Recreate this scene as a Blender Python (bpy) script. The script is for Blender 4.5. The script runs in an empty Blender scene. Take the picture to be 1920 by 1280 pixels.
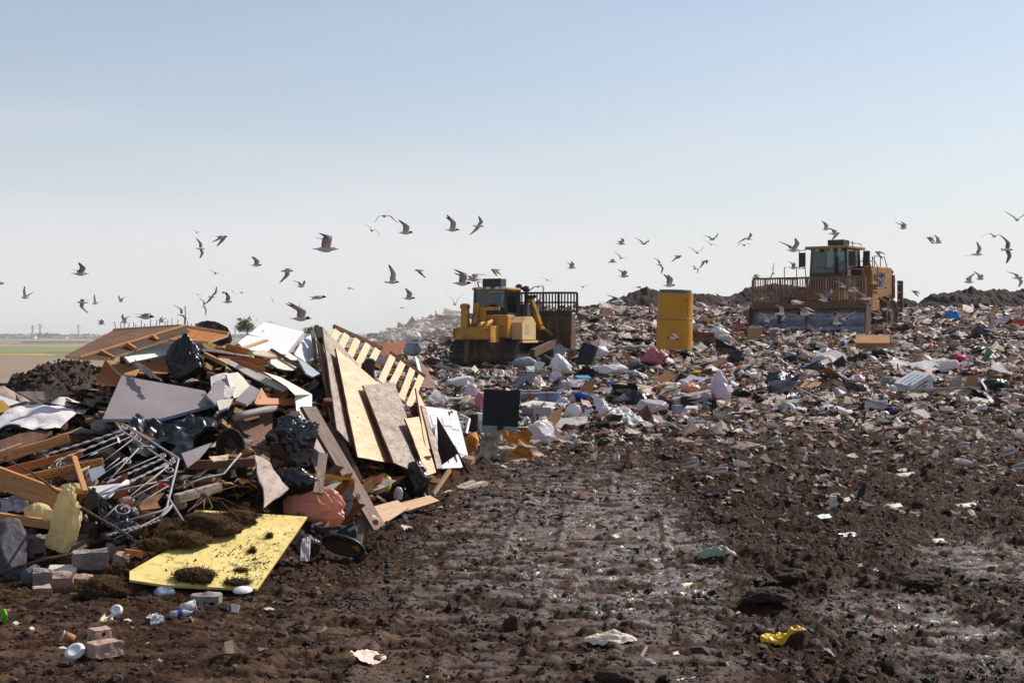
import bpy, bmesh, math, random
import numpy as np
from mathutils import Vector, Matrix

# ------------------------------------------------------------------ camera, sky, sun, exposure
SC = bpy.context.scene
COL = SC.collection
F, CX, HZ, CH = 2773.0, 960.0, 627.0, 2.3      # focal length / centre / horizon in photo pixels, eye height in metres
cam = bpy.data.cameras.new('camera')
cam.sensor_width = 36.0
cam.lens = 36.0 * F / 1920.0
cam.shift_y = -13.0 / 1920.0
cam.clip_start = 0.1
cam.clip_end = 20000.0
camo = bpy.data.objects.new('camera', cam)
camo.location = (0, 0, CH)
camo.rotation_euler = (math.radians(90), 0, 0)
COL.objects.link(camo)
SC.camera = camo

SUN_AZ, SUN_EL = math.radians(52), math.radians(42)      # azimuth measured from the view direction (+Y) towards +X
world = bpy.data.worlds.new('World')
SC.world = world
world.use_nodes = True
wn = world.node_tree
wn.nodes.clear()
wo = wn.nodes.new('ShaderNodeOutputWorld')
wb = wn.nodes.new('ShaderNodeBackground')
sk = wn.nodes.new('ShaderNodeTexSky')
sk.sky_type = 'NISHITA'
sk.sun_disc = False
sk.sun_elevation = SUN_EL
sk.sun_rotation = SUN_AZ
sk.altitude = 0
sk.air_density = 1.0
sk.dust_density = 1.0
sk.ozone_density = 2.0
wb.inputs['Strength'].default_value = 0.096
# thin high haze: the clear sky pales evenly all round towards the horizon, with faint drawn-out veils
wtc = wn.nodes.new('ShaderNodeTexCoord')
wsx = wn.nodes.new('ShaderNodeSeparateXYZ'); wn.links.new(wtc.outputs['Generated'], wsx.inputs[0])
wmp = wn.nodes.new('ShaderNodeMapping'); wmp.inputs['Scale'].default_value = (2.2, 2.2, 16.0); wmp.inputs['Rotation'].default_value = (0.10, -0.06, 0.0)
wn.links.new(wtc.outputs['Generated'], wmp.inputs[0])
wno = wn.nodes.new('ShaderNodeTexNoise'); wno.inputs['Scale'].default_value = 1.6; wno.inputs['Detail'].default_value = 5
wn.links.new(wmp.outputs[0], wno.inputs['Vector'])
wad = wn.nodes.new('ShaderNodeMath'); wad.operation = 'MULTIPLY_ADD'; wad.inputs[1].default_value = -0.10
wn.links.new(wno.outputs['Fac'], wad.inputs[0]); wn.links.new(wsx.outputs['Z'], wad.inputs[2])
wra = wn.nodes.new('ShaderNodeValToRGB')
for _p, _v in ((0.0, 0.90), (0.02, 0.76), (0.05, 0.55), (0.10, 0.36), (0.18, 0.22), (0.6, 0.12)):
    _e = wra.color_ramp.elements.new(_p); _e.color = (_v, _v, _v, 1)
wra.color_ramp.elements.remove(wra.color_ramp.elements[0]); wra.color_ramp.elements.remove(wra.color_ramp.elements[-1])
wn.links.new(wad.outputs[0], wra.inputs[0])
whz = wn.nodes.new('ShaderNodeMix'); whz.data_type = 'RGBA'
whz.inputs[7].default_value = (7.3, 7.3, 7.5, 1)
wn.links.new(wra.outputs[0], whz.inputs[0]); wn.links.new(sk.outputs[0], whz.inputs[6])
wn.links.new(whz.outputs[2], wb.inputs[0])
wn.links.new(wb.outputs[0], wo.inputs[0])

sl = bpy.data.lights.new('sun', 'SUN')
sl.energy = 4.8
sl.angle = math.radians(0.53)
sl.color = (1.0, 0.93, 0.84)
slo = bpy.data.objects.new('sun', sl)
sd = Vector((math.sin(SUN_AZ) * math.cos(SUN_EL), math.cos(SUN_AZ) * math.cos(SUN_EL), math.sin(SUN_EL)))
slo.rotation_euler = sd.to_track_quat('Z', 'Y').to_euler()
slo.location = (30, 30, 40)
COL.objects.link(slo)

SC.render.engine = 'CYCLES'
SC.view_settings.view_transform = 'Standard'
SC.view_settings.look = 'None'
SC.view_settings.exposure = 0.22
SC.view_settings.gamma = 1.0
SC.view_settings.use_curve_mapping = False
SC.cycles.use_denoising = True
SC.cycles.max_bounces = 6
SC.cycles.diffuse_bounces = 3
SC.cycles.glossy_bounces = 3
SC.cycles.transmission_bounces = 4
SC.cycles.transparent_max_bounces = 8
SC.cycles.volume_bounces = 0
SC.cycles.caustics_reflective = False
SC.cycles.caustics_refractive = False
SC.cycles.sample_clamp_indirect = 4.0
# ------------------------------------------------------------------ helpers
PI = math.pi
R = math.radians
RNG = random.Random(7)

def P(px, py, D):
    """a point that the photo shows at pixel (px, py), D metres ahead"""
    return Vector(((px - CX) / F * D, D, CH - (py - HZ) / F * D))

def _h(ix, iy, iz, s):
    v = np.sin(ix * 127.1 + iy * 311.7 + iz * 74.7 + s * 53.3) * 43758.5453
    return (v - np.floor(v)) * 2 - 1

def vn2(x, y, s=0.0):
    x = np.asarray(x, float); y = np.asarray(y, float)
    ix = np.floor(x); iy = np.floor(y); fx = x - ix; fy = y - iy
    fx = fx * fx * (3 - 2 * fx); fy = fy * fy * (3 - 2 * fy)
    a = _h(ix, iy, 0, s); b = _h(ix + 1, iy, 0, s); c = _h(ix, iy + 1, 0, s); d = _h(ix + 1, iy + 1, 0, s)
    return (a + (b - a) * fx) * (1 - fy) + (c + (d - c) * fx) * fy

def vn3(x, y, z, s=0.0):
    ix = np.floor(x); iy = np.floor(y); iz = np.floor(z); fx = x - ix; fy = y - iy; fz = z - iz
    fx = fx * fx * (3 - 2 * fx); fy = fy * fy * (3 - 2 * fy); fz = fz * fz * (3 - 2 * fz)
    def pl(k):
        a = _h(ix, iy, iz + k, s); b = _h(ix + 1, iy, iz + k, s); c = _h(ix, iy + 1, iz + k, s); d = _h(ix + 1, iy + 1, iz + k, s)
        return (a + (b - a) * fx) * (1 - fy) + (c + (d - c) * fx) * fy
    return pl(0) * (1 - fz) + pl(1) * fz

def fbm2(x, y, o=4, s=0.0):
    r = 0.0; a = 0.5
    for k in range(o):
        r = r + a * vn2(x * 2 ** k + 17.3 * k, y * 2 ** k - 9.1 * k, s + k); a *= 0.5
    return r

def fbm3(x, y, z, o=4, s=0.0):
    r = 0.0; a = 0.5
    for k in range(o):
        r = r + a * vn3(x * 2 ** k + 17.3 * k, y * 2 ** k, z * 2 ** k - 5.7 * k, s + k); a *= 0.5
    return r

def sstep(a, b, x):
    t = np.clip((np.asarray(x, float) - a) / (b - a), 0, 1)
    return t * t * (3 - 2 * t)

class MB:
    """collects shapes; build() links them as ONE mesh object"""
    def __init__(self):
        self.v = []; self.f = []; self.m = []; self.X = Matrix.Identity(4)
    def add(self, vs, fs, mi=0):
        o = len(self.v)
        self.v += [tuple(self.X @ Vector(p)) for p in vs]
        self.f += [tuple(i + o for i in f) for f in fs]
        self.m += [mi] * len(fs) if isinstance(mi, int) else list(mi)
        return self
    def box(self, lo, hi, mi=0, bev=0.0):
        x0, y0, z0 = lo; x1, y1, z1 = hi
        if bev <= 0:
            vs = [(x0,y0,z0),(x1,y0,z0),(x1,y1,z0),(x0,y1,z0),(x0,y0,z1),(x1,y0,z1),(x1,y1,z1),(x0,y1,z1)]
            return self.add(vs, [(0,3,2,1),(4,5,6,7),(0,1,5,4),(1,2,6,5),(2,3,7,6),(3,0,4,7)], mi)
        bm = bmesh.new(); bmesh.ops.create_cube(bm, size=1.0)
        for v in bm.verts:
            v.co = Vector(((x0+x1)/2 + v.co.x*(x1-x0), (y0+y1)/2 + v.co.y*(y1-y0), (z0+z1)/2 + v.co.z*(z1-z0)))
        bmesh.ops.bevel(bm, geom=list(bm.edges), offset=bev, segments=2, affect='EDGES', profile=0.5)
        return self.addbm(bm, mi)
    def addbm(self, bm, mi=0):
        bm.verts.index_update()
        vs = [v.co.copy() for v in bm.verts]; fs = [tuple(v.index for v in f.verts) for f in bm.faces]
        bm.free()
        return self.add(vs, fs, mi)
    def prism(self, pts, axis, a, b, mi=0):
        """polygon pts (2D) extruded along axis 'x','y' or 'z' from a to b"""
        def mk(p, t):
            return {'x': (t, p[0], p[1]), 'y': (p[0], t, p[1]), 'z': (p[0], p[1], t)}[axis]
        n = len(pts)
        vs = [mk(p, a) for p in pts] + [mk(p, b) for p in pts]
        fs = [tuple(range(n))[::-1], tuple(range(n, 2*n))] + [(i, (i+1) % n, n + (i+1) % n, n + i) for i in range(n)]
        return self.add(vs, fs, mi)
    def tube(self, pts, r, n=6, mi=0, flat=1.0, cap=True):
        pts = [Vector(p) for p in pts]; k = len(pts)
        rr = r if isinstance(r, (list, tuple)) else [r] * k
        vs = []; prev = None
        for i, p in enumerate(pts):
            t = (pts[min(i+1, k-1)] - pts[max(i-1, 0)])
            t = t.normalized() if t.length > 1e-9 else Vector((0,0,1))
            if prev is None:
                ref = Vector((0,0,1)) if abs(t.z) < 0.9 else Vector((1,0,0))
                a = t.cross(ref).normalized()
            else:
                a = (prev - t * prev.dot(t)).normalized()
            b = t.cross(a); prev = a
            for j in range(n):
                q = 2*PI*j/n
                vs.append(p + a*math.cos(q)*rr[i] + b*math.sin(q)*rr[i]*flat)
        fs = [(i*n+j, i*n+(j+1) % n, (i+1)*n+(j+1) % n, (i+1)*n+j) for i in range(k-1) for j in range(n)]
        if cap: fs += [tuple(range(n))[::-1], tuple((k-1)*n+j for j in range(n))]
        return self.add(vs, fs, mi)
    def cyl(self, p0, p1, r, n=12, mi=0, r1=None):
        return self.tube([p0, p1], [r, r if r1 is None else r1], n, mi)
    def lathe(self, prof, n=20, mi=0, axis='z', caps=True):
        """prof: list of (radius, height)"""
        vs = []
        for r, z in prof:
            for j in range(n):
                q = 2*PI*j/n; x, y = r*math.cos(q), r*math.sin(q)
                vs.append({'z': (x,y,z), 'x': (z,x,y), 'y': (x,z,y)}[axis])
        k = len(prof)
        fs = [(i*n+j, i*n+(j+1) % n, (i+1)*n+(j+1) % n, (i+1)*n+j) for i in range(k-1) for j in range(n)]
        if caps: fs += [tuple(range(n))[::-1], tuple((k-1)*n+j for j in range(n))]
        return self.add(vs, fs, mi)
    def bar(self, p0, p1, w, h, mi=0, up=(0,0,1)):
        """rectangular beam from p0 to p1, w across, h along up"""
        p0 = Vector(p0); p1 = Vector(p1); t = (p1-p0).normalized(); u = Vector(up)
        a = t.cross(u)
        if a.length < 1e-4: a = t.cross(Vector((1,0,0)))
        a.normalize(); b = a.cross(t).normalized()
        vs = [p + a*sx*w/2 + b*sz*h/2 for p in (p0,p1) for sx, sz in ((-1,-1),(1,-1),(1,1),(-1,1))]
        return self.add(vs, [(0,1,2,3),(7,6,5,4),(0,4,5,1),(1,5,6,2),(2,6,7,3),(3,7,4,0)], mi)
    def build(self, name, mats, parent=None, smooth=False, base=None):
        co = np.array([tuple(p) for p in self.v], float)
        if parent is not None:
            org = parent['_o']
            org = Vector(org)
            me_org = Vector((0,0,0)); loc = (0,0,0)
            shift = org if parent.get('_w', 0) else Vector((0,0,0))
            co = co - np.array(tuple(shift))
        else:
            b = base if base is not None else ((co[:,0].min()+co[:,0].max())/2, (co[:,1].min()+co[:,1].max())/2, co[:,2].min())
            co = co - np.array(tuple(b)); loc = tuple(b)
        me = bpy.data.meshes.new(name)
        me.from_pydata(co.tolist(), [], self.f)
        if not isinstance(mats, (list, tuple)): mats = [mats]
        for m in mats: me.materials.append(m)
        me.polygons.foreach_set('material_index', self.m)
        if smooth: me.polygons.foreach_set('use_smooth', [True]*len(self.f))
        bm = bmesh.new(); bm.from_mesh(me); bmesh.ops.recalc_face_normals(bm, faces=bm.faces); bm.to_mesh(me); bm.free()
        o = bpy.data.objects.new(name, me)
        COL.objects.link(o)
        o.location = loc
        if parent is not None:
            o.parent = parent
            if parent.get('_rot'): o.matrix_parent_inverse = parent.rotation_euler.to_matrix().inverted().to_4x4()
            if parent.get('_w', 0): o['_w'] = 1
        else:
            o['_w'] = 1
        o['_o'] = tuple(loc) if parent is None else tuple(parent['_o'])
        return o

def align(o, ex, ez):
    """turn an object's own axes along its grain (ex) and face (ez) without moving it"""
    ex = Vector(ex).normalized(); ez = Vector(ez); ez = (ez - ex*ez.dot(ex)).normalized(); ey = ez.cross(ex)
    Rm = Matrix((ex, ey, ez)).transposed()
    o.data.transform(Rm.inverted().to_4x4()); o.rotation_euler = Rm.to_euler(); o['_rot'] = 1
    return o

def tag(o, label, cat, group=None, kind=None):
    o['label'] = label; o['category'] = cat
    if group: o['group'] = group
    if kind: o['kind'] = kind
    return o

def thing(name, label, cat, loc=(0,0,0), rz=0.0, group=None, world=True, scale=1.0, rot=None):
    """an Empty at a thing's base; world=True: parts are given in world coordinates"""
    o = bpy.data.objects.new(name, None); COL.objects.link(o)
    o.empty_display_size = 0.1
    o.location = loc
    if rot is not None: o.rotation_euler = rot
    else: o.rotation_euler = (0, 0, rz)
    o.scale = (scale,)*3
    o['_w'] = 1 if world else 0
    o['_o'] = tuple(loc)
    return tag(o, label, cat, group)

def sub(o_part):
    """lets a part take sub-parts"""
    return o_part

def kind(o, k):
    o['kind'] = k
    return o

# ------------------------------------------------------------------ materials
def lin(c):
    return tuple(((x/255.0+0.055)/1.055)**2.4 if x/255.0 > 0.04045 else x/255.0/12.92 for x in c)

MATS = {}
def M(name, c1, c2=None, rough=0.75, scale=3.0, detail=6.0, bump=0.0, bscale=20.0, metallic=0.0, dirt=0.0, dscale=2.0,
      dirtc=(0.045, 0.03, 0.022), stretch=(1,1,1), spec=0.4, coat=0.0, trans=0.0, sss=0.0, rvar=0.0, alpha=1.0, wrinkle=0.0):
    m = bpy.data.materials.new(name); m.use_nodes = True
    nt = m.node_tree; nt.nodes.clear(); L = nt.links
    def N(t): return nt.nodes.new(t)
    out = N('ShaderNodeOutputMaterial'); b = N('ShaderNodeBsdfPrincipled')
    L.new(b.outputs[0], out.inputs[0])
    tc = N('ShaderNodeTexCoord'); oi = N('ShaderNodeObjectInfo')
    mul = N('ShaderNodeVectorMath'); mul.operation = 'SCALE'; mul.inputs[0].default_value = (31.7, 17.3, 23.9)
    L.new(oi.outputs['Random'], mul.inputs['Scale'])
    mp = N('ShaderNodeMapping'); mp.inputs['Scale'].default_value = stretch
    L.new(tc.outputs['Object'], mp.inputs['Vector']); L.new(mul.outputs[0], mp.inputs['Location'])
    n1 = N('ShaderNodeTexNoise'); n1.inputs['Scale'].default_value = scale; n1.inputs['Detail'].default_value = detail
    n1.inputs['Roughness'].default_value = 0.65
    L.new(mp.outputs[0], n1.inputs['Vector'])
    c1 = tuple(c1)[:3]; c2 = tuple(c2)[:3] if c2 else tuple(min(1, x*0.75) for x in c1)
    cr = N('ShaderNodeValToRGB')
    cr.color_ramp.elements[0].position = 0.32; cr.color_ramp.elements[0].color = c2 + (1,)
    cr.color_ramp.elements[1].position = 0.68; cr.color_ramp.elements[1].color = c1 + (1,)
    L.new(n1.outputs['Fac'], cr.inputs[0])
    col = cr.outputs[0]
    if dirt > 0:
        n2 = N('ShaderNodeTexNoise'); n2.inputs['Scale'].default_value = dscale; n2.inputs['Detail'].default_value = 9
        n2.inputs['Roughness'].default_value = 0.7
        mp2 = N('ShaderNodeMapping'); L.new(tc.outputs['Object'], mp2.inputs['Vector']); L.new(mul.outputs[0], mp2.inputs['Location'])
        L.new(mp2.outputs[0], n2.inputs['Vector'])
        r2 = N('ShaderNodeValToRGB')
        lo = 0.5 + (0.5 - dirt) * 0.3
        r2.color_ramp.elements[0].position = lo; r2.color_ramp.elements[0].color = (0,0,0,1)
        r2.color_ramp.elements[1].position = lo + 0.12; r2.color_ramp.elements[1].color = (0.9,0.9,0.9,1)
        L.new(n2.outputs['Fac'], r2.inputs[0])
        mx = N('ShaderNodeMix'); mx.data_type = 'RGBA'
        L.new(r2.outputs[0], mx.inputs[0]); L.new(col, mx.inputs[6]); mx.inputs[7].default_value = dirtc + (1,)
        col = mx.outputs[2]
    L.new(col, b.inputs['Base Color'])
    b.inputs['Roughness'].default_value = rough
    if rvar > 0:
        mr = N('ShaderNodeMapRange'); mr.inputs[3].default_value = rough - rvar; mr.inputs[4].default_value = rough + rvar
        L.new(n1.outputs['Fac'], mr.inputs[0]); L.new(mr.outputs[0], b.inputs['Roughness'])
    b.inputs['Metallic'].default_value = metallic
    b.inputs['Specular IOR Level'].default_value = spec
    if coat: b.inputs['Coat Weight'].default_value = coat; b.inputs['Coat Roughness'].default_value = 0.15
    if trans: b.inputs['Transmission Weight'].default_value = trans
    if alpha < 1: b.inputs['Alpha'].default_value = alpha
    if bump > 0:
        n3 = N('ShaderNodeTexNoise'); n3.inputs['Scale'].default_value = bscale; n3.inputs['Detail'].default_value = 5
        L.new(mp.outputs[0], n3.inputs['Vector'])
        bp = N('ShaderNodeBump'); bp.inputs['Strength'].default_value = min(1.0, bump); bp.inputs['Distance'].default_value = 0.02 * max(1, bump)
        L.new(n3.outputs['Fac'], bp.inputs['Height']); L.new(bp.outputs[0], b.inputs['Normal'])
    if wrinkle > 0:
        # creases of crumpled film
        n4 = N('ShaderNodeTexNoise'); n4.noise_type = 'RIDGED_MULTIFRACTAL'; n4.inputs['Scale'].default_value = bscale * 0.55; n4.inputs['Detail'].default_value = 4
        n4.inputs['Distortion'].default_value = 0.6
        L.new(mp.outputs[0], n4.inputs['Vector'])
        bp = N('ShaderNodeBump'); bp.inputs['Strength'].default_value = 1.0; bp.inputs['Distance'].default_value = wrinkle
        L.new(n4.outputs['Fac'], bp.inputs['Height']); L.new(bp.outputs[0], b.inputs['Normal'])
    if sss > 0:
        # thin sheet lit through from behind
        tr = N('ShaderNodeBsdfTranslucent'); L.new(col, tr.inputs[0])
        ms = N('ShaderNodeMixShader'); ms.inputs[0].default_value = sss
        L.new(b.outputs[0], ms.inputs[1]); L.new(tr.outputs[0], ms.inputs[2]); L.new(ms.outputs[0], out.inputs[0])
    MATS[name] = m
    return m

M('ply', lin((228,200,168)), lin((200,164,130)), 0.7, 2.2, stretch=(1,7,7), bump=0.25, bscale=14, dirt=0.22, dscale=9, dirtc=(0.20,0.13,0.09))
M('ply_grey', lin((184,168,154)), lin((136,120,108)), 0.8, 2.4, stretch=(1,6,6), bump=0.4, bscale=18, dirt=0.40, dscale=8, dirtc=(0.09,0.07,0.06))
M('ply_edge', lin((120,78,52)), lin((88,54,36)), 0.85, 9, bump=0.4)
M('old_wood', lin((150,128,116)), lin((70,56,50)), 0.85, 2.2, stretch=(1,16,16), bump=0.9, bscale=5)
M('pine', lin((206,150,92)), lin((176,120,70)), 0.65, 2.2, stretch=(1,11,11), bump=0.2, bscale=22, dirt=0.08, dscale=4)
M('pine_pale', lin((222,190,150)), lin((196,158,116)), 0.65, 2.0, stretch=(1,11,11), bump=0.2, bscale=22, dirt=0.1, dscale=4)
M('pine_orange', lin((182,112,54)), lin((150,86,38)), 0.6, 2.0, stretch=(1,11,11), bump=0.2, bscale=22, dirt=0.12, dscale=4)  # deeper orange than pine: the tone of studs lying in shadow, painted in
M('board_brown', lin((126,88,62)), lin((92,62,44)), 0.75, 2.0, stretch=(1,6,6), bump=0.3, bscale=25, dirt=0.2, dscale=3)
M('board_umber', lin((88,64,48)), lin((54,40,32)), 0.8, 2.2, stretch=(1,6,6), bump=0.3, bscale=20, dirt=0.2, dscale=3)
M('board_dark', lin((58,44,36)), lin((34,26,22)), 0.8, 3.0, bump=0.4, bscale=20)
M('drywall', lin((226,220,206)), lin((198,190,174)), 0.85, 2.5, bump=0.35, bscale=30, dirt=0.2, dscale=5, dirtc=(0.2,0.16,0.12))
M('drywall_core', lin((206,202,198)), lin((160,154,150)), 0.95, 14, bump=1.2, bscale=40, dirt=0.15)
M('panel_grey', lin((150,140,140)), lin((130,120,122)), 0.6, 1.5, bump=0.15, bscale=40, dirt=0.1, dscale=7, dirtc=(0.12,0.1,0.09))
M('panel_blue', lin((148,176,200)), lin((128,152,176)), 0.6, 3)
M('white_paint', lin((226,224,226)), lin((206,204,208)), 0.45, 2.0, bump=0.1, bscale=20, dirt=0.1, dscale=5, dirtc=(0.25,0.2,0.17))
M('white_green', lin((222,230,220)), lin((206,216,204)), 0.5, 2.0, dirt=0.06, dscale=6)
M('iron_white', lin((168,162,164)), lin((136,130,132)), 0.65, 12, bump=0.2, bscale=60, dirt=0.12, dscale=12, dirtc=(0.16,0.08,0.05))
M('black_bag', (0.006,0.006,0.008), (0.012,0.012,0.015), 0.30, 5, wrinkle=0.022, bscale=9, spec=0.45, rvar=0.08, dirt=0.12, dscale=3, dirtc=(0.06,0.045,0.038))
M('black_gloss', (0.006,0.006,0.008), (0.012,0.012,0.015), 0.16, 5, wrinkle=0.016, bscale=7, spec=0.75, rvar=0.05)
M('black_sheet', (0.006,0.006,0.008), (0.014,0.013,0.014), 0.28, 4, wrinkle=0.022, bscale=12, spec=0.55, dirt=0.12, dscale=4, dirtc=(0.07,0.05,0.04), rvar=0.1)
M('white_bag', lin((232,230,230)), lin((214,210,212)), 0.45, 4, wrinkle=0.022, bscale=14, sss=0.3, dirt=0.1, dscale=4, dirtc=(0.3,0.24,0.2))
M('clear_bag', lin((216,206,214)), lin((190,178,190)), 0.3, 4, wrinkle=0.022, bscale=12, sss=0.4, dirt=0.15, dscale=5, dirtc=(0.25,0.2,0.18))
M('pink_bag', lin((214,160,172)), lin((190,120,130)), 0.4, 3, wrinkle=0.022, bscale=12, sss=0.35)
M('orange_bag', lin((246,176,142)), lin((224,164,142)), 0.32, 2.5, wrinkle=0.022, bscale=12, sss=0.45, dirt=0.4, dscale=2.5, dirtc=(0.42,0.30,0.26))
M('yellow_plastic', lin((240,200,20)), lin((214,160,20)), 0.35, 3, wrinkle=0.022, bscale=15, sss=0.2, dirt=0.12, dscale=9)
M('blue_bag', lin((70,150,226)), lin((50,110,190)), 0.35, 4, wrinkle=0.022, bscale=14, sss=0.25)
M('cyan_plastic', lin((40,170,220)), lin((30,140,190)), 0.4, 4)
M('blue_plastic', lin((24,70,170)), lin((18,46,120)), 0.4, 4, dirt=0.1)
M('red_plastic', lin((226,30,34)), lin((170,24,26)), 0.4, 4, dirt=0.1)
M('maroon', lin((110,40,50)), lin((80,28,36)), 0.7, 4)
M('magenta', lin((216,40,96)), lin((180,30,80)), 0.4, 4, sss=0.2)
M('green_plastic', lin((30,140,80)), lin((20,100,60)), 0.4, 4, sss=0.15)
M('yellow_board', lin((226,206,132)), lin((208,182,104)), 0.75, 2.6, detail=9, bump=0.25, bscale=14, dirt=0.36, dscale=7, dirtc=(0.26,0.19,0.09))
M('yellow_edge', lin((216,186,110)), lin((190,160,96)), 0.9, 12, bump=0.4)
M('insulation', lin((240,226,180)), lin((226,206,150)), 1.0, 9, bump=1.4, bscale=16, spec=0.1, sss=0.42, dirt=0.08, dscale=6)
M('cardboard', lin((176,130,88)), lin((150,106,70)), 0.9, 2, bump=0.2, bscale=30, dirt=0.15, dscale=4)
M('cardboard_white', lin((208,206,212)), lin((186,184,192)), 0.8, 2, dirt=0.2, dscale=5, dirtc=(0.2,0.16,0.14))
M('orange_card', lin((214,140,56)), lin((188,112,40)), 0.8, 2, bump=0.3, bscale=14, dirt=0.1, dscale=5)
M('concrete', lin((150,142,138)), lin((116,108,106)), 0.95, 6, bump=0.9, bscale=26, dirt=0.15, dscale=5)
M('stone_dark', lin((104,100,106)), lin((72,68,74)), 0.9, 5, bump=0.9, bscale=14, dirt=0.25, dscale=4)
M('brick', lin((176,116,88)), lin((140,86,64)), 0.95, 6, bump=0.8, bscale=28, dirt=0.2, dscale=7)
M('brick_pale', lin((182,152,136)), lin((150,122,108)), 0.95, 6, bump=0.8, bscale=28, dirt=0.2, dscale=7)
M('hole_dark', (0.02,0.014,0.011), None, 1.0, 5)
M('rubber', (0.018,0.017,0.016), (0.03,0.028,0.026), 0.7, 8, bump=0.4)
M('black_plastic', (0.012,0.012,0.013), (0.022,0.022,0.024), 0.4, 6, dirt=0.12, dscale=8)
M('screen_black', (0.008,0.009,0.014), (0.012,0.013,0.02), 0.55, 2, dirt=0.06, dscale=9, spec=0.2)
M('steel', lin((150,146,144)), lin((116,110,106)), 0.4, 8, metallic=0.7, bump=0.2)
M('brass', lin((196,150,60)), None, 0.3, 5, metallic=1.0)
M('rust', lin((132,76,44)), lin((92,50,30)), 0.9, 6, bump=0.6)
M('bark', lin((116,84,66)), lin((78,54,42)), 0.95, 14, bump=0.8, bscale=40)
M('moss', lin((82,62,38)), lin((44,34,22)), 1.0, 18, bump=1.2, bscale=40, spec=0.1)
M('fibre', lin((122,92,60)), lin((70,54,34)), 1.0, 6, spec=0.1)
M('cloth_white', lin((222,216,214)), lin((196,188,188)), 0.95, 4, bump=0.5, bscale=30, dirt=0.15, dscale=3, dirtc=(0.2,0.16,0.14))
M('cloth_tan', lin((190,172,152)), lin((160,142,124)), 0.95, 4, bump=0.5, bscale=30, dirt=0.2, dscale=3)
M('cloth_lilac', lin((150,136,150)), lin((126,112,126)), 0.95, 20, bump=0.4, bscale=60)
M('cloth_navy', lin((34,42,62)), lin((24,30,46)), 0.9, 6, bump=0.3, bscale=50)
M('cloth_dark', lin((52,48,52)), lin((36,32,36)), 0.95, 6, bump=0.4, bscale=40)
M('panel_slate', lin((150,158,168)), lin((128,136,148)), 0.6, 3, dirt=0.1)
M('litter_cream', lin((224,208,190)), lin((196,178,160)), 0.8, 5, dirt=0.12, dscale=6)
M('teal', lin((60,150,180)), lin((40,120,150)), 0.5, 4)
M('purple', lin((130,80,120)), lin((100,60,96)), 0.6, 4)
M('foil_gold', lin((200,160,70)), lin((170,120,50)), 0.5, 5, bump=0.5)
M('leaf_green', lin((120,190,40)), lin((80,150,30)), 0.6, 4, sss=0.2)
M('paper', lin((226,218,210)), lin((200,190,182)), 0.85, 5, dirt=0.34, dscale=6, dirtc=(0.25,0.2,0.17))
M('paper_print', lin((210,140,110)), lin((226,216,206)), 0.7, 22, dirt=0.1, dscale=9)
M('plastic_clear', lin((206,210,214)), lin((186,190,196)), 0.15, 6, spec=0.6, sss=0.4)
M('can_print', lin((200,204,216)), lin((90,100,150)), 0.3, 16, metallic=0.4)
# machines
M('dozer_yellow', lin((206,148,44)), lin((178,122,34)), 0.55, 2.5, bump=0.1, bscale=30, dirt=0.58, dscale=1.6, dirtc=(0.2,0.13,0.075))
M('dozer_lit_dusty', lin((214,182,130)), lin((196,160,104)), 0.65, 2.5, bump=0.1, bscale=30, dirt=0.25, dscale=1.6, dirtc=(0.24,0.17,0.11))  # paler yellow of the sunlit side put into the colour, plus dust patches
M('comp_yellow', lin((176,128,70)), lin((146,102,54)), 0.6, 2.5, bump=0.1, bscale=30, dirt=0.25, dscale=1.4, dirtc=(0.15,0.1,0.065))
M('comp_rust', lin((118,86,64)), lin((90,62,46)), 0.75, 3, bump=0.3, dirt=0.25, dscale=1.6, dirtc=(0.1,0.07,0.05))
M('steel_worn', lin((150,152,160)), lin((112,112,120)), 0.38, 2.0, metallic=0.75, bump=0.15, bscale=20, dirt=0.22, dscale=1.0, dirtc=(0.12,0.08,0.055))
M('steel_brown', lin((112,86,66)), lin((78,58,46)), 0.65, 3, metallic=0.2, bump=0.3, dirt=0.3, dscale=1.3, dirtc=(0.09,0.065,0.05))
M('track_steel', lin((70,56,50)), lin((44,35,31)), 0.55, 4, metallic=0.3, bump=0.4, dirt=0.25, dscale=2.0, dirtc=(0.08,0.055,0.04))
M('machine_black', (0.022,0.021,0.021), (0.035,0.033,0.032), 0.6, 5, dirt=0.2, dscale=3, dirtc=(0.09,0.065,0.05))
M('decal_dark', (0.03,0.03,0.03), None, 0.5, 4)
M('decal_pale', lin((170,170,160)), None, 0.5, 4)
M('rail_brown', lin((132,94,64)), lin((106,72,48)), 0.6, 5)
M('drum_yellow', lin((210,148,26)), lin((186,126,18)), 0.5, 1.6, bump=0.12, bscale=9, dirt=0.24, dscale=3, dirtc=(0.30,0.17,0.05))
M('drum_lid', lin((96,104,96)), lin((74,82,76)), 0.55, 4, dirt=0.2, dscale=4)
M('skin', lin((190,140,112)), None, 0.6, 5)
M('silhouette_dark', lin((44,46,54)), None, 0.9, 6)

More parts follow.
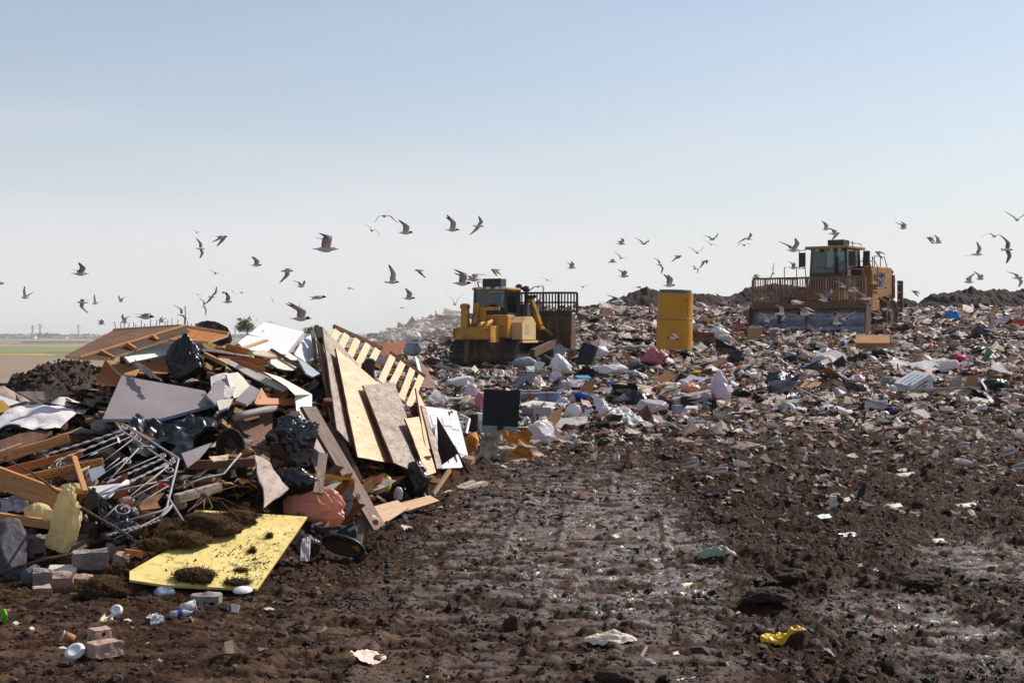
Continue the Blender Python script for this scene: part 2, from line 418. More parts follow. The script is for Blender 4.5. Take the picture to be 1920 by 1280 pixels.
def glass_mat(name, tint, alpha):
    m = bpy.data.materials.new(name); m.use_nodes = True
    nt = m.node_tree; nt.nodes.clear()
    o = nt.nodes.new('ShaderNodeOutputMaterial'); g = nt.nodes.new('ShaderNodeBsdfGlossy'); t = nt.nodes.new('ShaderNodeBsdfTransparent')
    mx = nt.nodes.new('ShaderNodeMixShader'); fr = nt.nodes.new('ShaderNodeFresnel'); fr.inputs[0].default_value = 1.5
    g.inputs['Roughness'].default_value = 0.08; t.inputs[0].default_value = tint + (1,)
    ad = nt.nodes.new('ShaderNodeMath'); ad.operation = 'ADD'; ad.inputs[1].default_value = alpha
    nt.links.new(fr.outputs[0], ad.inputs[0]); nt.links.new(ad.outputs[0], mx.inputs[0])
    nt.links.new(t.outputs[0], mx.inputs[1]); nt.links.new(g.outputs[0], mx.inputs[2]); nt.links.new(mx.outputs[0], o.inputs[0])
    MATS[name] = m
glass_mat('cab_glass', (0.40, 0.53, 0.53), 0.02)

# vertex-coloured material for masses of small scraps (each scrap's own colour)
def attr_mat(name, rough, sss=0.12, bump=0.4, spec=0.4):
    m = bpy.data.materials.new(name); m.use_nodes = True
    nt = m.node_tree; nt.nodes.clear(); L = nt.links
    o = nt.nodes.new('ShaderNodeOutputMaterial'); b = nt.nodes.new('ShaderNodeBsdfPrincipled')
    a = nt.nodes.new('ShaderNodeAttribute'); a.attribute_name = 'Col'
    tc = nt.nodes.new('ShaderNodeTexCoord'); n = nt.nodes.new('ShaderNodeTexNoise'); n.inputs['Scale'].default_value = 9; n.inputs['Detail'].default_value = 6
    L.new(tc.outputs['Object'], n.inputs['Vector'])
    r = nt.nodes.new('ShaderNodeValToRGB'); r.color_ramp.elements[0].position = 0.3; r.color_ramp.elements[0].color = (0.45,0.41,0.37,1)
    r.color_ramp.elements[1].position = 0.6; r.color_ramp.elements[1].color = (1,1,1,1)
    L.new(n.outputs['Fac'], r.inputs[0])
    mx = nt.nodes.new('ShaderNodeMix'); mx.data_type = 'RGBA'; mx.blend_type = 'MULTIPLY'; mx.inputs[0].default_value = 0.8
    L.new(a.outputs['Color'], mx.inputs[6]); L.new(r.outputs[0], mx.inputs[7]); L.new(mx.outputs[2], b.inputs['Base Color'])
    b.inputs['Roughness'].default_value = rough; b.inputs['Specular IOR Level'].default_value = spec
    if bump:
        bp = nt.nodes.new('ShaderNodeBump'); bp.inputs['Strength'].default_value = bump; bp.inputs['Distance'].default_value = 0.02
        L.new(n.outputs['Fac'], bp.inputs['Height']); L.new(bp.outputs[0], b.inputs['Normal'])
    if sss:
        tr = nt.nodes.new('ShaderNodeBsdfTranslucent'); L.new(mx.outputs[2], tr.inputs[0])
        ms = nt.nodes.new('ShaderNodeMixShader'); ms.inputs[0].default_value = sss
        L.new(b.outputs[0], ms.inputs[1]); L.new(tr.outputs[0], ms.inputs[2]); L.new(ms.outputs[0], o.inputs[0])
    else: L.new(b.outputs[0], o.inputs[0])
    MATS[name] = m
attr_mat('scrap', 0.6, 0.42)
attr_mat('clod', 0.75, 0.0, 0.8, 0.35)
# ------------------------------------------------------------------ terrain
_FX = [-400, 0, 250, 480, 600, 680, 740, 800, 900, 960, 1100]
_FY = [1080, 1095, 1120, 1100, 1060, 1000, 970, 945, 905, 880, 860]
_CD = [19.0, 19.0, 18.8, 19.2, 20.6, 22.0, 23.0, 24.0, 26.0, 27.0, 29.0]
_TX = [-400, 0, 150, 200, 260, 330, 480, 580, 620, 700, 760, 820, 880, 905]
_TY = [790, 785, 775, 720, 675, 655, 675, 700, 740, 790, 830, 860, 890, 905]
def heap(x, y):
    """the rubble body of the building-waste heap, half a metre behind its outer face"""
    x = np.asarray(x, float); y = np.asarray(y, float)
    px = CX + F * x / np.maximum(y, 1.0)
    f = np.interp(px, _FX, _FY); df = CH * F / (f - HZ); dc = np.interp(px, _FX, _CD); T = np.interp(px, _TX, _TY)
    yy = y - 0.40
    q = (yy - df) / (dc - df)
    qT = (f - T) / (f - 605.0)
    yT = df + qT * (dc - df)
    pf = f - np.minimum(q, qT) * (f - 605.0)
    z = CH - (pf - HZ) / F * np.minimum(yy, yT)
    z = np.maximum(z * 0.93 - 0.03, 0)
    back = sstep(4.0, 1.0, yy - yT)
    z = z * back * sstep(-0.02, 0.10, q) * sstep(915, 860, px) * sstep(-700, -300, px)
    return np.where(y > 5, z, 0.0)

def macro(x, y):
    """height of the tip surface without fine relief"""
    x = np.asarray(x, float); y = np.asarray(y, float)
    rise = np.interp(y, [0, 38, 44, 50, 60, 72, 85, 97, 115], [0, 0, 0.18, 0.55, 1.3, 2.45, 3.3, 3.9, 4.0])
    lat = np.interp(x - (y - 80) * -0.05, [-17, -13, -10.5, -7, -4, 2], [-0.1, 0.03, 0.30, 0.62, 0.86, 1.0])
    z = rise * lat
    # a low rise of fresh waste in the middle, in front of the dozer
    z = z + 0.45 * np.exp(-((x - 1.5) / 4.0) ** 2 - ((y - 41) / 6.0) ** 2)
    z = z + 0.25 * np.exp(-((x - 11.0) / 5.0) ** 2 - ((y - 43) / 3.0) ** 2)
    # side slope down to the plain
    drop = sstep(-14, -34, x) * sstep(30, 50, y)
    edge = np.maximum(sstep(112, 140, y), sstep(52, 66, np.abs(x)))
    drop = np.maximum(drop, edge)
    z = z * (1 - drop) - 7.5 * drop
    return z + heap(x, y)

def tilt_track(x, y):
    """1 inside the wheel-rolled track that runs away from the camera"""
    xc = 0.05 + (y - 9.8) * 0.068
    e = 0.35 * fbm2(x * 0.8, y * 0.8, 3, 5)
    return sstep(1.75, 1.15, np.abs(x - xc) + e) * sstep(28, 22, y) * sstep(7, 8, y)

def patch_wet(x, y):
    a = np.exp(-((x - 3.15) / 0.55) ** 2 - ((y - 11.4) / 1.5) ** 2)
    b = np.exp(-((x - 4.8) / 0.7) ** 2 - ((y - 14.6) / 1.6) ** 2) * 0.8
    c = np.exp(-((x - 1.05) / 0.9) ** 2 - ((y - 16.4) / 3.8) ** 2) * 1.6
    return np.clip(a * 1.2 + b + c, 0, 1.3)

def dry_zone(x, y):
    return np.clip(sstep(-0.2, -1.8, x) * sstep(15.5, 11.5, y) + 0.5 * np.exp(-((x + 0.4) / 0.9) ** 2 - ((y - 20) / 5) ** 2)
                   + 0.55 * np.exp(-((x - 8.2) / 2.2) ** 2 - ((y - 36) / 3.5) ** 2), 0, 1)

def trashiness(x, y):
    edge = 37.0 + 5.0 * fbm2(x * 0.3, y * 0.12, 3, 3) - 5.5 * np.exp(-((x - 1.5) / 3.5) ** 2) + 2.0 * fbm2(x * 1.3, y * 0.6, 2, 4)
    return sstep(edge - 5.0, edge + 5.0, y)

def plates(x, y):
    """flat pressed plates of mud between torn pits; 1 on a plate"""
    xr = x - (y - 9.8) * 0.068
    n = fbm2(xr * 3.4, y * 7.0, 4, 51) + 0.10 * np.sin(y * 2 * PI / 0.31 + 3 * fbm2(xr * 0.8, y * 0.5, 2, 52)) * (0.5 + vn2(xr * 1.1, y * 0.7, 53))
    return sstep(-0.07, 0.03, n)

def micro(x, y):
    tr = tilt_track(x, y); pw = patch_wet(x, y); fl = np.clip(np.maximum(tr, pw), 0, 1); dz = dry_zone(x, y)
    ts = trashiness(x, y); hp = sstep(0.03, 0.3, heap(x, y))
    crumb = 0.07 * fbm2(x * 2.2, y * 2.2, 3, 11) + 0.07 * np.abs(fbm2(x * 6, y * 6, 3, 21)) + 0.045 * np.abs(vn2(x * 17, y * 17, 31)) + 0.025 * vn2(x * 33, y * 33, 33)
    lump = np.clip(fbm2(x * 2.3, y * 2.3, 3, 41) - 0.12, 0, 0.3) * 0.28
    rough = crumb + lump
    pl = plates(x, y)
    rut = np.clip(np.sin((x - (y - 9.8) * 0.068) * 2 * PI / 0.58 + 0.6 + 0.5 * vn2(x, y * 0.4, 73)), 0.80, 1) - 0.80
    smooth = 0.042 * pl + 0.17 * rut * np.clip(vn2(x * 2, y * 0.35, 71) + 0.4, 0, 1) + 0.05 * fbm2(x * 0.9, y * 0.9, 3, 81) \
        + (1 - pl) * (0.03 * np.abs(vn2(x * 16, y * 16, 91)) + 0.02 * vn2(x * 34, y * 34, 93)) + np.clip(fbm2(x * 3.3, y * 4.1, 4, 95) - 0.22, 0, 0.25) * 0.16
    dryz = 0.6 * smooth + 0.25 * rough
    mixr = rough * (1 - dz) + dryz * dz
    z = mixr * (1 - fl) + smooth * fl
    far = 0.30 * fbm2(x * 0.5, y * 0.5, 3, 101) + 0.22 * np.abs(fbm2(x * 1.6, y * 1.6, 3, 111)) + 0.10 * vn2(x * 5, y * 5, 121)
    z = z * (1 - ts) + far * ts
    return z + hp * 0.16 * fbm2(x * 2.5, y * 2.5, 4, 131)

def ground_z(x, y):
    return macro(x, y) + micro(x, y)

_DS = np.concatenate([np.arange(8.3, 30, 0.02), np.arange(30, 118, 0.06)])
def hit(px, py, lift=0.0):
    """where the line of sight through a pixel meets the tip surface"""
    x = (px - CX) / F * _DS; z = CH - (py - HZ) / F * _DS
    g = macro(x, _DS) + micro(x, _DS)
    k = np.argmax(z <= g) if np.any(z <= g) else len(_DS) - 1
    D = float(_DS[k])
    return Vector((float(x[k]), D, float(g[k]) + lift))

def attr_float(me, name, arr):
    a = me.attributes.new(name, 'FLOAT', 'POINT'); a.data.foreach_set('value', np.asarray(arr, np.float32))

def grid_mesh(name, X, Y, Z, mat, smooth=True):
    n, m = X.shape
    me = bpy.data.meshes.new(name)
    idx = np.arange(n * m).reshape(n, m)
    q = np.stack([idx[:-1, :-1], idx[:-1, 1:], idx[1:, 1:], idx[1:, :-1]], -1).reshape(-1, 4)
    me.vertices.add(n * m); me.vertices.foreach_set('co', np.stack([X, Y, Z], -1).reshape(-1).astype(np.float32))
    me.loops.add(q.size); me.loops.foreach_set('vertex_index', q.reshape(-1).astype(np.int32))
    me.polygons.add(len(q)); me.polygons.foreach_set('loop_start', np.arange(0, q.size, 4, dtype=np.int32))
    me.polygons.foreach_set('loop_total', np.full(len(q), 4, np.int32))
    me.polygons.foreach_set('use_smooth', np.full(len(q), smooth, bool))
    me.update(calc_edges=True); me.validate()
    me.materials.append(mat)
    o = bpy.data.objects.new(name, me); COL.objects.link(o)
    return o

def mud_material():
    m = bpy.data.materials.new('mud'); m.use_nodes = True
    nt = m.node_tree; nt.nodes.clear(); L = nt.links
    def N(t, **k):
        n = nt.nodes.new(t)
        for a, v in k.items(): setattr(n, a, v)
        return n
    out = N('ShaderNodeOutputMaterial'); b = N('ShaderNodeBsdfPrincipled'); L.new(b.outputs[0], out.inputs[0])
    tc = N('ShaderNodeTexCoord')
    def noise(sc, det=8, rough=0.65):
        n = N('ShaderNodeTexNoise'); n.inputs['Scale'].default_value = sc; n.inputs['Detail'].default_value = det; n.inputs['Roughness'].default_value = rough
        L.new(tc.outputs['Object'], n.inputs['Vector']); return n
    def ramp(src, p0, c0, p1, c1):
        r = N('ShaderNodeValToRGB'); r.color_ramp.elements[0].position = p0; r.color_ramp.elements[1].position = p1
        r.color_ramp.elements[0].color = c0 + (1,); r.color_ramp.elements[1].color = c1 + (1,)
        L.new(src, r.inputs[0]); return r.outputs[0]
    def mix(f, a, c):
        x = N('ShaderNodeMix', data_type='RGBA'); L.new(f, x.inputs[0]); L.new(a, x.inputs[6]); L.new(c, x.inputs[7]); return x.outputs[2]
    def att(n):
        a = N('ShaderNodeAttribute'); a.attribute_name = n; return a.outputs['Fac']
    nb = noise(5.0); nf = noise(38.0, 6); ns = noise(1.1, 5)
    dark = ramp(nb.outputs['Fac'], 0.32, (0.010, 0.0044, 0.0025), 0.70, (0.052, 0.0235, 0.0125))
    dry = ramp(nb.outputs['Fac'], 0.30, (0.050, 0.026, 0.016), 0.70, (0.135, 0.078, 0.049))
    col = mix(att('dry'), dark, dry)
    # pale flecks of shredded waste trodden into the surface
    fl = noise(55.0, 3, 0.5)
    flk = ramp(fl.outputs['Fac'], 0.66, (0, 0, 0), 0.70, (1, 1, 1))
    fc = N('ShaderNodeMath', operation='MULTIPLY'); L.new(flk, fc.inputs[0]); L.new(att('fleck'), fc.inputs[1])
    pale = ramp(noise(23.0, 2).outputs['Fac'], 0.4, (0.34, 0.27, 0.24), 0.6, (0.55, 0.50, 0.47))
    col = mix(fc.outputs[0], col, pale)
    L.new(col, b.inputs['Base Color'])
    # wet film: smooth and glossy where the track is wet
    wn_ = N('ShaderNodeMapRange'); wn_.inputs[1].default_value = 0.40; wn_.inputs[2].default_value = 0.56
    L.new(noise(3.2, 6).outputs['Fac'], wn_.inputs[0])
    wm = N('ShaderNodeMath', operation='MULTIPLY'); L.new(wn_.outputs[0], wm.inputs[0]); L.new(att('wet'), wm.inputs[1])
    ro = N('ShaderNodeMapRange'); ro.inputs[3].default_value = 0.80; ro.inputs[4].default_value = 0.25
    L.new(wm.outputs[0], ro.inputs[0])
    rr = N('ShaderNodeMath', operation='SUBTRACT'); rv = N('ShaderNodeMath', operation='MULTIPLY'); rv.inputs[1].default_value = 0.25
    L.new(nf.outputs['Fac'], rv.inputs[0]); L.new(ro.outputs[0], rr.inputs[0]); L.new(rv.outputs[0], rr.inputs[1]); L.new(rr.outputs[0], b.inputs['Roughness'])
    sp = N('ShaderNodeMapRange'); sp.inputs[3].default_value = 0.03; sp.inputs[4].default_value = 0.60
    L.new(wm.outputs[0], sp.inputs[0]); L.new(sp.outputs[0], b.inputs['Specular IOR Level'])
    b1 = N('ShaderNodeBump'); b1.inputs['Strength'].default_value = 0.9; b1.inputs['Distance'].default_value = 0.035
    ad = N('ShaderNodeMath', operation='MULTIPLY_ADD'); ad.inputs[1].default_value = 0.35
    L.new(nf.outputs['Fac'], ad.inputs[0]); L.new(noise(15.0, 7, 0.7).outputs['Fac'], ad.inputs[2])
    L.new(ad.outputs[0], b1.inputs['Height'])
    L.new(b1.outputs[0], b.inputs['Normal'])
    MATS['mud'] = m
    return m

def build_ground():
    ys = np.concatenate([8.2 * np.exp(np.linspace(0, math.log(42 / 8.2), 900, endpoint=False)), 42 * np.exp(np.linspace(0, math.log(145 / 42), 240))])
    us = np.concatenate([np.linspace(-0.62, -0.39, 40, endpoint=False), np.linspace(-0.39, 0.39, 580, endpoint=False), np.linspace(0.39, 0.62, 41)])
    U, Y = np.meshgrid(us, ys); X = U * Y
    Z = ground_z(X, Y)
    o = grid_mesh('ground', X, Y, Z, mud_material())
    me = o.data
    x = X.reshape(-1); y = Y.reshape(-1)
    pl = plates(x, y)
    wet = np.clip((tilt_track(x, y) * (0.35 + 0.65 * sstep(11, 14, y)) * (1 - 0.7 * dry_zone(x, y)) * 0.75 + patch_wet(x, y)) * (0.12 + 0.88 * pl) + 0.03 * (1 - trashiness(x, y)), 0, 1)
    attr_float(me, 'wet', wet)
    dry = np.clip((dry_zone(x, y) + 0.62 * tilt_track(x, y) + 0.4 * patch_wet(x, y)) * (0.06 + 0.94 * pl) + 0.30 * trashiness(x, y) + 0.10, 0, 1) * (0.55 + 0.45 * (fbm2(x * 0.9, y * 0.9, 3, 7) > -0.12))  # lightens the plates, wet ones too; pits between them stay dark
    attr_float(me, 'dry', dry)
    attr_float(me, 'fleck', np.clip(0.9 * trashiness(x, y) + sstep(19, 30, y) * 0.8 + 0.18, 0, 1))
    kind(o, 'structure')
    # the ground around and behind the camera
    xs = np.linspace(-60, 60, 61); yn = np.concatenate([np.linspace(-40, 7.5, 24), [8.3]])
    X2, Y2 = np.meshgrid(xs, yn); Z2 = macro(X2, Y2) - 0.02
    o2 = grid_mesh('ground_behind', X2, Y2, Z2, MATS['mud']); kind(o2, 'structure')
build_ground()

# ------------------------------------------------------------------ far plain
M('field_brown', lin((138,118,94)), lin((122,104,82)), 0.95, 0.02, detail=8)
M('field_pale', lin((146,136,100)), lin((134,120,90)), 0.95, 0.02, detail=8)
M('field_green', lin((112,120,72)), lin((122,120,76)), 0.95, 0.03, detail=8)
M('field_dull', lin((116,116,70)), lin((112,104,72)), 0.95, 0.03, detail=8)
M('field_yellow', lin((190,160,64)), lin((168,140,60)), 0.95, 0.05, detail=8)
M('hedge', lin((60,66,44)), lin((42,46,34)), 0.95, 0.3, detail=8)
PZ = -6.0
def plain():
    mb = MB(); mb.add([(-9000,-3000,PZ-0.5),(9000,-3000,PZ-0.5),(9000,16000,PZ-0.5),(-9000,16000,PZ-0.5)], [(0,1,2,3)])
    kind(mb.build('plain', MATS['field_brown'], base=(0,0,PZ-0.5)), 'structure')
    def dist(py): return (CH - PZ) * F / (py - HZ)
    bands = [('field_brown', 668, 720, -1.2, 0.6, 0), ('field_dull', 661, 667.6, -1.2, 0.6, 1), ('field_green', 651, 660.6, -1.2, 0.5, 2), ('field_pale', 645, 650.8, -1.2, 0.5, 3),
             ('field_green', 636.5, 641.5, -0.278, 0.5, 4), ('field_brown', 636.5, 644.8, -1.2, -0.279, 5), ('field_pale', 631.5, 636.3, -1.2, 0.5, 6), ('field_green', 628.6, 631.3, -1.2, 0.5, 7)]
    for mname, p1, p0, u0, u1, k in bands:
        da, db = dist(p0), dist(p1)
        n = 40; va = []; vb = []
        for i in range(n + 1):
            u = u0 + (u1 - u0) * i / n
            w = 1 + 0.02 * math.sin(i * 1.7 + k) + 0.012 * math.sin(i * 4.1 + k * 2)
            va.append((u * da * w, da * w, PZ + 0.02 * k)); vb.append((u * db * w, db * w, PZ + 0.02 * k))
        mb = MB(); mb.add(va + vb, [(i, i+1, n+2+i, n+1+i) for i in range(n)])
        kind(mb.build('field', MATS[mname]), 'structure')
    # yellow crop strip and dark hedge lines, both real raised strips
    def strip(name, px0, px1, py, h, depth, mname, label, cat, jag=0.3):
        mb = MB(); D = dist(py); n = 60; pts = []
        for i in range(n + 1):
            px = px0 + (px1 - px0) * i / n; x = (px - CX) / F * D
            hh = h * (1 + jag * math.sin(i * 2.3) * math.sin(i * 0.7 + 1)) * min(1, 6 * (n - i) / n + 0.15)
            pts.append((x, hh))
        vs = []; fs = []
        for x, hh in pts:
            vs += [(x, D, PZ), (x, D + depth * 0.3, PZ + hh), (x, D + depth * 0.7, PZ + hh), (x, D + depth, PZ)]
        for i in range(n):
            for j in range(3): fs.append((4*i+j, 4*i+4+j, 4*i+5+j, 4*i+1+j))
        mb.add(vs, fs)
        return tag(mb.build(name, MATS[mname], smooth=True), label, cat)
    strip('crop_strip', -120, 104, 666.0, 0.55, 5, 'field_yellow', 'narrow yellow flowering strip across the far field', 'crop', 0.25)
    strip('hedgerow', 40, 172, 642.5, 1.1, 8, 'hedge', 'low dark hedge line between two far fields', 'hedge', 0.5)
    strip('hedgerow', -60, 14, 634.5, 1.6, 12, 'hedge', 'short dark hedge by the left frame edge far away', 'hedge', 0.5)
    # distant wooded horizon and a faint ridge
    rng = np.random.default_rng(3)
    vs = []; fs = []
    def blob(c, r, hz, n=26):
        for _ in range(n):
            p = np.array(c) + rng.normal(0, 1, 3) * np.array([r*0.55, r*0.4, hz*0.28]) + np.array([0, 0, hz*0.45])
            s = r * 0.55
            a = rng.normal(0, 1, (3, 3)); a = a / np.linalg.norm(a, axis=1)[:, None] * s * np.array([1, 1, 0.5])
            o = len(vs); vs.extend([tuple(p + q) for q in a]); fs.append((o, o+1, o+2))
    for i in range(420):
        D = rng.uniform(3300, 4300); px = rng.uniform(-250, 1250)
        if rng.random() < 0.25: px = rng.choice([90, 300, 560, 20]) + rng.normal(0, 14)
        h = rng.uniform(5, 10); blob(((px - CX) / F * D, D, PZ), rng.uniform(8, 20), h)
    me = bpy.data.meshes.new('treeline'); me.from_pydata(vs, [], fs)
    m = M('far_trees', lin((86,96,92)), lin((70,80,80)), 1.0, 0.02, spec=0.05); me.materials.append(m)
    o = bpy.data.objects.new('treeline', me); COL.objects.link(o); tag(o, 'hazy line of woods along the horizon', 'trees', kind='stuff')
    # far sheds
    for px, w, h, lab in ((46, 40, 7, 'white far shed under the twin pylons'), (20, 22, 5, 'small pale far shed by the left frame edge'), (112, 26, 5, 'grey far shed between the pylons on the horizon'),
                          (146, 34, 5, 'pale long far shed below the lone pylon'), (184, 60, 6, 'long white far shed just before the brown roof panels')):
        D = 2900; x = (px - CX) / F * D
        t = thing('shed', lab, 'shed', (x, D, PZ), world=False, group='far sheds on the horizon')
        MB().box((-w/2, 0, 0), (w/2, 14, h * 0.75)).build('wall', M('shed_wall', lin((222,222,224)), None, 0.8, 0.1) if 'shed_wall' not in MATS else MATS['shed_wall'], t)
        MB().prism([(-1, h*0.75), (15, h*0.75), (7, h)], 'x', -w/2 - 0.5, w/2 + 0.5).build('roof', MATS['panel_grey'], t)
        MB().box((-w*0.15, -0.15, 0), (w*0.05, 0.1, h*0.5)).build('door', MATS['panel_slate'], t)
    # pylons
    def pylon(px, top, D, lab):
        h = (HZ - top) / F * D + (CH - PZ); x = (px - CX) / F * D
        t = thing('pylon', lab, 'pylon', (x, D, PZ), world=False, group='transmission pylons on the horizon')
        mb = MB(); w0, w1 = h * 0.11, h * 0.018; r = 0.22
        lv = [0, 0.22, 0.42, 0.6, 0.75, 0.88, 1.0]
        def cor(q): 
            w = w0 + (w1 - w0) * min(1, q / 0.7) if q < 0.7 else w1
            return [(-w, -w, q*h), (w, -w, q*h), (w, w, q*h), (-w, w, q*h)]
        for a, b in zip(lv, lv[1:]):
            A, B = cor(a), cor(b)
            for k in range(4):
                mb.tube([A[k], B[k]], r, 4); mb.tube([A[k], B[(k+1) % 4]], r*0.6, 3); mb.tube([A[(k+1) % 4], B[k]], r*0.6, 3)
        mb.build('tower', MATS['steel'], t)
        for q, s in ((0.75, 0.16), (0.86, 0.19), (0.96, 0.14)):
            MB().tube([(-h*s, 0, q*h), (0, 0, q*h + 0.8), (h*s, 0, q*h)], r, 4).tube([(-h*s, 0, q*h), (0, 0, q*h - 0.6), (h*s, 0, q*h)], r*0.7, 4).build('cross_arm', MATS['steel'], t)
    pylon(61, 610, 2500, 'shorter of the two close-set pylons on the horizon')
    pylon(75, 607, 2400, 'taller of the two close-set pylons on the horizon')
    pylon(147, 609, 3000, 'lone pylon on the horizon left of the nailed roof panels')
    pylon(441, 610, 2600, 'pylon on the horizon beside the round tree')
plain()

def leafy_tree(name, base, h, r, seed, label, leaf, n=1400, group=None):
    rng = np.random.default_rng(seed)
    t = thing(name, label, 'tree', base, group=group, world=False)
    mb = MB(); mb.tube([(0,0,0), (r*0.04, 0, h*0.3), (0, r*0.05, h*0.6)], [h*0.035, h*0.026, h*0.012], 7)
    for k in range(6):
        a = k * 1.05 + rng.uniform(0, .5); z = h * rng.uniform(0.28, 0.5)
        mb.tube([(0,0,z), (math.cos(a)*r*0.35, math.sin(a)*r*0.35, z+h*0.15), (math.cos(a)*r*0.65, math.sin(a)*r*0.65, z+h*0.25)], [h*0.015, h*0.009, h*0.004], 5)
    mb.build('trunk', MATS['bark'], t)
    vs = []; fs = []
    cl = [(rng.normal(0, 1, 3)) for _ in range(26)]
    cl = [c / np.linalg.norm(c) * rng.uniform(0.35, 0.85) for c in cl]
    for i in range(n):
        c = cl[rng.integers(len(cl))]; p = c + rng.normal(0, 0.17, 3)
        p = np.array([p[0]*r, p[1]*r, h*0.62 + p[2]*h*0.40])
        s = r * rng.uniform(0.05, 0.11); a = rng.normal(0, 1, 3); a /= np.linalg.norm(a); b = np.cross(a, rng.normal(0, 1, 3)); b /= np.linalg.norm(b)
        o = len(vs); vs += [tuple(p-a*s), tuple(p+b*s*0.5), tuple(p+a*s), tuple(p-b*s*0.5)]; fs.append((o, o+1, o+2, o+3))
    MB().add(vs, fs).build('crown', leaf, t)
    return t
M('leaf_far', lin((112,118,78)), lin((82,90,58)), 0.9, 1.0, spec=0.1, sss=0.25)
Dt = 230
leafy_tree('round_tree', tuple(P(463, 632, Dt)), 3.1, 1.75, 5, 'round olive green tree behind the white cabinet', MATS['leaf_far'])
leafy_tree('bush', tuple(P(583, 633, Dt)), 1.7, 1.5, 6, 'small far green bush beside the upright dark posts', MATS['leaf_far'], 700)

# ------------------------------------------------------------------ earth berms behind the waste
M('berm_earth', (0.030,0.017,0.012), (0.014,0.008,0.006), 0.95, 1.2, bump=0.8, bscale=5, spec=0.2)
def berm(prof, D, depth, label, seed, base_py=600):
    """a long dumped bank of earth; prof = its crest in photo pixels at distance D"""
    px = np.array([p[0] for p in prof], float); py = np.array([p[1] for p in prof], float)
    n = int((px.max() - px.min()) / 1.1) + 2; m = 44
    qx = np.linspace(px.min(), px.max(), n); qy = np.interp(qx, px, py)
    T = np.linspace(-1, 1, m)
    QX, TT = np.meshgrid(qx, T); TOP = np.meshgrid(CH - (qy - HZ) / F * D, T)[0]
    X = (QX - CX) / F * D; Y = D + TT * depth
    base = CH - (base_py - HZ) / F * D
    Z = base + (TOP - base) * np.clip(1 - np.abs(TT) ** 1.4, 0, 1)
    w = np.clip((TOP - base), 0, 1.5)
    nz = 0.8 * fbm2(X * 0.45, Y * 0.25, 4, seed) + 0.45 * np.abs(fbm2(X * 1.1, Y * 0.6, 3, seed + 3)) + 0.22 * np.abs(vn2(X * 2.6, Y * 1.4, seed + 9)) + 0.10 * vn2(X * 6, Y * 3, seed + 12)
    Z = Z + nz * 0.75 * w / 1.5
    o = grid_mesh('earth_berm', X, Y, Z, MATS['berm_earth'])
    return tag(o, label, 'earth bank', 'earth banks behind the waste')
berm([(1060,592),(1090,576),(1120,570),(1160,562),(1190,552),(1212,545),(1235,552),(1262,556),(1300,556),(1330,556),(1362,556),(1385,549),(1402,538),(1425,534),(1470,540),(1520,545),(1560,560),(1600,580)],
     106, 7, 'long dark earth bank between the drum and the compactor', 3)
berm([(1660,580),(1690,566),(1712,566),(1730,580)], 101, 4, 'small dark earth mound just behind the compactor rear wheel', 5)
berm([(1715,582),(1735,566),(1762,553),(1790,547),(1830,544),(1850,547),(1880,546),(1905,549),(1940,547),(2010,552),(2090,580)], 108, 7, 'dark earth bank on the skyline at the right edge', 8)

def mound(name, cx, cy, rx, ry, h, label, cat, mat, seed, res=0.05, amp=0.22):
    xs = np.arange(-rx, rx + res, res); ys = np.arange(-ry, ry + res, res)
    X, Y = np.meshgrid(xs, ys); q = (X / rx) ** 2 + (Y / ry) ** 2
    prof = np.clip(1 - q, 0, 1) ** 0.8
    Z = h * prof + amp * prof ** 0.4 * (fbm2(X * 1.6 + cx, Y * 1.6 + cy, 4, seed) + 0.8 * np.abs(fbm2(X * 5, Y * 5, 3, seed + 4)) + 0.75 * np.abs(vn2(X * 11, Y * 11, seed + 6)))
    gz = macro(X + cx, Y + cy) - heap(X + cx, Y + cy) * 0.0
    o = grid_mesh(name, X + cx, Y + cy, Z + gz - 0.12, mat)
    rng = np.random.default_rng(seed); n = 2600; ii = rng.integers(0, X.shape[0], n); jj = rng.integers(0, X.shape[1], n); ok = prof[ii, jj] > 0.02; ii, jj = ii[ok], jj[ok]; n = len(ii)
    c = np.stack([X[ii, jj] + cx, Y[ii, jj] + cy, (Z + gz)[ii, jj] - 0.11], 1); s = np.exp(rng.normal(math.log(0.035), 0.5, n))
    O = np.array([(1,0,0),(-1,0,0),(0,1,0),(0,-1,0),(0,0,1),(0,0,-1)], float); FO = [(0,2,4),(2,1,4),(1,3,4),(3,0,4),(2,0,5),(1,2,5),(3,1,5),(0,3,5)]
    V = c[:, None] + O[None]*(1 + rng.normal(0, 0.3, (n, 6, 1)))*s[:, None, None]
    f = (np.array(FO)[None] + (np.arange(n)*6)[:, None, None]).reshape(-1, 3)
    me = bpy.data.meshes.new('soil_clods'); me.from_pydata(V.reshape(-1, 3).tolist(), [], f.tolist()); me.materials.append(mat)
    k = bpy.data.objects.new('soil_clods', me); COL.objects.link(k); k.parent = o; k['kind'] = 'stuff'
    return tag(o, label, cat)
M('soil_dark', (0.075,0.048,0.036), (0.03,0.02,0.016), 0.95, 4, bump=0.9, bscale=14, spec=0.2)
c = P(110, 740, 27)
mound('soil_mound', c.x, 27.5, 1.55, 3.5, 1.75, 'crumbly dark soil mound behind the white blanket', 'soil mound', MATS['soil_dark'], 4)
mound('soil_mound', P(-20, 740, 25).x, 25, 2.2, 3.0, 1.05, 'low dark soil mound at the left frame edge', 'soil mound', MATS['soil_dark'], 9)
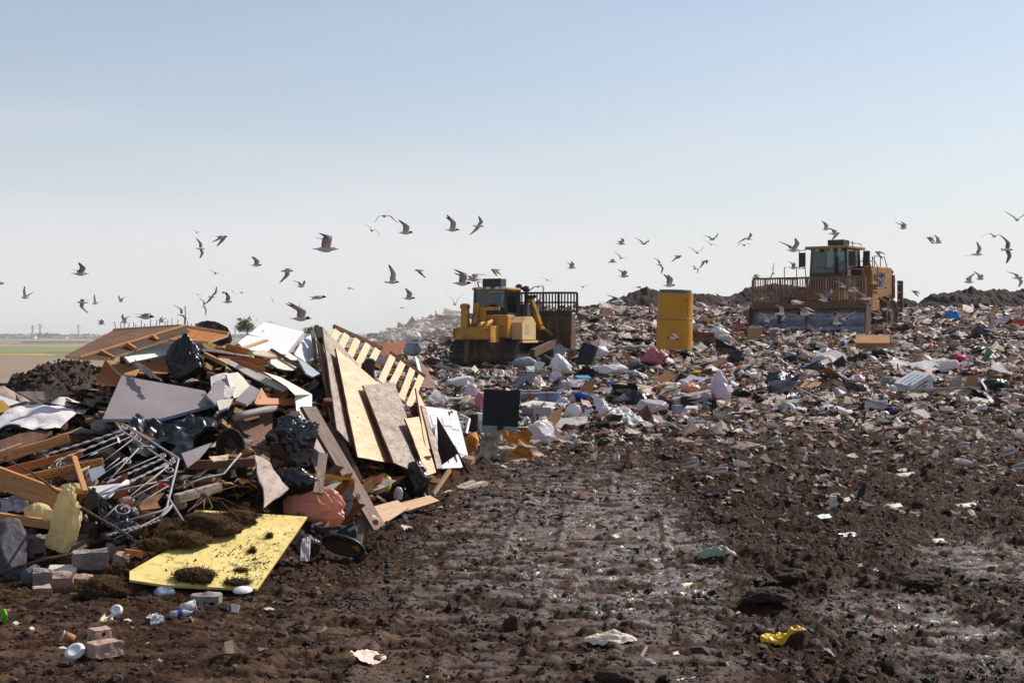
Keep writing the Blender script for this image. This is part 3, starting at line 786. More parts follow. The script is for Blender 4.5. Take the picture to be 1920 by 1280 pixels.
# ------------------------------------------------------------------ dozer (seen from behind, blade away from the camera)
def glyphs(mb, text, origin, ux, uy, h, mi=0, depth=0.012, n=None):
    """flat block lettering: each letter built of thin bars"""
    G = {'K': ['v0', 'd1', 'd2'], 'O': ['v0', 'v1', 'h0', 'h2'], 'M': ['v0', 'v1', 'd3', 'd4'], 'A': ['v0', 'v1', 'h2', 'h1'], 'T': ['h2', 'vm'], 'S': ['h0', 'h1', 'h2', 'vl', 'vr'],
         'U': ['v0', 'v1', 'h0'], 'C': ['v0', 'h0', 'h2'], 'E': ['v0', 'h0', 'h1', 'h2'], '3': ['v1', 'h0', 'h1', 'h2'], '6': ['v0', 'h0', 'h1', 'h2', 'vr'], '8': ['v0', 'v1', 'h0', 'h1', 'h2'],
         'R': ['v0', 'h2', 'h1', 'vR', 'd2'], 'N': ['v0', 'v1', 'd5'], '1': ['vm'], '-': ['h1'], 'P': ['v0', 'h2', 'h1', 'vR'], 'L': ['v0', 'h0'], 'I': ['vm'], 'H': ['v0', 'v1', 'h1']}
    ux = Vector(ux).normalized(); uy = Vector(uy).normalized(); uz = ux.cross(uy).normalized(); o = Vector(origin); w = h * 0.62; t = h * 0.16
    S = {'v0': ((0,0),(0,1)), 'v1': ((1,0),(1,1)), 'vm': ((.5,0),(.5,1)), 'h0': ((0,0),(1,0)), 'h1': ((0,.5),(1,.5)), 'h2': ((0,1),(1,1)), 'd1': ((0,.45),(1,1)), 'd2': ((.2,.5),(1,0)),
         'd3': ((0,1),(.5,.4)), 'd4': ((.5,.4),(1,1)), 'd5': ((0,1),(1,0)), 'vl': ((0,.5),(0,1)), 'vr': ((1,0),(1,.5)), 'vR': ((1,.5),(1,1))}
    for i, ch in enumerate(text):
        for s in G.get(ch, []):
            (a, b), (c, d) = S[s]
            mb.bar(o + ux*(i*w*1.35 + a*w) + uy*b*h, o + ux*(i*w*1.35 + c*w) + uy*d*h, t, depth, mi, up=uz)

def loop_track(mb_shoe, prof, x0, x1, pitch):
    """one track: shoes laid round a closed profile (list of (y, z))"""
    pts = [Vector((0, p[0], p[1])) for p in prof]; pts.append(pts[0])
    out = []
    acc = 0.0
    for a, b in zip(pts, pts[1:]):
        d = (b - a).length; t = (b - a).normalized()
        while acc < d:
            out.append((a + t * acc, t)); acc += pitch
        acc -= d
    return out

def build_dozer():
    D0 = 60.0
    o = P(934, 690, D0)
    gz = float(macro(o.x, o.y))
    t = thing('bulldozer', 'yellow tracked bulldozer with ripper and slatted landfill blade working the waste slope', 'bulldozer', (o.x, D0, max(o.z, 0.3) - 0.14), rz=-R(21), world=False)
    Y, LIT, BK, TR, BR = MATS['dozer_yellow'], MATS['dozer_lit_dusty'], MATS['machine_black'], MATS['track_steel'], MATS['steel_brown']
    def round_prof(y0, y1, z0, z1):
        r = (z1 - z0) / 2; zc = (z0 + z1) / 2; pr = []
        for k in range(13): a = -PI/2 + PI*k/12; pr.append((y1 - r + math.cos(a)*r, zc + math.sin(a)*r))
        for k in range(13): a = PI/2 + PI*k/12; pr.append((y0 + r*1.1 + math.cos(a)*r*1.1, zc + math.sin(a)*r))
        return pr
    for sx in (-1, 1):
        xc = sx * 1.08; w = 0.66
        prof = round_prof(-1.75, 1.9, 0.02, 1.22)
        tr = MB().box((xc - 0.16, -1.2, 0.25), (xc + 0.16, 1.35, 0.85)).build('track', TR, t)
        shoes = loop_track(None, prof, 0, 0, 0.235)
        me = None
        for p, tan in shoes:
            q = tan.cross(Vector((1, 0, 0)))
            mb = MB()
            mb.box((-w/2, -0.112, -0.02), (w/2, 0.112, 0.02)).box((-w/2, -0.10, -0.02), (w/2, -0.07, 0.085))
            if me is None:
                so = mb.build('track_shoe', TR, tr); me = so.data
            else:
                so = bpy.data.objects.new('track_shoe', me); COL.objects.link(so); so.parent = tr
            nrm = Vector((0, tan.z, -tan.y)) * -1
            if (p - Vector((0, 0.05, 0.62))).dot(nrm) < 0: nrm = -nrm
            yv = tan; xv = yv.cross(nrm)
            so.matrix_local = Matrix(((xv.x, yv.x, nrm.x, xc), (xv.y, yv.y, nrm.y, p.y), (xv.z, yv.z, nrm.z, p.z), (0,0,0,1)))
        for k in range(6):
            yy = -1.0 + k * 0.42
            MB().cyl((xc - 0.2, yy, 0.30), (xc + 0.2, yy, 0.30), 0.17, 12).build('track_roller', TR, tr)
        MB().cyl((xc - 0.14, -1.12, 0.64), (xc + 0.14, -1.12, 0.64), 0.50, 18).build('sprocket', TR, tr)
        MB().cyl((xc - 0.14, 1.32, 0.62), (xc + 0.14, 1.32, 0.62), 0.48, 18).build('idler', TR, tr)
    # hull, rear tank, side boxes, hood
    MB().box((-0.74, -1.6, 0.45), (0.74, 2.0, 1.35)).build('hull', BR, t)
    MB().box((-0.62, -1.62, 0.5), (0.62, -1.5, 1.25), bev=0.03).box((-0.45, -1.75, 0.55), (-0.2, -1.6, 1.2)).box((0.2, -1.75, 0.55), (0.45, -1.6, 1.2)).build('rear_case', BR, t)
    rt = MB().box((-0.55, -1.55, 1.36), (1.02, -0.75, 2.28), bev=0.05).build('fuel_tank', Y, t)
    mb = MB(); glyphs(mb, 'KOMATSU', (0.12, -1.565, 1.72), (1,0,0), (0,0,1), 0.085); mb.build('lettering', MATS['decal_dark'], rt)
    MB().box((-1.35, -0.7, 1.30), (-0.75, 0.9, 1.95), bev=0.04).build('fender', Y, t)
    sb = MB().prism([(-1.1, 1.30), (0.45, 1.30), (0.45, 1.98), (0.05, 2.22), (-0.75, 2.22), (-1.1, 1.98)], 'x', 1.02, 1.46).build('side_tank', LIT, t)
    MB().box((1.462, -0.72, 1.52), (1.468, -0.38, 1.92)).build('decal', MATS['decal_pale'], sb)
    MB().box((1.02, -1.15, 1.18), (1.5, 0.6, 1.27)).build('fender', LIT, t)
    MB().box((-0.62, 0.55, 1.3), (0.62, 2.15, 2.25), bev=0.06).build('hood', Y, t)
    MB().box((-0.6, 2.155, 1.32), (0.6, 2.25, 2.15), bev=0.03).build('radiator_grille', BK, t)
    # cab: floor, posts, roof, panes, seat
    x0, x1, y0, y1, zb, zt = -0.70, 0.70, -0.85, 0.50, 2.28, 3.28
    cab = MB().box((x0, y0, zb), (x1, y1, zb + 0.10)).build('cab', BK, t)
    for x in (x0, x1):
        for y in (y0, y1):
            MB().bar((x*0.97, y, zb), (x*0.93, y*0.95, zt), 0.11, 0.11).build('post', BK, cab)
    MB().box((x0*0.95, y0*1.0, zb + 0.1), (x1*0.95, y0 + 0.05, zb + 0.22)).build('sill', BK, cab)
    MB().box((x0*0.9, y0 + 0.0, zb + 0.22), (x1*0.9, y0 + 0.02, zt)).build('pane', MATS['cab_glass'], cab)
    MB().box((x0*0.9, y1 - 0.03, zb + 0.1), (x1*0.9, y1 - 0.01, zt)).build('pane', MATS['cab_glass'], cab)
    for s in (-1, 1): MB().box((s*0.66 - 0.01, y0*0.9, zb + 0.1), (s*0.66 + 0.01, y1*0.85, zt)).build('pane', MATS['cab_glass'], cab)
    MB().box((-0.30, -0.35, zb + 0.1), (0.30, 0.15, zb + 0.42), bev=0.06).box((-0.28, -0.45, zb + 0.35), (0.28, -0.30, zb + 0.92), bev=0.06).build('seat', MATS['cloth_navy'], cab)
    rf = MB().box((-0.76, -0.95, zt), (0.76, 0.62, zt + 0.11), bev=0.04).build('cab_roof', Y, t)
    MB().box((-0.30, -0.98, zt + 0.11), (0.50, -0.35, zt + 0.46), bev=0.03).build('air_conditioner', BK, rf)
    for x in (-0.45, -0.05, 0.35, 0.6):
        MB().box((x - 0.09, -1.0, zt + 0.03), (x + 0.09, -0.9, zt + 0.13), bev=0.015).build('work_lamp', MATS['white_paint'], rf)
    MB().tube([(-0.62, -0.5, zt + 0.1), (-0.62, -0.7, zt + 0.3), (-0.5, -0.8, zt + 0.34)], 0.03, 6).build('hose', BK, rf)
    MB().tube([(-0.66, -0.8, zt + 0.1), (-0.72, -0.85, zt + 0.55)], 0.008, 4).build('antenna', BK, rf)
    # exhaust stacks and air intake with domed caps
    for x, y, zt2 in ((0.55, 0.95, 3.32), (0.78, 1.15, 3.25)):
        e = MB().cyl((x, y, 2.1), (x, y, zt2), 0.07, 10).build('exhaust_stack', BK, t)
        MB().lathe([(0.02, -0.10), (0.13, -0.08), (0.16, 0.02), (0.12, 0.12), (0.02, 0.16)], 12).build('cap', BK, e)
        e.children[0].location = (x, y, zt2 + 0.1)
    MB().box((0.66, 0.7, 2.2), (0.98, 1.3, 2.75), bev=0.05).build('air_cleaner', BK, t)
    for x in (0.68, 0.98):
        MB().tube([(x, 0.35, 2.2), (x, 0.35, 2.7), (x, 0.7, 2.7), (x, 0.7, 2.2)], 0.02, 5).build('grab_rail', BK, t)
    # ripper
    rp = MB().box((-0.90, -2.45, 1.30), (0.62, -1.95, 1.78), bev=0.07).build('ripper_beam', Y, t)
    MB().box((-0.93, -2.47, 1.34), (-0.905, -1.93, 1.74)).box((0.625, -2.55, 1.20), (0.70, -1.7, 1.85)).build('end_plate', Y, rp)
    MB().prism([(-2.35, 1.78), (-1.95, 1.78), (-2.02, 2.55), (-2.1, 2.72), (-2.24, 2.72), (-2.3, 2.55)], 'x', -0.66, -0.42).build('ripper_upright', Y, t)
    MB().cyl((-0.72, -2.17, 2.60), (-0.36, -2.17, 2.60), 0.09, 12).build('pin', BK, t)
    MB().prism([(-1.95, 1.78), (-1.7, 1.78), (-1.74, 2.75), (-1.9, 2.75)], 'x', -0.28, -0.12).build('ripper_upright', Y, t)
    MB().cyl((-0.2, -2.1, 1.9), (-0.2, -1.6, 2.7), 0.07, 10).build('hydraulic_cylinder', Y, t)
    MB().cyl((0.30, -2.2, 1.85), (0.42, -1.55, 2.05), 0.10, 10).cyl((0.05, -2.2, 1.85), (0.1, -1.6, 2.0), 0.08, 10).build('hydraulic_cylinder', Y, t)
    MB().box((-0.12, -1.75, 1.75), (0.14, -1.6, 2.55), bev=0.02).box((-0.12, -1.73, 2.45), (0.72, -1.6, 2.58), bev=0.02).build('guard_frame', Y, t)
    MB().bar((-0.4, -2.1, 1.35), (-0.4, -2.35, 0.35), 0.14, 0.32).build('ripper_shank', BR, t)
    MB().bar((0.3, -1.9, 1.4), (0.5, -1.5, 0.5), 0.3, 0.3).bar((-0.55, -1.9, 1.4), (-0.55, -1.5, 0.5), 0.3, 0.3).build('ripper_link', BR, t)
    # blade: curved mouldboard, slatted trash screen with angled wings
    LZ = 1.02
    bl = []
    for k in range(9):
        a = -0.75 + 1.5 * k / 8; bl.append((3.35 - 0.42 * math.cos(a) + 0.35, LZ - 0.1 + 1.40 * (k / 8)))
    pr = bl + [(y - 0.07, z) for y, z in reversed(bl)]
    bd = MB().prism(pr, 'x', -2.05, 2.05).build('blade', BR, t)
    for s in (-1, 1):
        MB().prism([(3.0, LZ - 0.2), (3.7, LZ - 0.2), (3.6, LZ + 1.35), (3.15, LZ + 1.35)], 'x', s*2.06 - 0.03, s*2.06 + 0.03).build('end_plate', BR, bd)
    for x in (-1.5, -0.7, 0.7, 1.5): MB().box((x - 0.05, 3.0, LZ + 0.05), (x + 0.05, 3.3, LZ + 1.2)).build('stiffener', BR, bd)
    MB().box((-2.0, 3.15, LZ + 0.62), (2.0, 3.22, LZ + 0.74)).build('stiffener', BR, bd)
    sc = MB().box((-2.05, 3.24, LZ + 1.30), (2.05, 3.34, LZ + 1.42)).build('trash_screen', BK, t)
    zs0, zs1 = LZ + 1.42, LZ + 2.25
    xs_w = [(-1.62, 3.29), (1.62, 3.29)]
    pan = [((-2.12, 3.75), (-1.45, 3.29)), ((-1.45, 3.29), (1.45, 3.29)), ((1.45, 3.29), (2.12, 3.75))]
    for (ax, ay), (bx, by) in pan:
        for zz, hh in ((zs1, 0.09), (LZ + 1.84, 0.07), (zs0 + 0.03, 0.07)):
            MB().bar((ax, ay, zz), (bx, by, zz), 0.06, hh).build('rail', BK, sc)
        ln = math.hypot(bx - ax, by - ay); n = max(2, int(ln / 0.135))
        for i in range(n + 1):
            x = ax + (bx - ax) * i / n; y = ay + (by - ay) * i / n; w = 0.09 if i in (0, n) or i % 8 == 0 else 0.045
            MB().box((x - w/2, y - 0.035, zs0), (x + w/2, y + 0.035, zs1)).build('slat', BK, sc)
    # push arms and lift cylinders
    for s in (-1, 1):
        MB().bar((s*1.55, -0.2, 0.75), (s*1.55, 3.2, 1.25), 0.2, 0.3).build('push_arm', BR, t)
        MB().bar((s*0.98, 1.1, 3.05), (s*1.12, 2.05, 1.75), 0.16, 0.2).build('lift_frame', Y, t)
        MB().cyl((s*1.12, 2.05, 1.8), (s*1.2, 3.1, 1.5), 0.09, 10).build('lift_cylinder', Y, t)
        MB().box((s*0.98 - 0.12, 1.0, 2.95), (s*0.98 + 0.12, 1.2, 3.12), bev=0.03).box((s*0.98 + 0.1, 1.0, 3.0), (s*0.98 + 0.3, 1.15, 3.12)).build('lamp_bracket', BK, t)
    MB().tube([(1.15, 1.9, 1.9), (1.45, 1.95, 1.95), (1.5, 2.0, 1.4)], 0.03, 6).build('hose', BR, t)
build_dozer()

# ------------------------------------------------------------------ compactor (facing the camera)
def build_compactor():
    D0 = 75.0
    o = P(1570, 622, D0)
    t = thing('landfill_compactor', 'big yellow wheeled compactor with wide slatted front blade among gulls', 'compactor', (o.x, D0, o.z), rz=PI - R(35), world=False, scale=1.03)
    Y, RU, BK, ST, WH = MATS['comp_yellow'], MATS['comp_rust'], MATS['machine_black'], MATS['steel_worn'], MATS['steel_brown']
    # local: +Y forward (towards the camera after turning)
    # wheels with cleats
    for sx in (-1, 1):
        for yc in (1.55, -2.0):
            xi, xo = sx * 1.05, sx * 2.05; r = 0.80
            prof = [(r*0.55, xi), (r, xi), (r, xo), (r*0.93, xo), (r*0.9, xo - sx*0.08), (r*0.35, xo - sx*0.12), (r*0.30, xo - sx*0.02), (0.02, xo - sx*0.02)]
            mb = MB(); mb.X = Matrix.Translation((0, yc, 0.82)); mb.lathe(prof, 28, axis='x')
            w = mb.build('wheel', WH, t, smooth=False)
            me = None
            for row in range(4):
                xx = xi + (xo - xi) * (row + 0.5) / 4
                for k in range(12):
                    a = 2*PI*(k + 0.5*(row % 2))/12
                    if me is None:
                        c = MB().prism([(-0.09, -0.05), (0.09, -0.05), (0.06, 0.15), (-0.06, 0.15)], 'x', -0.08, 0.08).build('cleat', WH, w); me = c.data
                    else:
                        c = bpy.data.objects.new('cleat', me); COL.objects.link(c); c.parent = w
                    c.matrix_local = Matrix.Translation((xx, yc + math.cos(a)*r, 0.82 + math.sin(a)*r)) @ Matrix.Rotation(a - PI/2, 4, 'X')
    # frame, hood, steps, cab
    MB().box((-1.0, -3.4, 0.75), (1.0, 1.9, 1.55)).build('frame', RU, t)
    MB().box((-1.25, 0.2, 1.5), (1.25, 2.3, 2.05), bev=0.04).build('front_frame', Y, t)
    hd = MB().box((-1.45, -3.6, 1.55), (1.45, -0.75, 3.25), bev=0.06).build('engine_hood', Y, t)
    MB().box((-1.456, -2.6, 2.5), (-1.450, -1.7, 2.95)).box((-1.47, -1.55, 2.55), (-1.46, -1.1, 2.85)).build('vent_panel', BK, hd)
    MB().box((-1.5, -3.9, 1.7), (1.5, -3.62, 2.9), bev=0.04).build('radiator_guard', RU, t)
    MB().cyl((-1.35, -3.75, 2.95), (-1.35, -3.75, 3.12), 0.10, 8).cyl((-1.35, -3.8, 2.6), (-1.5, -3.8, 2.6), 0.09, 8).build('rear_lamp', BK, t)
    for k, (yy, zz) in enumerate(((0.85, 1.62), (0.15, 2.02), (-0.5, 2.32))):
        st = MB().box((-1.95, yy - 0.62, zz - 0.06), (-1.05, yy + 0.12, zz), bev=0.015).build('step', Y, t)
        MB().box((-1.9, yy - 0.6, zz - 0.45), (-1.1, yy + 0.08, zz - 0.063)).build('riser', Y, st)
    MB().box((-1.9, -0.7, 1.0), (-1.05, 1.2, 1.55), bev=0.04).build('side_box', Y, t)
    MB().box((-1.35, 0.1, 2.05), (1.35, 1.75, 2.15)).build('platform', BK, t)
    x0, x1, y0, y1, zb, zt = -0.95, 0.95, -0.65, 1.15, 2.15, 4.02
    cab = MB().box((x0, y0, zb), (x1, y1, zb + 0.3), bev=0.02).build('cab', BK, t)
    for x, y in ((x0, y0), (x1, y0), (x0, y1), (x1, y1), (-0.42, y1 + 0.12)):
        MB().bar((x*0.98, y, zb), (x*0.90, y*0.92, zt), 0.10, 0.10).build('post', BK, cab)
    MB().box((x0*0.93, y1 - 0.04, zb + 0.3), (x1*0.93, y1 - 0.02, zt)).build('pane', MATS['cab_glass'], cab)
    MB().box((x0*0.93, y0 + 0.04, zb + 0.8), (x1*0.93, y0 + 0.06, zt)).build('pane', MATS['cab_glass'], cab)
    for s in (-1, 1): MB().box((s*0.90 - 0.01, y0*0.9, zb + 0.3), (s*0.90 + 0.01, y1*0.9, zt)).build('pane', MATS['cab_glass'], cab)
    MB().box((x0*0.96, y1 + 0.0, zb + 0.28), (x1*0.96, y1 + 0.03, zb + 0.72)).build('kick_panel', BK, cab)
    MB().bar((-0.85, y1 + 0.05, zb + 0.75), (0.6, y1 + 0.05, zb + 1.05), 0.03, 0.03).build('wiper', BK, cab)
    MB().box((-0.3, -0.25, zb + 0.3), (0.3, 0.3, zb + 0.72), bev=0.06).box((-0.28, -0.4, zb + 0.65), (0.28, -0.25, zb + 1.35), bev=0.06).build('seat', MATS['cloth_dark'], cab)
    MB().bar((0, 0.75, zb + 0.3), (0, 0.6, zb + 0.95), 0.12, 0.12).cyl((-0.2, 0.55, zb + 1.0), (0.2, 0.55, zb + 1.0), 0.03, 8).build('steering_column', BK, cab)
    rf = MB().box((-1.12, -0.85, zt), (1.12, 1.38, zt + 0.14), bev=0.04).build('cab_roof', Y, t)
    MB().box((-0.55, -0.2, zt + 0.2), (0.28, 0.55, zt + 0.48), bev=0.02).box((-0.5, -0.15, zt + 0.14), (-0.4, 0.5, zt + 0.2)).box((0.13, -0.15, zt + 0.14), (0.23, 0.5, zt + 0.2)).build('air_conditioner', BK, rf)
    MB().tube([(-0.95, -0.7, zt + 0.13), (-0.95, -0.7, zt + 0.3), (-0.95, 0.9, zt + 0.3), (-0.95, 0.9, zt + 0.13)], 0.02, 5).build('roof_rail', RU, rf)
    MB().cyl((-0.75, -0.1, zt + 0.14), (-0.75, -0.1, zt + 0.42), 0.03, 6).build('beacon', MATS['orange_card'], rf)
    for x in (-0.7, -0.3, 0.45): MB().cyl((x, 1.36, zt - 0.06), (x, 1.46, zt - 0.06), 0.08, 8).build('work_lamp', MATS['decal_pale'], rf)
    for s, yy in ((-1, 1.25), (1, 1.35)):
        mr = MB().tube([(s*1.05, yy, zt - 0.02), (s*1.42, yy, zt - 0.05), (s*1.42, yy, zt - 0.95), (s*1.1, yy, zt - 0.9)], 0.025, 5).build('mirror_arm', BK, t)
        MB().box((s*1.25 - 0.16, yy - 0.05, zt - 0.85), (s*1.25 + 0.16, yy + 0.02, zt - 0.15), bev=0.02).build('mirror', BK, mr)
    MB().cyl((-1.05, -1.15, 3.2), (-1.05, -1.15, 4.0), 0.17, 10).build('air_cleaner', BK, t)
    MB().cyl((-0.75, -1.6, 3.2), (-0.75, -1.6, 3.7), 0.08, 10).build('exhaust_stack', BK, t)
    def rail(pts, nm='handrail'): MB().tube(pts, 0.024, 5).build(nm, MATS['rail_brown'], t)
    rail([(1.3, 1.9, 2.05), (1.3, 1.9, 3.15), (1.95, 1.9, 3.15), (1.95, 1.9, 2.05)])
    rail([(1.3, 1.9, 2.55), (1.95, 1.9, 2.55)]); rail([(1.3, 1.9, 2.05), (1.3, 1.9, 3.15), (1.3, 0.9, 3.15), (1.3, 0.7, 2.05)])
    rail([(-1.05, 1.8, 2.05), (-1.05, 1.8, 2.8), (-1.1, 1.6, 3.0), (-1.8, 1.2, 3.0), (-1.9, 1.0, 1.7)]); rail([(-1.05, 1.8, 2.5), (-1.85, 1.1, 2.5)])
    rail([(-1.9, 0.3, 1.7), (-1.9, 0.3, 2.95), (-1.5, -0.4, 3.45), (-1.5, -0.5, 2.4)]); rail([(-1.9, -0.4, 2.0), (-1.9, -0.4, 3.2), (-1.45, -0.9, 3.7), (-1.45, -0.95, 3.2)])
    rail([(-1.4, -1.3, 3.24), (-1.4, -1.3, 3.75), (-1.4, -2.6, 3.75), (-1.4, -3.0, 3.24)]); rail([(-1.4, -2.1, 3.24), (-1.4, -2.1, 3.75)])
    rail([(0.2, -1.2, 3.24), (0.2, -1.2, 3.5), (-1.3, -1.2, 3.5)])
    rail([(-1.7, -3.7, 0.9), (-1.7, -3.7, 2.6), (-1.7, -4.15, 2.6), (-1.7, -4.15, 0.9)], 'ladder'); MB().box((-1.78, -4.25, 1.0), (-1.5, -4.15, 2.6)).build('rear_guard', RU, t)
    for zz in (1.2, 1.6, 2.0, 2.4): rail([(-1.7, -3.7, zz), (-1.7, -4.15, zz)], 'rung')
    # blade
    bl = []
    for k in range(9):
        q = k / 8; bl.append((3.55 + 0.30 * (q - 0.55) ** 2 * 4 - 0.15, 0.18 + 1.12 * q))
    pr = [(y, z) for y, z in bl] + [(y - 0.08, z) for y, z in reversed(bl)]
    bd = MB().prism(pr, 'x', -2.92, 2.92).build('blade', ST, t)
    MB().prism([(3.74, -0.16), (3.94, -0.12), (3.78, 0.24), (3.66, 0.24)], 'x', -2.95, 2.95).build('cutting_edge', ST, bd)
    for s in (-1, 1): MB().prism([(3.25, 0.0), (3.95, -0.1), (3.72, 1.32), (3.3, 1.32)], 'x', s*2.96 - 0.03, s*2.96 + 0.03).build('end_plate', WH, bd)
    MB().box((-2.92, 3.45, 1.08), (2.92, 3.72, 1.34), bev=0.02).build('top_band', RU, bd)
    for k in range(14):
        x = -2.5 + 5.0*k/13; MB().cyl((x, 3.86, 0.06), (x, 3.93, 0.05), 0.035, 6).build('bolt', BK, bd)
    for x in (-1.35, 0.1, 1.5): MB().box((x - 0.012, 3.40, 0.25), (x + 0.012, 3.62, 1.05)).build('weld_seam', RU, bd)
    sc = MB().box((-2.82, 3.5, 1.345), (2.82, 3.62, 1.42)).build('trash_screen', RU, t)
    for zz, hh in ((2.55, 0.09), (1.98, 0.06)): MB().box((-2.84, 3.52, zz - hh/2), (2.84, 3.60, zz + hh/2)).build('rail', MATS['rail_brown'], sc)
    n = 44
    for i in range(n + 1):
        x = -2.82 + 5.64 * i / n; big = i in (0, 4, 10, 15, 22, 28, 33, 39, n); w = 0.12 if i in (0, n) else 0.075 if big else 0.035
        MB().box((x - w/2, 3.51 if big else 3.535, 1.42), (x + w/2, 3.61 if big else 3.585, 2.51)).build('slat', RU if not big else MATS['rail_brown'], sc)
    for s in (-1, 1):
        MB().bar((s*0.95, 1.5, 0.9), (s*0.95, 3.4, 0.6), 0.25, 0.3).build('blade_arm', RU, t)
        MB().cyl((s*0.5, 2.0, 1.5), (s*0.5, 3.4, 0.9), 0.09, 10).build('lift_cylinder', ST, t)
    # the operator behind the windscreen
    Mx = t.matrix_basis
    base = Mx @ Vector((0, 0.0, zb + 0.70))
    return t, Mx, base, zb
CT, CM, CBASE, CZB = build_compactor()

def seated_operator():
    me = bpy.data.meshes.new('person')
    J = [(0,0,0.05), (0,-0.02,0.32), (0,-0.01,0.50), (0,0.02,0.62), (0,0.04,0.76), (0,0.03,0.86),
         (0.21,0,0.47), (0.27,0.14,0.24), (0.18,0.40,0.27), (-0.21,0,0.47), (-0.27,0.14,0.24), (-0.18,0.40,0.27),
         (0.11,0.10,0.04), (0.14,0.48,0.06), (0.14,0.52,-0.35), (-0.11,0.10,0.04), (-0.14,0.48,0.06), (-0.14,0.52,-0.35)]
    E = [(0,1),(1,2),(2,3),(3,4),(4,5),(2,6),(6,7),(7,8),(2,9),(9,10),(10,11),(0,12),(12,13),(13,14),(0,15),(15,16),(16,17)]
    Rr = [.16,.17,.15,.06,.105,.08,.075,.055,.045,.075,.055,.045,.09,.075,.055,.09,.075,.055]
    me.from_pydata([(x, y, z) for x, y, z in J], E, [])
    o = bpy.data.objects.new('person', me); COL.objects.link(o)
    o.modifiers.new('skin', 'SKIN'); me.skin_vertices[0].data[0].use_root = True
    for v, r in zip(me.skin_vertices[0].data, Rr): v.radius = (r, r * (0.75 if r > .12 else 1))
    s = o.modifiers.new('subsurf', 'SUBSURF'); s.levels = 1; s.render_levels = 1
    me.materials.append(MATS['silhouette_dark'])  # whole figure, head included, coloured dark as a silhouette in shade
    o.matrix_world = CM @ Matrix.Translation((0, -0.08, CZB + 0.70))
    return tag(o, 'person seen as a dark silhouette seated at the controls inside the compactor cab', 'person')
seated_operator()

# ------------------------------------------------------------------ yellow steel drum
def drum():
    D = 56.0; pb = P(1264, 655, D); r = 33.5 / F * D; h = (655 - 549) / F * D
    t = thing('steel_drum', 'tall yellow steel drum with grey lid standing in the waste', 'drum', tuple(pb), world=False, rot=(R(1.0), R(1.2), 0))
    def shell(prof, nm):
        n = 64; vs = []
        for rr, z in prof:
            for j in range(n):
                q = 2*PI*j/n; d = 1 + 0.016*float(fbm2(np.array(j*6.0/n), np.array(z*1.7), 3, 4)) - 0.03*math.exp(-((q-4.1)/0.25)**2 - ((z-h*0.2)/0.2)**2) - 0.025*math.exp(-((q-5.2)/0.2)**2 - ((z-h*0.72)/0.15)**2)
                vs.append((rr*d*math.cos(q), rr*d*math.sin(q), z))
        k = len(prof); MB().add(vs, [(i*n+j, i*n+(j+1) % n, (i+1)*n+(j+1) % n, (i+1)*n+j) for i in range(k-1) for j in range(n)]).build(nm, MATS['drum_yellow'], t, smooth=True)
    shell([(r*1.0, h*0.525*i/9) for i in range(10)], 'lower_shell')
    shell([(r*0.985, h*(0.53 + 0.47*i/9)) for i in range(10)], 'upper_shell')
    MB().lathe([(r*0.97, h*0.522), (r*1.004, h*0.524), (r*1.004, h*0.538), (r*0.97, h*0.540)], 64, caps=False).build('seam_band', MATS['drum_lid'], t, smooth=True)
    MB().lathe([(0.01, h*0.99), (r*0.99, h*0.99), (r*0.985, h*1.004), (r*0.90, h*1.006), (r*0.90, h*1.045), (r*0.88, h*1.055), (0.01, h*1.055)], 40, caps=False).build('lid', MATS['drum_lid'], t)
    for a in (-100, -72, -50):
        q = R(a); x, y = math.cos(q)*r*0.985, math.sin(q)*r*0.985
        MB().bar((x, y, h*0.56), (x, y, h*0.97), 0.02, 0.02).build('weld_seam', MATS['drum_yellow'], t)
    q = R(-62); MB().tube([(math.cos(q)*r*0.99, math.sin(q)*r*0.99, h*0.86), (math.cos(q)*r*1.03, math.sin(q)*r*1.03, h*0.88), (math.cos(q+.06)*r*0.99, math.sin(q+.06)*r*0.99, h*0.90)], 0.015, 5).build('hook', MATS['rust'], t)
drum()
# ------------------------------------------------------------------ the heap of building waste
def dp(px, py):
    """distance of the heap's outer face along a line of sight"""
    f = float(np.interp(px, _FX, _FY)); df = CH * F / (f - HZ); dc = float(np.interp(px, _FX, _CD))
    q = (f - py) / (f - 605.0)
    return df + (dc - df) * max(-0.15, min(1.05, q))

VERB = []
def plane_pts(pts, d):
    A = [P(px, py, dd) for (px, py), dd in zip(pts[:3], d)]
    n = (A[1] - A[0]).cross(A[2] - A[0]).normalized()
    eye = Vector((0, 0, CH))
    if n.dot(eye - A[0]) < 0: n = -n
    out = list(A)
    for px, py in pts[3:]:
        r = P(px, py, 1.0) - eye
        t = (A[0] - eye).dot(n) / r.dot(n)
        out.append(eye + r * t)
    return out, n

def ragged(pts, amp, seed, step=14):
    rg = random.Random(seed); out = []
    n = len(pts)
    for i in range(n):
        a, b = Vector(pts[i]), Vector(pts[(i+1) % n]); L = (b - a).length; k = max(1, int(L / step))
        for j in range(k):
            p = a.lerp(b, j / k)
            if j or True: p = p + Vector((rg.uniform(-amp, amp), rg.uniform(-amp, amp)))
            out.append((p.x, p.y))
    return out

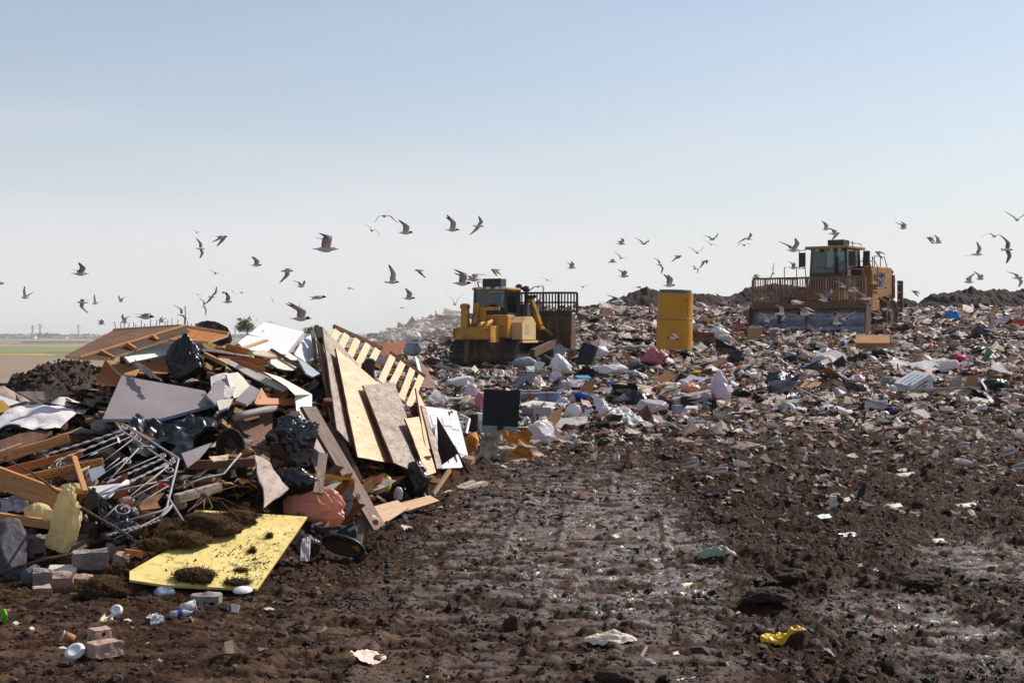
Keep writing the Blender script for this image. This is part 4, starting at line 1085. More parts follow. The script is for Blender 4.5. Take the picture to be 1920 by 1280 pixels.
def panel(name, label, cat, pts, d=None, off=0.0, thick=0.018, mat='ply', edge=None, parent=None, rag=0.0, group=None, back=None):
    d0 = [dp(px, py) + off for px, py in pts[:3]]
    if d is not None: d0 = [a + b for a, b in zip(d0, d)]
    W, n = plane_pts(pts, d0)
    if rag > 0:
        q = ragged(pts[3:] + pts[:3], rag, hash(label) % 1000 if label else 1)
        eye = Vector((0, 0, CH)); W2 = []
        for px, py in q:
            r = P(px, py, 1.0) - eye; W2.append(eye + r * ((W[0] - eye).dot(n) / r.dot(n)))
        W = W2
    VERB.append((label or name, round(n.dot(sd), 2)))
    k = len(W); mb = MB()
    vs = list(W) + [w - n * thick for w in W]
    mb.add(vs, [tuple(range(k)), tuple(range(k, 2*k))[::-1]], [0, 2]); mb.add([], [], 0)
    mb.f += [(i, k+i, k+(i+1) % k, (i+1) % k) for i in range(k)]; mb.m += [1] * k
    ms = [MATS[mat], MATS[edge or mat], MATS[back or mat]]
    o = mb.build(name, ms, parent)
    if parent is None:
        tag(o, label, cat, group)
        es = [(W[(i+1) % k] - W[i]) for i in range(k)]; e = max(es, key=lambda q: q.length); align(o, e, n)
    o['_n'] = tuple(n)
    return o

def beam(name, label, cat, a, b, w, h, mat, off=0.0, roll=0.0, da=0.0, db=0.0, parent=None, group=None):
    p0 = P(a[0], a[1], dp(*a) + off + da); p1 = P(b[0], b[1], dp(*b) + off + db)
    up = Matrix.Rotation(roll, 3, (p1 - p0).normalized()) @ Vector((0, 0, 1))
    mb = MB(); mb.bar(p0, p1, w, h, 0, up=up)
    bm = bmesh.new()
    me = bpy.data.meshes.new('tmp'); me.from_pydata(mb.v, [], mb.f); bm.from_mesh(me)
    bmesh.ops.bevel(bm, geom=list(bm.edges), offset=min(w, h) * 0.06, segments=1, affect='EDGES'); bpy.data.meshes.remove(me)
    o = MB().addbm(bm).build(name, MATS[mat], parent)
    if parent is None: tag(o, label, cat, group); align(o, p1 - p0, up)
    return o

def rod(name, label, cat, pts, r, mat, off=0.0, n=6, parent=None, group=None):
    W = [P(p[0], p[1], dp(p[0], p[1]) + off + (p[2] if len(p) > 2 else 0)) for p in pts]
    o = MB().tube(W, r, n).build(name, MATS[mat], parent, smooth=True)
    if parent is None: tag(o, label, cat, group)
    return o

def crumple(C, rad, seed, mat, name, label, cat, amp=0.35, sub=4, knot=0.0, fold=3.0, flat=0.25, rot=0.0, group=None, parent=None, sharp=False, extra=None, cuts=None):
    """a lumpy bag of folded film round centre C"""
    bm = bmesh.new(); bmesh.ops.create_icosphere(bm, subdivisions=sub, radius=1.0)
    v = np.array([x.co[:] for x in bm.verts])
    s = seed * 1.37
    a = fbm3(v[:,0]*1.3+s, v[:,1]*1.3, v[:,2]*1.3, 3, seed)
    th = np.arctan2(v[:,1], v[:,0])
    r1 = 1 - np.abs(fbm3(v[:,0]*fold+s, v[:,1]*fold, v[:,2]*fold*0.6+s, 3, seed+5)) * 2
    r2 = 1 - np.abs(fbm3(v[:,0]*fold*2.3, v[:,1]*fold*2.3+s, v[:,2]*fold*1.5, 2, seed+9)) * 2
    rg_ = np.random.default_rng(int(seed) + 100); cr = 0.0
    for k in range(6):
        dv = rg_.normal(0, 1, 3); dv /= np.linalg.norm(dv); fq = rg_.uniform(0.35, 1.2) * fold / 3.0
        tt = (v @ dv) * fq + rg_.random() + 0.25 * a; cr = cr + (np.abs((tt - np.floor(tt)) * 2 - 1) - 0.5) / (0.6 + fq)
    rr = 1 + amp * (a * 0.85 + 0.30 * r1 + 0.17 * r2 + 0.2 * cr - 0.2)
    v = v * rr[:, None]
    # crushed facets: cut by planes, some pushed past flat into dents
    for k in range(cuts if cuts is not None else 7):
        dv = rg_.normal(0, 1, 3); dv /= np.linalg.norm(dv); hh = rg_.uniform(0.62, 0.98); fa = rg_.uniform(0.6, 1.3)
        v = v - dv[None] * (np.maximum(0, v @ dv - hh) * fa)[:, None]
    pz = np.clip(v[:,2] * 1.5, 0, 1)
    tt = th * 7 / (2*PI) * 2 + 1.5 * a + rg_.random(); v = v * (1 + amp * 0.13 * pz * (np.abs((tt - np.floor(tt))*2 - 1) - 0.5))[:, None]
    v = v * (1 / np.abs(v).max(0)).clip(0.8, 1.3)[None]
    if knot > 0:
        k = np.clip(v[:,2] - 0.55, 0, 1) * knot
        v[:,2] += k * 1.6; sc = 1 / (1 + k * 2.5); v[:,0] *= sc; v[:,1] *= sc
    v[:,2] = np.where(v[:,2] < -1 + flat, -1 + flat + (v[:,2] + 1 - flat) * 0.15, v[:,2])
    if extra is not None: v = extra(v)
    c, sn = math.cos(rot), math.sin(rot)
    x = v[:,0]*rad[0]; y = v[:,1]*rad[1]; z = v[:,2]*rad[2]
    v = np.stack([x*c + z*sn, y, -x*sn + z*c], 1) + np.array(tuple(C))
    fs = [tuple(q.index for q in f.verts) for f in bm.faces]; bm.free()
    o = MB(); o.v = [tuple(q) for q in v]; o.f = fs; o.m = [0]*len(fs)
    ob = o.build(name, MATS[mat] if isinstance(mat, str) else mat, parent, smooth=not sharp)
    if parent is None: tag(ob, label, cat, group)
    return ob

def bag(px, py, wpx, hpx, seed, mat, name, label, cat='bag', D=None, depth=0.6, off=0.0, **kw):
    D = (dp(px, py) + off) if D is None else D
    rx = wpx / 2 / F * D; rz = hpx / 2 / F * D
    return crumple(P(px, py, D), (rx, rx * depth, rz), seed, mat, name, label, cat, **kw)

def sheet(corners, n, m, amp, seed, mat, name, label, cat, freq=3.0, off=0.0, group=None, parent=None, sag=0.0, fray=0.03, D=None):
    """a crumpled sheet spanning four pixel corners (px, py[, extra depth])"""
    W = [np.array(tuple(P(c[0], c[1], (dp(c[0], c[1]) + off if D is None else D) + (c[2] if len(c) > 2 else 0)))) for c in corners]
    U, V = np.meshgrid(np.linspace(0, 1, n), np.linspace(0, 1, m))
    eu = fray * vn2(V * 9, V * 0 + seed, seed); ev = fray * vn2(U * 9, U * 0 + seed, seed + 2)
    U2 = U + eu * (np.abs(U - 0.5) * 2) ** 4; V2 = V + ev * (np.abs(V - 0.5) * 2) ** 4
    Pm = (W[0][None, None] * ((1-U2)*(1-V2))[..., None] + W[1][None, None] * (U2*(1-V2))[..., None] + W[2][None, None] * (U2*V2)[..., None] + W[3][None, None] * ((1-U2)*V2)[..., None])
    nr = np.cross(W[1]-W[0], W[3]-W[0]); nr /= np.linalg.norm(nr)
    a = 1 - 2*np.abs(fbm2(U*freq + seed, V*freq, 3, seed)) + 0.5*fbm2(U*freq*2.7, V*freq*2.7 + seed, 3, seed+4)
    Pm = Pm + nr * (amp * (a - 0.4))[..., None]
    Pm[..., 2] -= sag * (4*U*(1-U)*4*V*(1-V))
    o = grid_mesh(name, Pm[..., 0], Pm[..., 1], Pm[..., 2], MATS[mat])
    b = np.array([Pm[..., 0].mean(), Pm[..., 1].mean(), Pm[..., 2].min()])
    o.data.transform(Matrix.Translation(-Vector(b))); o.location = b
    if parent is not None:
        o.parent = parent; o.location = Vector(b) - Vector(parent['_o'])
    else: tag(o, label, cat, group)
    return o

# --- nailed brown roof panels at the crest
def nails(parent, a, b, k, off, L=0.11, lean=0.25, seed=1):
    rg = random.Random(seed)
    for i in range(k):
        q = (i + 0.5 + rg.uniform(-0.3, 0.3)) / k; px = a[0] + (b[0]-a[0])*q; py = a[1] + (b[1]-a[1])*q
        p = P(px, py + 1, dp(px, py) + off); l = L * rg.uniform(0.6, 1.1)
        e = p + Vector((rg.uniform(-lean, lean)*l, rg.uniform(-0.2, 0.2)*l, l))
        MB().tube([p, e], 0.0045, 4).build('nail', MATS['rust'], parent)
r1 = panel('roof_sheeting', 'farther of two big brown roof panels with nails along its crest', 'roof panel', [(121,667),(212,619),(338,610),(330,616),(150,671)], d=(-0.6,0.3,0.2), thick=0.03, mat='board_brown', edge='pine_pale')
nails(r1, (212,619), (335,611), 15, 0.35, seed=2)
MB().bar(P(212,618,dp(212,618)+0.3), P(340,610,dp(340,610)+0.2), 0.05, 0.03).build('pale_edge_strip', MATS['pine_pale'], r1)
r2 = panel('roof_sheeting', 'nearer big brown roof panel slanting up to the pale nailed edge', 'roof panel', [(148,670),(345,611),(356,622),(300,640),(204,671)], d=(-1.1,-0.45,-0.5), thick=0.03, mat='board_umber', edge='pine_pale')  # shade of the nearer panel put into its darker brown
MB().bar(P(150,669,dp(150,669)-1.12), P(345,610.5,dp(345,611)-0.47), 0.04, 0.022).build('pale_edge_strip', MATS['pine'], r2)
for q in (0.2, 0.45, 0.7):
    px, py = 150 + 195*q, 669 - 58*q; d0 = dp(px, py) - 1.12 + 0.65*q
    MB().bar(P(px, py + 2, d0), P(px + 30*(1-q), py + 16*(1-q*0.5), d0 - 0.05), 0.05, 0.05).build('rafter', MATS['pine_orange'], r2)
r3 = panel('roof_sheeting', 'orange wood underside of a roof panel with a pale cut edge', 'roof panel', [(345,613),(429,627),(392,640),(318,636)], d=(-0.3,-0.3,-0.5), thick=0.03, mat='pine_orange', edge='pine_pale')
MB().bar(P(344,611,dp(344,611)-0.3), P(429,625,dp(429,625)-0.3), 0.05, 0.035).build('pale_edge_strip', MATS['pine_pale'], r3)
nails(r3, (350,612), (425,624), 12, -0.28, 0.09, seed=3)
W = r3
for i, (px, py) in enumerate(((321,634),(326,632.5),(331,631),(336,629.5))):
    p = P(px, py, dp(px, py) - 0.42); MB().box((p.x-0.012, p.y-0.02, p.z-0.012), (p.x+0.012, p.y-0.01, p.z+0.012)).build('stencil_mark', MATS['drywall'], r3)
bag(402, 628, 84, 52, 3, 'black_bag', 'black_tarp', 'black plastic tarp humped up behind the nailed roof edge', 'tarp', off=0.3, amp=0.3, rot=0.15, fold=2.2, sub=5)
rod('post', 'thin upright post on the crest above the nailed panels', 'post', [(347,614),(348,596),(347,574)], 0.007, 'old_wood', off=0.2)

# --- boards, cabinets and sheets on the upper heap
panel('lit_board', 'pale green-white board catching the sun under the roof panels', 'board', [(224,658),(333,640),(330,661),(243,679)], d=(-0.6,0.1,0.1), off=-0.2, thick=0.03, mat='white_green', edge='drywall_core')
panel('cabinet_board', 'orange-brown cabinet side lying open above the grey panel', 'panel', [(197,675),(226,702),(222,724),(179,716)], d=(-0.3,-0.3,-0.2), thick=0.02, mat='pine_orange', edge='pine_pale')
panel('cabinet_lid_board', 'tan cabinet top tilted over its orange side', 'panel', [(197,674),(262,690),(254,703),(226,702)], d=(-0.3,-0.2,-0.3), thick=0.02, mat='cardboard', edge='pine_pale')
panel('curved_veneer', 'dark orange veneer panel under the pale green board', 'panel', [(246,682),(322,665),(314,700),(262,700)], d=(-0.1,0.1,0.0), thick=0.02, mat='pine_orange')
sheet([(222,660),(240,662),(305,712,-0.15),(278,704)], 12, 24, 0.05, 4, 'drywall_core', 'torn_paper_strip', 'torn grey backing paper curling down from the green board', 'paper', off=-0.55)
panel('grey_wallboard', 'large flat grey panel with a blue-white top edge', 'panel', [(228,704),(384,732),(402,757),(300,785),(192,785)], d=(-0.25,-0.2,-0.2), off=-0.15, thick=0.04, mat='panel_grey', edge='panel_blue')
bag(347, 686, 78, 96, 11, 'black_bag', 'garbage_bag', 'black garbage bag standing with its knotted top up', 'bag', off=-0.35, amp=0.6, knot=0.35, fold=3.6, sub=6)
sheet([(185,792,0.0),(310,738,0.2),(445,755,0.0),(330,850,-0.4)], 60, 44, 0.16, 7, 'black_sheet', 'black_film', 'wide crumpled black plastic film draped below the grey panel', 'plastic film', freq=3.5, off=-0.25, sag=0.05)
sheet([(196,800,0.0),(330,792,0.0),(438,800,0.0),(250,850,-0.3)], 40, 30, 0.12, 17, 'black_sheet', 'black_film', 'dark folded plastic film hanging behind the iron railing', 'plastic film', freq=3.0, off=-0.2)
# crumpled plaster
for i, (pts, d, m, lab) in enumerate((([(395,705),(428,698),(445,720),(430,748),(398,742)], (0,0.1,0), 'drywall_core', 'broken grey plaster slab beside the standing black bag'),
        ([(425,700),(447,696),(470,722),(455,742),(437,745)], (-0.1,0,0.1), 'drywall', 'pale plaster shard leaning on the broken grey slab'),
        ([(388,740),(408,712),(422,716),(420,752),(402,757)], (-0.2,-0.1,-0.1), 'panel_grey', 'grey plaster shard standing by the black bag foot'),
        ([(440,748),(470,722),(491,733),(488,745),(462,757)], (-0.2,-0.1,-0.2), 'panel_grey', 'ragged grey plasterboard end with a crumbling blue edge'),
        ([(405,750),(436,748),(428,764),(412,770)], (-0.3,-0.3,-0.3), 'drywall', 'small pale plaster flake under the broken slabs'))):
    panel('plaster_shard', lab, 'plaster', pts, d=d, off=-0.3, thick=0.03, mat=m, edge='drywall_core', rag=1.6, group='broken plaster pieces')
panel('plasterboard_strip', 'long pale plasterboard strip slanting down across the heap', 'plasterboard', [(407,670),(428,672),(540,728),(530,734),(470,705)], d=(0,0,-0.3), off=-0.35, thick=0.02, mat='drywall', edge='drywall_core', rag=0.8)
panel('plasterboard_strip', 'narrow splintered plasterboard strip beside the long pale one', 'plasterboard', [(448,684),(456,682),(532,720),(528,726)], d=(0,0,-0.2), off=-0.3, thick=0.02, mat='ply_grey', edge='drywall_core', rag=0.8)
vs_ = panel('vinyl_sheet', 'cream vinyl sheet folded over the edge of the heap', 'vinyl sheet', [(494,697),(527,707),(585,739),(553,740),(537,724)], d=(-0.2,-0.2,-0.5), off=-0.3, thick=0.006, mat='drywall')
panel('hanging_flap', None, None, [(585,739),(553,740),(556,770),(585,766)], d=(-0.5,-0.45,-0.4), off=-0.3, thick=0.006, mat='white_green', parent=vs_)
studs = [((424,650),(468,662),0.04,0.09,'pine_orange','short orange stud angled at the foot of the white cabinet'), ((408,673),(497,679),0.04,0.085,'pine_orange','level orange stud crossing above the long plasterboard'),
         ((378,655),(475,669),0.09,0.02,'drywall','thin white batten over the level orange stud'), ((450,684),(496,698),0.04,0.10,'pine_orange','orange stud end sloping into the plaster strips'),
         ((446,656),(499,638),0.07,0.03,'pine_pale','pinkish batten leaning on the white cabinet'), ((508,655),(570,693),0.05,0.035,'board_brown','thin brown batten running down behind the vinyl sheet'),
         ((372,650),(440,664),0.06,0.02,'ply_grey','grey lath lying above the white batten'), ((470,664),(512,672),0.08,0.02,'ply','broken tan lath beside the brown batten'),
         ((383,664),(425,684),0.05,0.05,'pine','lit stud end by the knotted black bag'), ((515,728),(538,740),0.05,0.07,'pine_orange','stub of orange stud under the plasterboard strip')]
for a, b, w, h, m, lab in studs: beam('timber', lab, 'timber', a, b, w, h, m, off=-0.3, group='loose timbers on the upper heap')
panel('plasterboard_piece', 'white plasterboard fragment with a torn lower edge', 'plasterboard', [(501,676),(522,670),(558,690),(548,695),(520,689)], d=(0,0,0), off=-0.2, thick=0.02, mat='drywall', edge='drywall_core', rag=1.2)
panel('plasterboard_piece', 'flat cream plasterboard scrap near the white cabinet', 'plasterboard', [(466,657),(496,656),(519,670),(482,667)], d=(0,0,0), off=-0.1, thick=0.02, mat='drywall', edge='drywall_core', rag=1.2)
panel('plasterboard_piece', 'tilted cream plasterboard scrap behind the brown batten', 'plasterboard', [(512,652),(545,662),(562,676),(530,672)], d=(0.2,0.2,0.1), off=0.0, thick=0.02, mat='drywall', edge='drywall_core', rag=1.2)
panel('slate_sheet', 'bluish grey panel sticking out beside the plywood stack', 'panel', [(558,672),(573,679),(600,700),(586,706),(574,700)], d=(0,0,-0.2), off=-0.2, thick=0.02, mat='panel_slate')
# white cabinet
D1 = 20.6
cb = panel('white_cabinet', 'white box cabinet upended on the crest of the heap', 'cabinet', [(446,642),(495,604),(570,622),(536,664),(462,658)], d=(0.2,1.0,0.6), off=-0.1, thick=0.02, mat='white_paint')
panel('side', None, None, [(570,622),(570,636),(552,658),(536,664)], d=(0.6,0.9,0.75), off=-0.1, thick=0.02, mat='white_paint', parent=cb)
panel('seam', None, None, [(466,626),(549,647),(548.4,648.2),(465,627)], d=(0.55,0.4,0.4), off=-0.13, thick=0.004, mat='panel_grey', parent=cb)
beam('lath', 'dark thin lath lying across the white cabinet', 'timber', (461,647), (495,620), 0.012, 0.012, 'board_dark', off=0.15, da=0.1, db=0.5)
panel('white_sheet_metal', 'white metal sheet standing behind the dark posts', 'metal sheet', [(552,664),(568,636),(586,626),(587,668),(575,680)], d=(0.2,0.4,0.5), thick=0.01, mat='white_paint')
for i, (a, b, w, lab) in enumerate((((586,622),(592,678),0.05,'weathered grey post left of the plywood stack'), ((593,612),(600,640),0.06,'charred post top sticking up behind the plywood'), ((600,614),(603,650),0.04,'slim dark post against the tallest plywood sheet'))):
    beam('post', lab, 'post', a, b, w, w, 'old_wood' if i == 0 else 'board_dark', off=0.0, group='posts beside the plywood')

# --- the leaning plywood
PL = dict(edge='ply_edge', rag=0.6)
panel('plywood_sheet', 'slim pale plywood strip at the far left of the leaning sheets', 'plywood', [(595,637),(606,648),(632,800),(622,792)], d=(-0.2,0.1,-0.3), off=-0.1, thick=0.02, mat='ply', **PL)
panel('plywood_sheet', 'tall weathered plywood sheet with a peeling pointed top', 'plywood', [(604,612),(708,718),(661,836),(632,804)], d=(-0.55,0.7,-0.75), off=0.05, thick=0.022, mat='ply_grey', **PL)
panel('plywood_sheet', 'big clean pale plywood sheet in the middle of the leaning stack', 'plywood', [(629,652),(716,722),(736,868),(671,856)], d=(-0.75,0.35,-0.35), off=-0.05, thick=0.022, mat='ply', **PL)
panel('plywood_sheet', 'stained grey plywood sheet with a dark torn patch', 'plywood', [(681,722),(740,716),(801,896),(767,780),(747,727),(738,864)][0:1] + [(740,716),(801,896),(738,866)], d=(-0.75,0.1,-0.45), off=-0.12, thick=0.022, mat='ply_grey', **PL)
panel('plywood_sheet', 'narrow cut plywood board in front of the door', 'plywood', [(760,784),(785,781),(818,885),(801,891)], d=(-0.75,-0.5,-0.65), off=-0.1, thick=0.022, mat='ply', **PL)
panel('plywood_sheet', 'thin pointed plywood offcut beside the white door', 'plywood', [(780,727),(796,757),(811,846),(798,836)], d=(-0.5,-0.2,-0.5), off=0.05, thick=0.022, mat='ply', **PL)
panel('plywood_sheet', 'dark edge-on plywood board leaning against the door', 'plywood', [(790,760),(799,765),(830,876),(820,879)], d=(-0.55,-0.45,-0.6), off=0.0, thick=0.022, mat='ply_grey', **PL)
_k = [(819,780),(886,893),(822,876),(858,850),(872,884)]
for _lab, _x0, _x1, _y0, _y1, _n in (('big clean pale', 648, 725, 700, 850, 46), ('stained grey', 700, 775, 735, 860, 60), ('tall weathered', 622, 665, 660, 800, 40)):
    _o = [q for q in bpy.data.objects if q.name.startswith('plywood_sheet') and _lab in q['label']][0]; _nv = Vector(_o['_n']); _c = _o.matrix_basis @ Vector((0, 0, 0)); _m = MB(); _g = random.Random(_n)
    _a = _o.matrix_basis.to_3x3() if False else _o.rotation_euler.to_matrix(); _V = [Vector(_o.location) + _a @ v.co for v in _o.data.vertices]; _f = max(_V, key=lambda v: v.dot(_nv)).dot(_nv)
    for _i in range(_n):
        _t = _g.random(); _px = _x0 + (_x1-_x0)*_g.random()*0.6 + (_x1-_x0)*0.4*_t; _py = _y0 + (_y1-_y0)*_t
        _r = P(_px, _py, 1.0) - Vector((0, 0, CH)); _p = Vector((0, 0, CH)) + _r*((_f - Vector((0, 0, CH)).dot(_nv))/_r.dot(_nv)); _d = _a @ Vector((1, 0.2*_g.uniform(-1, 1), 0)); _l = _g.uniform(0.012, 0.045)
        _m.bar(_p - _d*_l*0.5, _p + _d*_l*0.5, _g.uniform(0.004, 0.010), 0.004, up=_nv)
    _q = _m.build('nail_marks', MATS['board_dark'], _o); _q['kind'] = 'stuff'
panel('dark_board', 'dark brown triangular board leaning on the white door', 'board', [_k[0],_k[1],_k[4],_k[3],_k[2]], d=[21.5 - dp(*_k[0]), 21.3 - dp(*_k[1]), 21.33 - dp(*_k[4])], thick=0.02, mat='board_dark')
# six-panel door
dr = panel('panel_door', 'white six-panel door with brass knob propped at a slant', 'door', [(797,761),(856,770),(879,858),(866,876),(822,878)], d=(-0.15,0.25,0.1), off=0.0, thick=0.035, mat='white_paint')
nd = Vector(dr['_n'])
def door_rect(pts):
    eye = Vector((0, 0, CH)); A = P(797, 761, dp(797, 761) - 0.15) + nd * 0.002
    out = []
    for px, py in pts:
        r = P(px, py, 1.0) - eye; out.append(eye + r * ((A - eye).dot(nd) / r.dot(nd)))
    return out
for a, b, c, e in (((805,777),(816,778),(822,800),(811,799)), ((827,783),(842,784),(847,800),(832,799)), ((843,783),(857,785),(863,808),(848,806)), ((812,803),(823,804),(832,838),(821,837)), ((851,830),(862,832),(869,853),(858,851)), ((833,803),(846,804),(854,838),(841,837))):
    q = door_rect([a, b, c, e]); mb = MB(); c0 = sum(q, Vector()) / 4
    inn = [c0 + (v - c0) * 0.78 + nd * 0.012 for v in q]; mid = [c0 + (v - c0) * 0.9 - nd * 0.006 for v in q]; q2 = [v + nd * 0.006 for v in q]
    mb.add(q2 + mid + inn, [(i, (i+1) % 4, 4+(i+1) % 4, 4+i) for i in range(4)] + [(4+i, 4+(i+1) % 4, 8+(i+1) % 4, 8+i) for i in range(4)] + [(8,9,10,11)])
    mb.build('moulded_panel', MATS['white_paint'], dr)
kp = door_rect([(842,774)])[0]
mb = MB(); mb.X = Matrix.Translation(kp) @ nd.to_track_quat('Z', 'Y').to_matrix().to_4x4(); mb.lathe([(0.035,0.0),(0.035,0.006),(0.012,0.01),(0.012,0.03),(0.028,0.04),(0.03,0.055),(0.015,0.066)], 14); mb.build('knob', MATS['brass'], dr, smooth=True)

# pallet-like slatted frames behind the plywood
def slatted(label, rail_a, rail_b, low_a, low_b, slats, off):
    t = thing('slatted_frame', label, 'pallet', tuple(P(*low_a, dp(*low_a) + off)), group='broken slatted wooden frames')
    mb = MB(); mb.bar(P(*rail_a, dp(*rail_a)+off), P(*rail_b, dp(*rail_b)+off), 0.035, 0.06); mb.build('top_rail', MATS['board_brown'], t)
    mb = MB(); mb.bar(P(*low_a, dp(*low_a)+off+0.06), P(*low_b, dp(*low_b)+off+0.06), 0.035, 0.05); mb.build('stringer', MATS['pine_orange'], t)
    for (ax, ay), (bx, by) in slats:
        p, q = P(ax, ay, dp(ax, ay) + off - 0.02), P(bx, by, dp(bx, by) + off - 0.25)
        mb = MB(); mb.bar(p, q, 0.105, 0.014, up=(0.55, -0.6, 0.58)); mb.build('slat', MATS['pine_pale'], t)
slatted('slatted wooden frame rising at the top behind the plywood', (626,612), (716,653), (640,655), (712,688),
        [((633,620),(600,680)), ((650,627),(632,666)), ((670,636),(652,676)), ((690,645),(670,686)), ((708,655),(690,690))], 0.55)
slatted('slatted wooden frame sloping down to the stained plywood', (732,662), (796,706), (722,690), (786,728),
        [((736,668),(714,716)), ((755,680),(734,722)), ((773,692),(752,748)), ((790,705),(766,762))], 0.45)
bag(692, 694, 36, 46, 21, 'black_bag', 'garbage_bag', 'small black bag wedged between the two slatted frames', 'bag', off=0.2, amp=0.4)
panel('rust_sheet', 'rusty brown sheet lying behind the slatted frame', 'sheet metal', [(705,642),(762,640),(752,664),(716,668)], d=(1.5,1.8,1.4), off=0.8, thick=0.01, mat='rust')
panel('brown_board', 'brown board edge behind the lower slatted frame', 'board', [(778,668),(800,690),(818,728),(790,726)], d=(0.8,1.0,0.9), off=0.6, thick=0.02, mat='board_brown')
panel('green_board', 'thin pale green board end behind the slatted frame', 'board', [(778,668),(784,672),(792,704),(786,700)], d=(0.6,0.6,0.6), off=0.6, thick=0.02, mat='white_green')
panel('red_plank', 'short red plank behind the plywood offcut', 'plank', [(770,762),(786,752),(790,778),(776,790)], d=(-0.1,0.0,-0.1), thick=0.02, mat='maroon')

# --- middle of the heap
panel('cutout_board', 'orange wood panel with a rounded cut-out below the plaster', 'panel', [(477,755),(490,726),(502,746),(555,747),(553,757),(482,758)], d=(-0.2,-0.2,-0.2), off=-0.3, thick=0.02, mat='pine_orange')
rod('pipe', 'dull grey pipe lying under the orange wood panel', 'pipe', [(440,784),(460,777),(490,770),(516,764)], 0.045, 'panel_grey', off=-0.35, n=10)
cab_ = panel('speaker_cabinet', 'brown wooden cabinet face with a round dark hole', 'cabinet', [(408,782),(512,772),(505,880),(430,880)], d=(0.1,0.1,-0.1), off=-0.1, thick=0.03, mat='board_brown')
ring = [P(432 + 26*math.cos(a), 838 + 34*math.sin(a), dp(432,838) - 0.15) for a in [2*PI*k/24 for k in range(25)]]
MB().tube(ring, 0.013, 8, cap=False).build('hole_rim', MATS['board_umber'], cab_)
cc = P(432, 838, dp(432,838) - 0.13); mb = MB(); mb.add([cc] + [p + Vector((0,0.01,0)) for p in ring[:24]], [(0, 1+k, 1+(k+1) % 24) for k in range(24)]); mb.build('hole', MATS['hole_dark'], cab_)
bag(553, 832, 112, 118, 31, 'black_gloss', 'garbage_bag', 'big shiny black garbage bag in the middle of the heap', 'bag', off=-0.55, amp=0.62, fold=3.2, rot=0.45, flat=0.1, sub=6)
bag(540, 905, 110, 60, 37, 'black_sheet', 'garbage_bag', 'dull black bag slumped under the shiny one', 'bag', off=-0.25, amp=0.5, sub=5)
bag(622, 880, 30, 80, 39, 'black_bag', 'garbage_bag', 'tall thin black bag squeezed beside the weathered plank', 'bag', off=-0.2, amp=0.5, fold=4, sub=5)
panel('plank', 'long weathered grey plank sloping down to the mud', 'plank', [(566,761),(593,762),(727,992),(701,993)], d=(-0.75,-0.6,-0.15), off=-0.45, thick=0.04, mat='old_wood')
beam('plank', 'short rough plank leaning between the black bags', 'plank', (606,850), (596,925), 0.02, 0.10, 'old_wood', off=-0.8, roll=R(80))
beam('plank', 'hidden grey plank behind the long weathered one', 'plank', (620,790), (672,900), 0.02, 0.10, 'old_wood', off=-0.45, roll=R(-62))
panel('green_wallboard', 'pale green wallboard standing behind the shiny bag', 'wallboard', [(556,770),(586,766),(640,850),(668,910),(600,905)], d=(-0.2,-0.1,-0.3), off=0.0, thick=0.02, mat='panel_grey', edge='drywall_core', rag=0.8)
panel('torn_wallboard', 'cream torn wallboard strip above the shiny bag', 'wallboard', [(545,770),(560,768),(575,800),(572,825),(558,808)], d=(-0.3,-0.3,-0.3), off=-0.15, thick=0.012, mat='drywall', edge='drywall_core', rag=1.4)
panel('wallboard_shard', 'cracked grey wallboard shard under the dull black bag', 'wallboard', [(478,855),(496,858),(540,915),(498,948),(488,900)], d=(-0.3,-0.3,-0.4), off=-0.35, thick=0.02, mat='ply_grey', edge='drywall_core', rag=3.0)
panel('cream_shard', 'bright cream wood shard beside the round hole', 'wood shard', [(392,856),(428,852),(428,862),(400,864)], d=(-0.4,-0.4,-0.4), off=-0.3, thick=0.015, mat='ply', rag=0.6)
panel('wallboard_shard', 'dim grey wallboard flap behind the twisted rails', 'wallboard', [(340,850),(398,830),(372,860),(352,875)], d=(-0.1,-0.1,-0.2), off=-0.35, thick=0.012, mat='panel_grey', rag=1.0)
beam('board', 'brown board lying level right of the railing corner', 'board', (345,872), (478,866), 0.06, 0.09, 'board_brown', off=-0.25)
rod('metal_strip', 'bent pale metal strip rising to the cream shard', 'metal strip', [(330,915),(385,895),(420,888),(436,868),(452,850)], [0.012,0.012,0.010,0.012,0.012], 'iron_white', off=-0.5)
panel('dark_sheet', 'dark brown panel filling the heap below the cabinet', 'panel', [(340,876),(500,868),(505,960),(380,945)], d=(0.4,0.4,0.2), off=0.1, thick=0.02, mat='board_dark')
beam('timber', 'square tan timber end with a splintered root over it', 'timber', (330,935), (412,912), 0.09, 0.09, 'ply_grey', off=-0.55)

# --- left side: blanket, timbers, railing
sheet([(-30,800,-0.3),(60,752,0.4),(180,752,0.4),(100,800,-0.4)], 40, 24, 0.08, 12, 'cloth_white', 'blanket', 'dirty white fleece blanket spread over the left of the heap', 'blanket', freq=2.0, off=-0.1, sag=-0.06)
panel('white_board', 'white board sloping behind the blanket at the left edge', 'board', [(-20,735),(52,758),(30,772),(-20,765)], d=(0.4,0.3,0.2), off=0.2, thick=0.02, mat='white_paint')
panel('turf_slab', 'tan matted carpet slab at the left frame edge', 'carpet', [(-15,745),(6,750),(24,768),(-15,775)], d=(0,0,0), off=0.0, thick=0.05, mat='foil_gold', rag=0.8)
wp = [P(24 + 30*math.cos(a), 822 + 24*math.sin(a), dp(24,822) - 0.1 + 0.1*math.sin(a)) for a in [2*PI*k/28 for k in range(29)]]
wh = MB().tube(wp, 0.022, 8, cap=False).build('bicycle_wheel', MATS['rubber'], smooth=True); tag(wh, 'old bicycle wheel half buried under the blanket', 'wheel')
ctr = P(24, 822, dp(24,822) - 0.1)
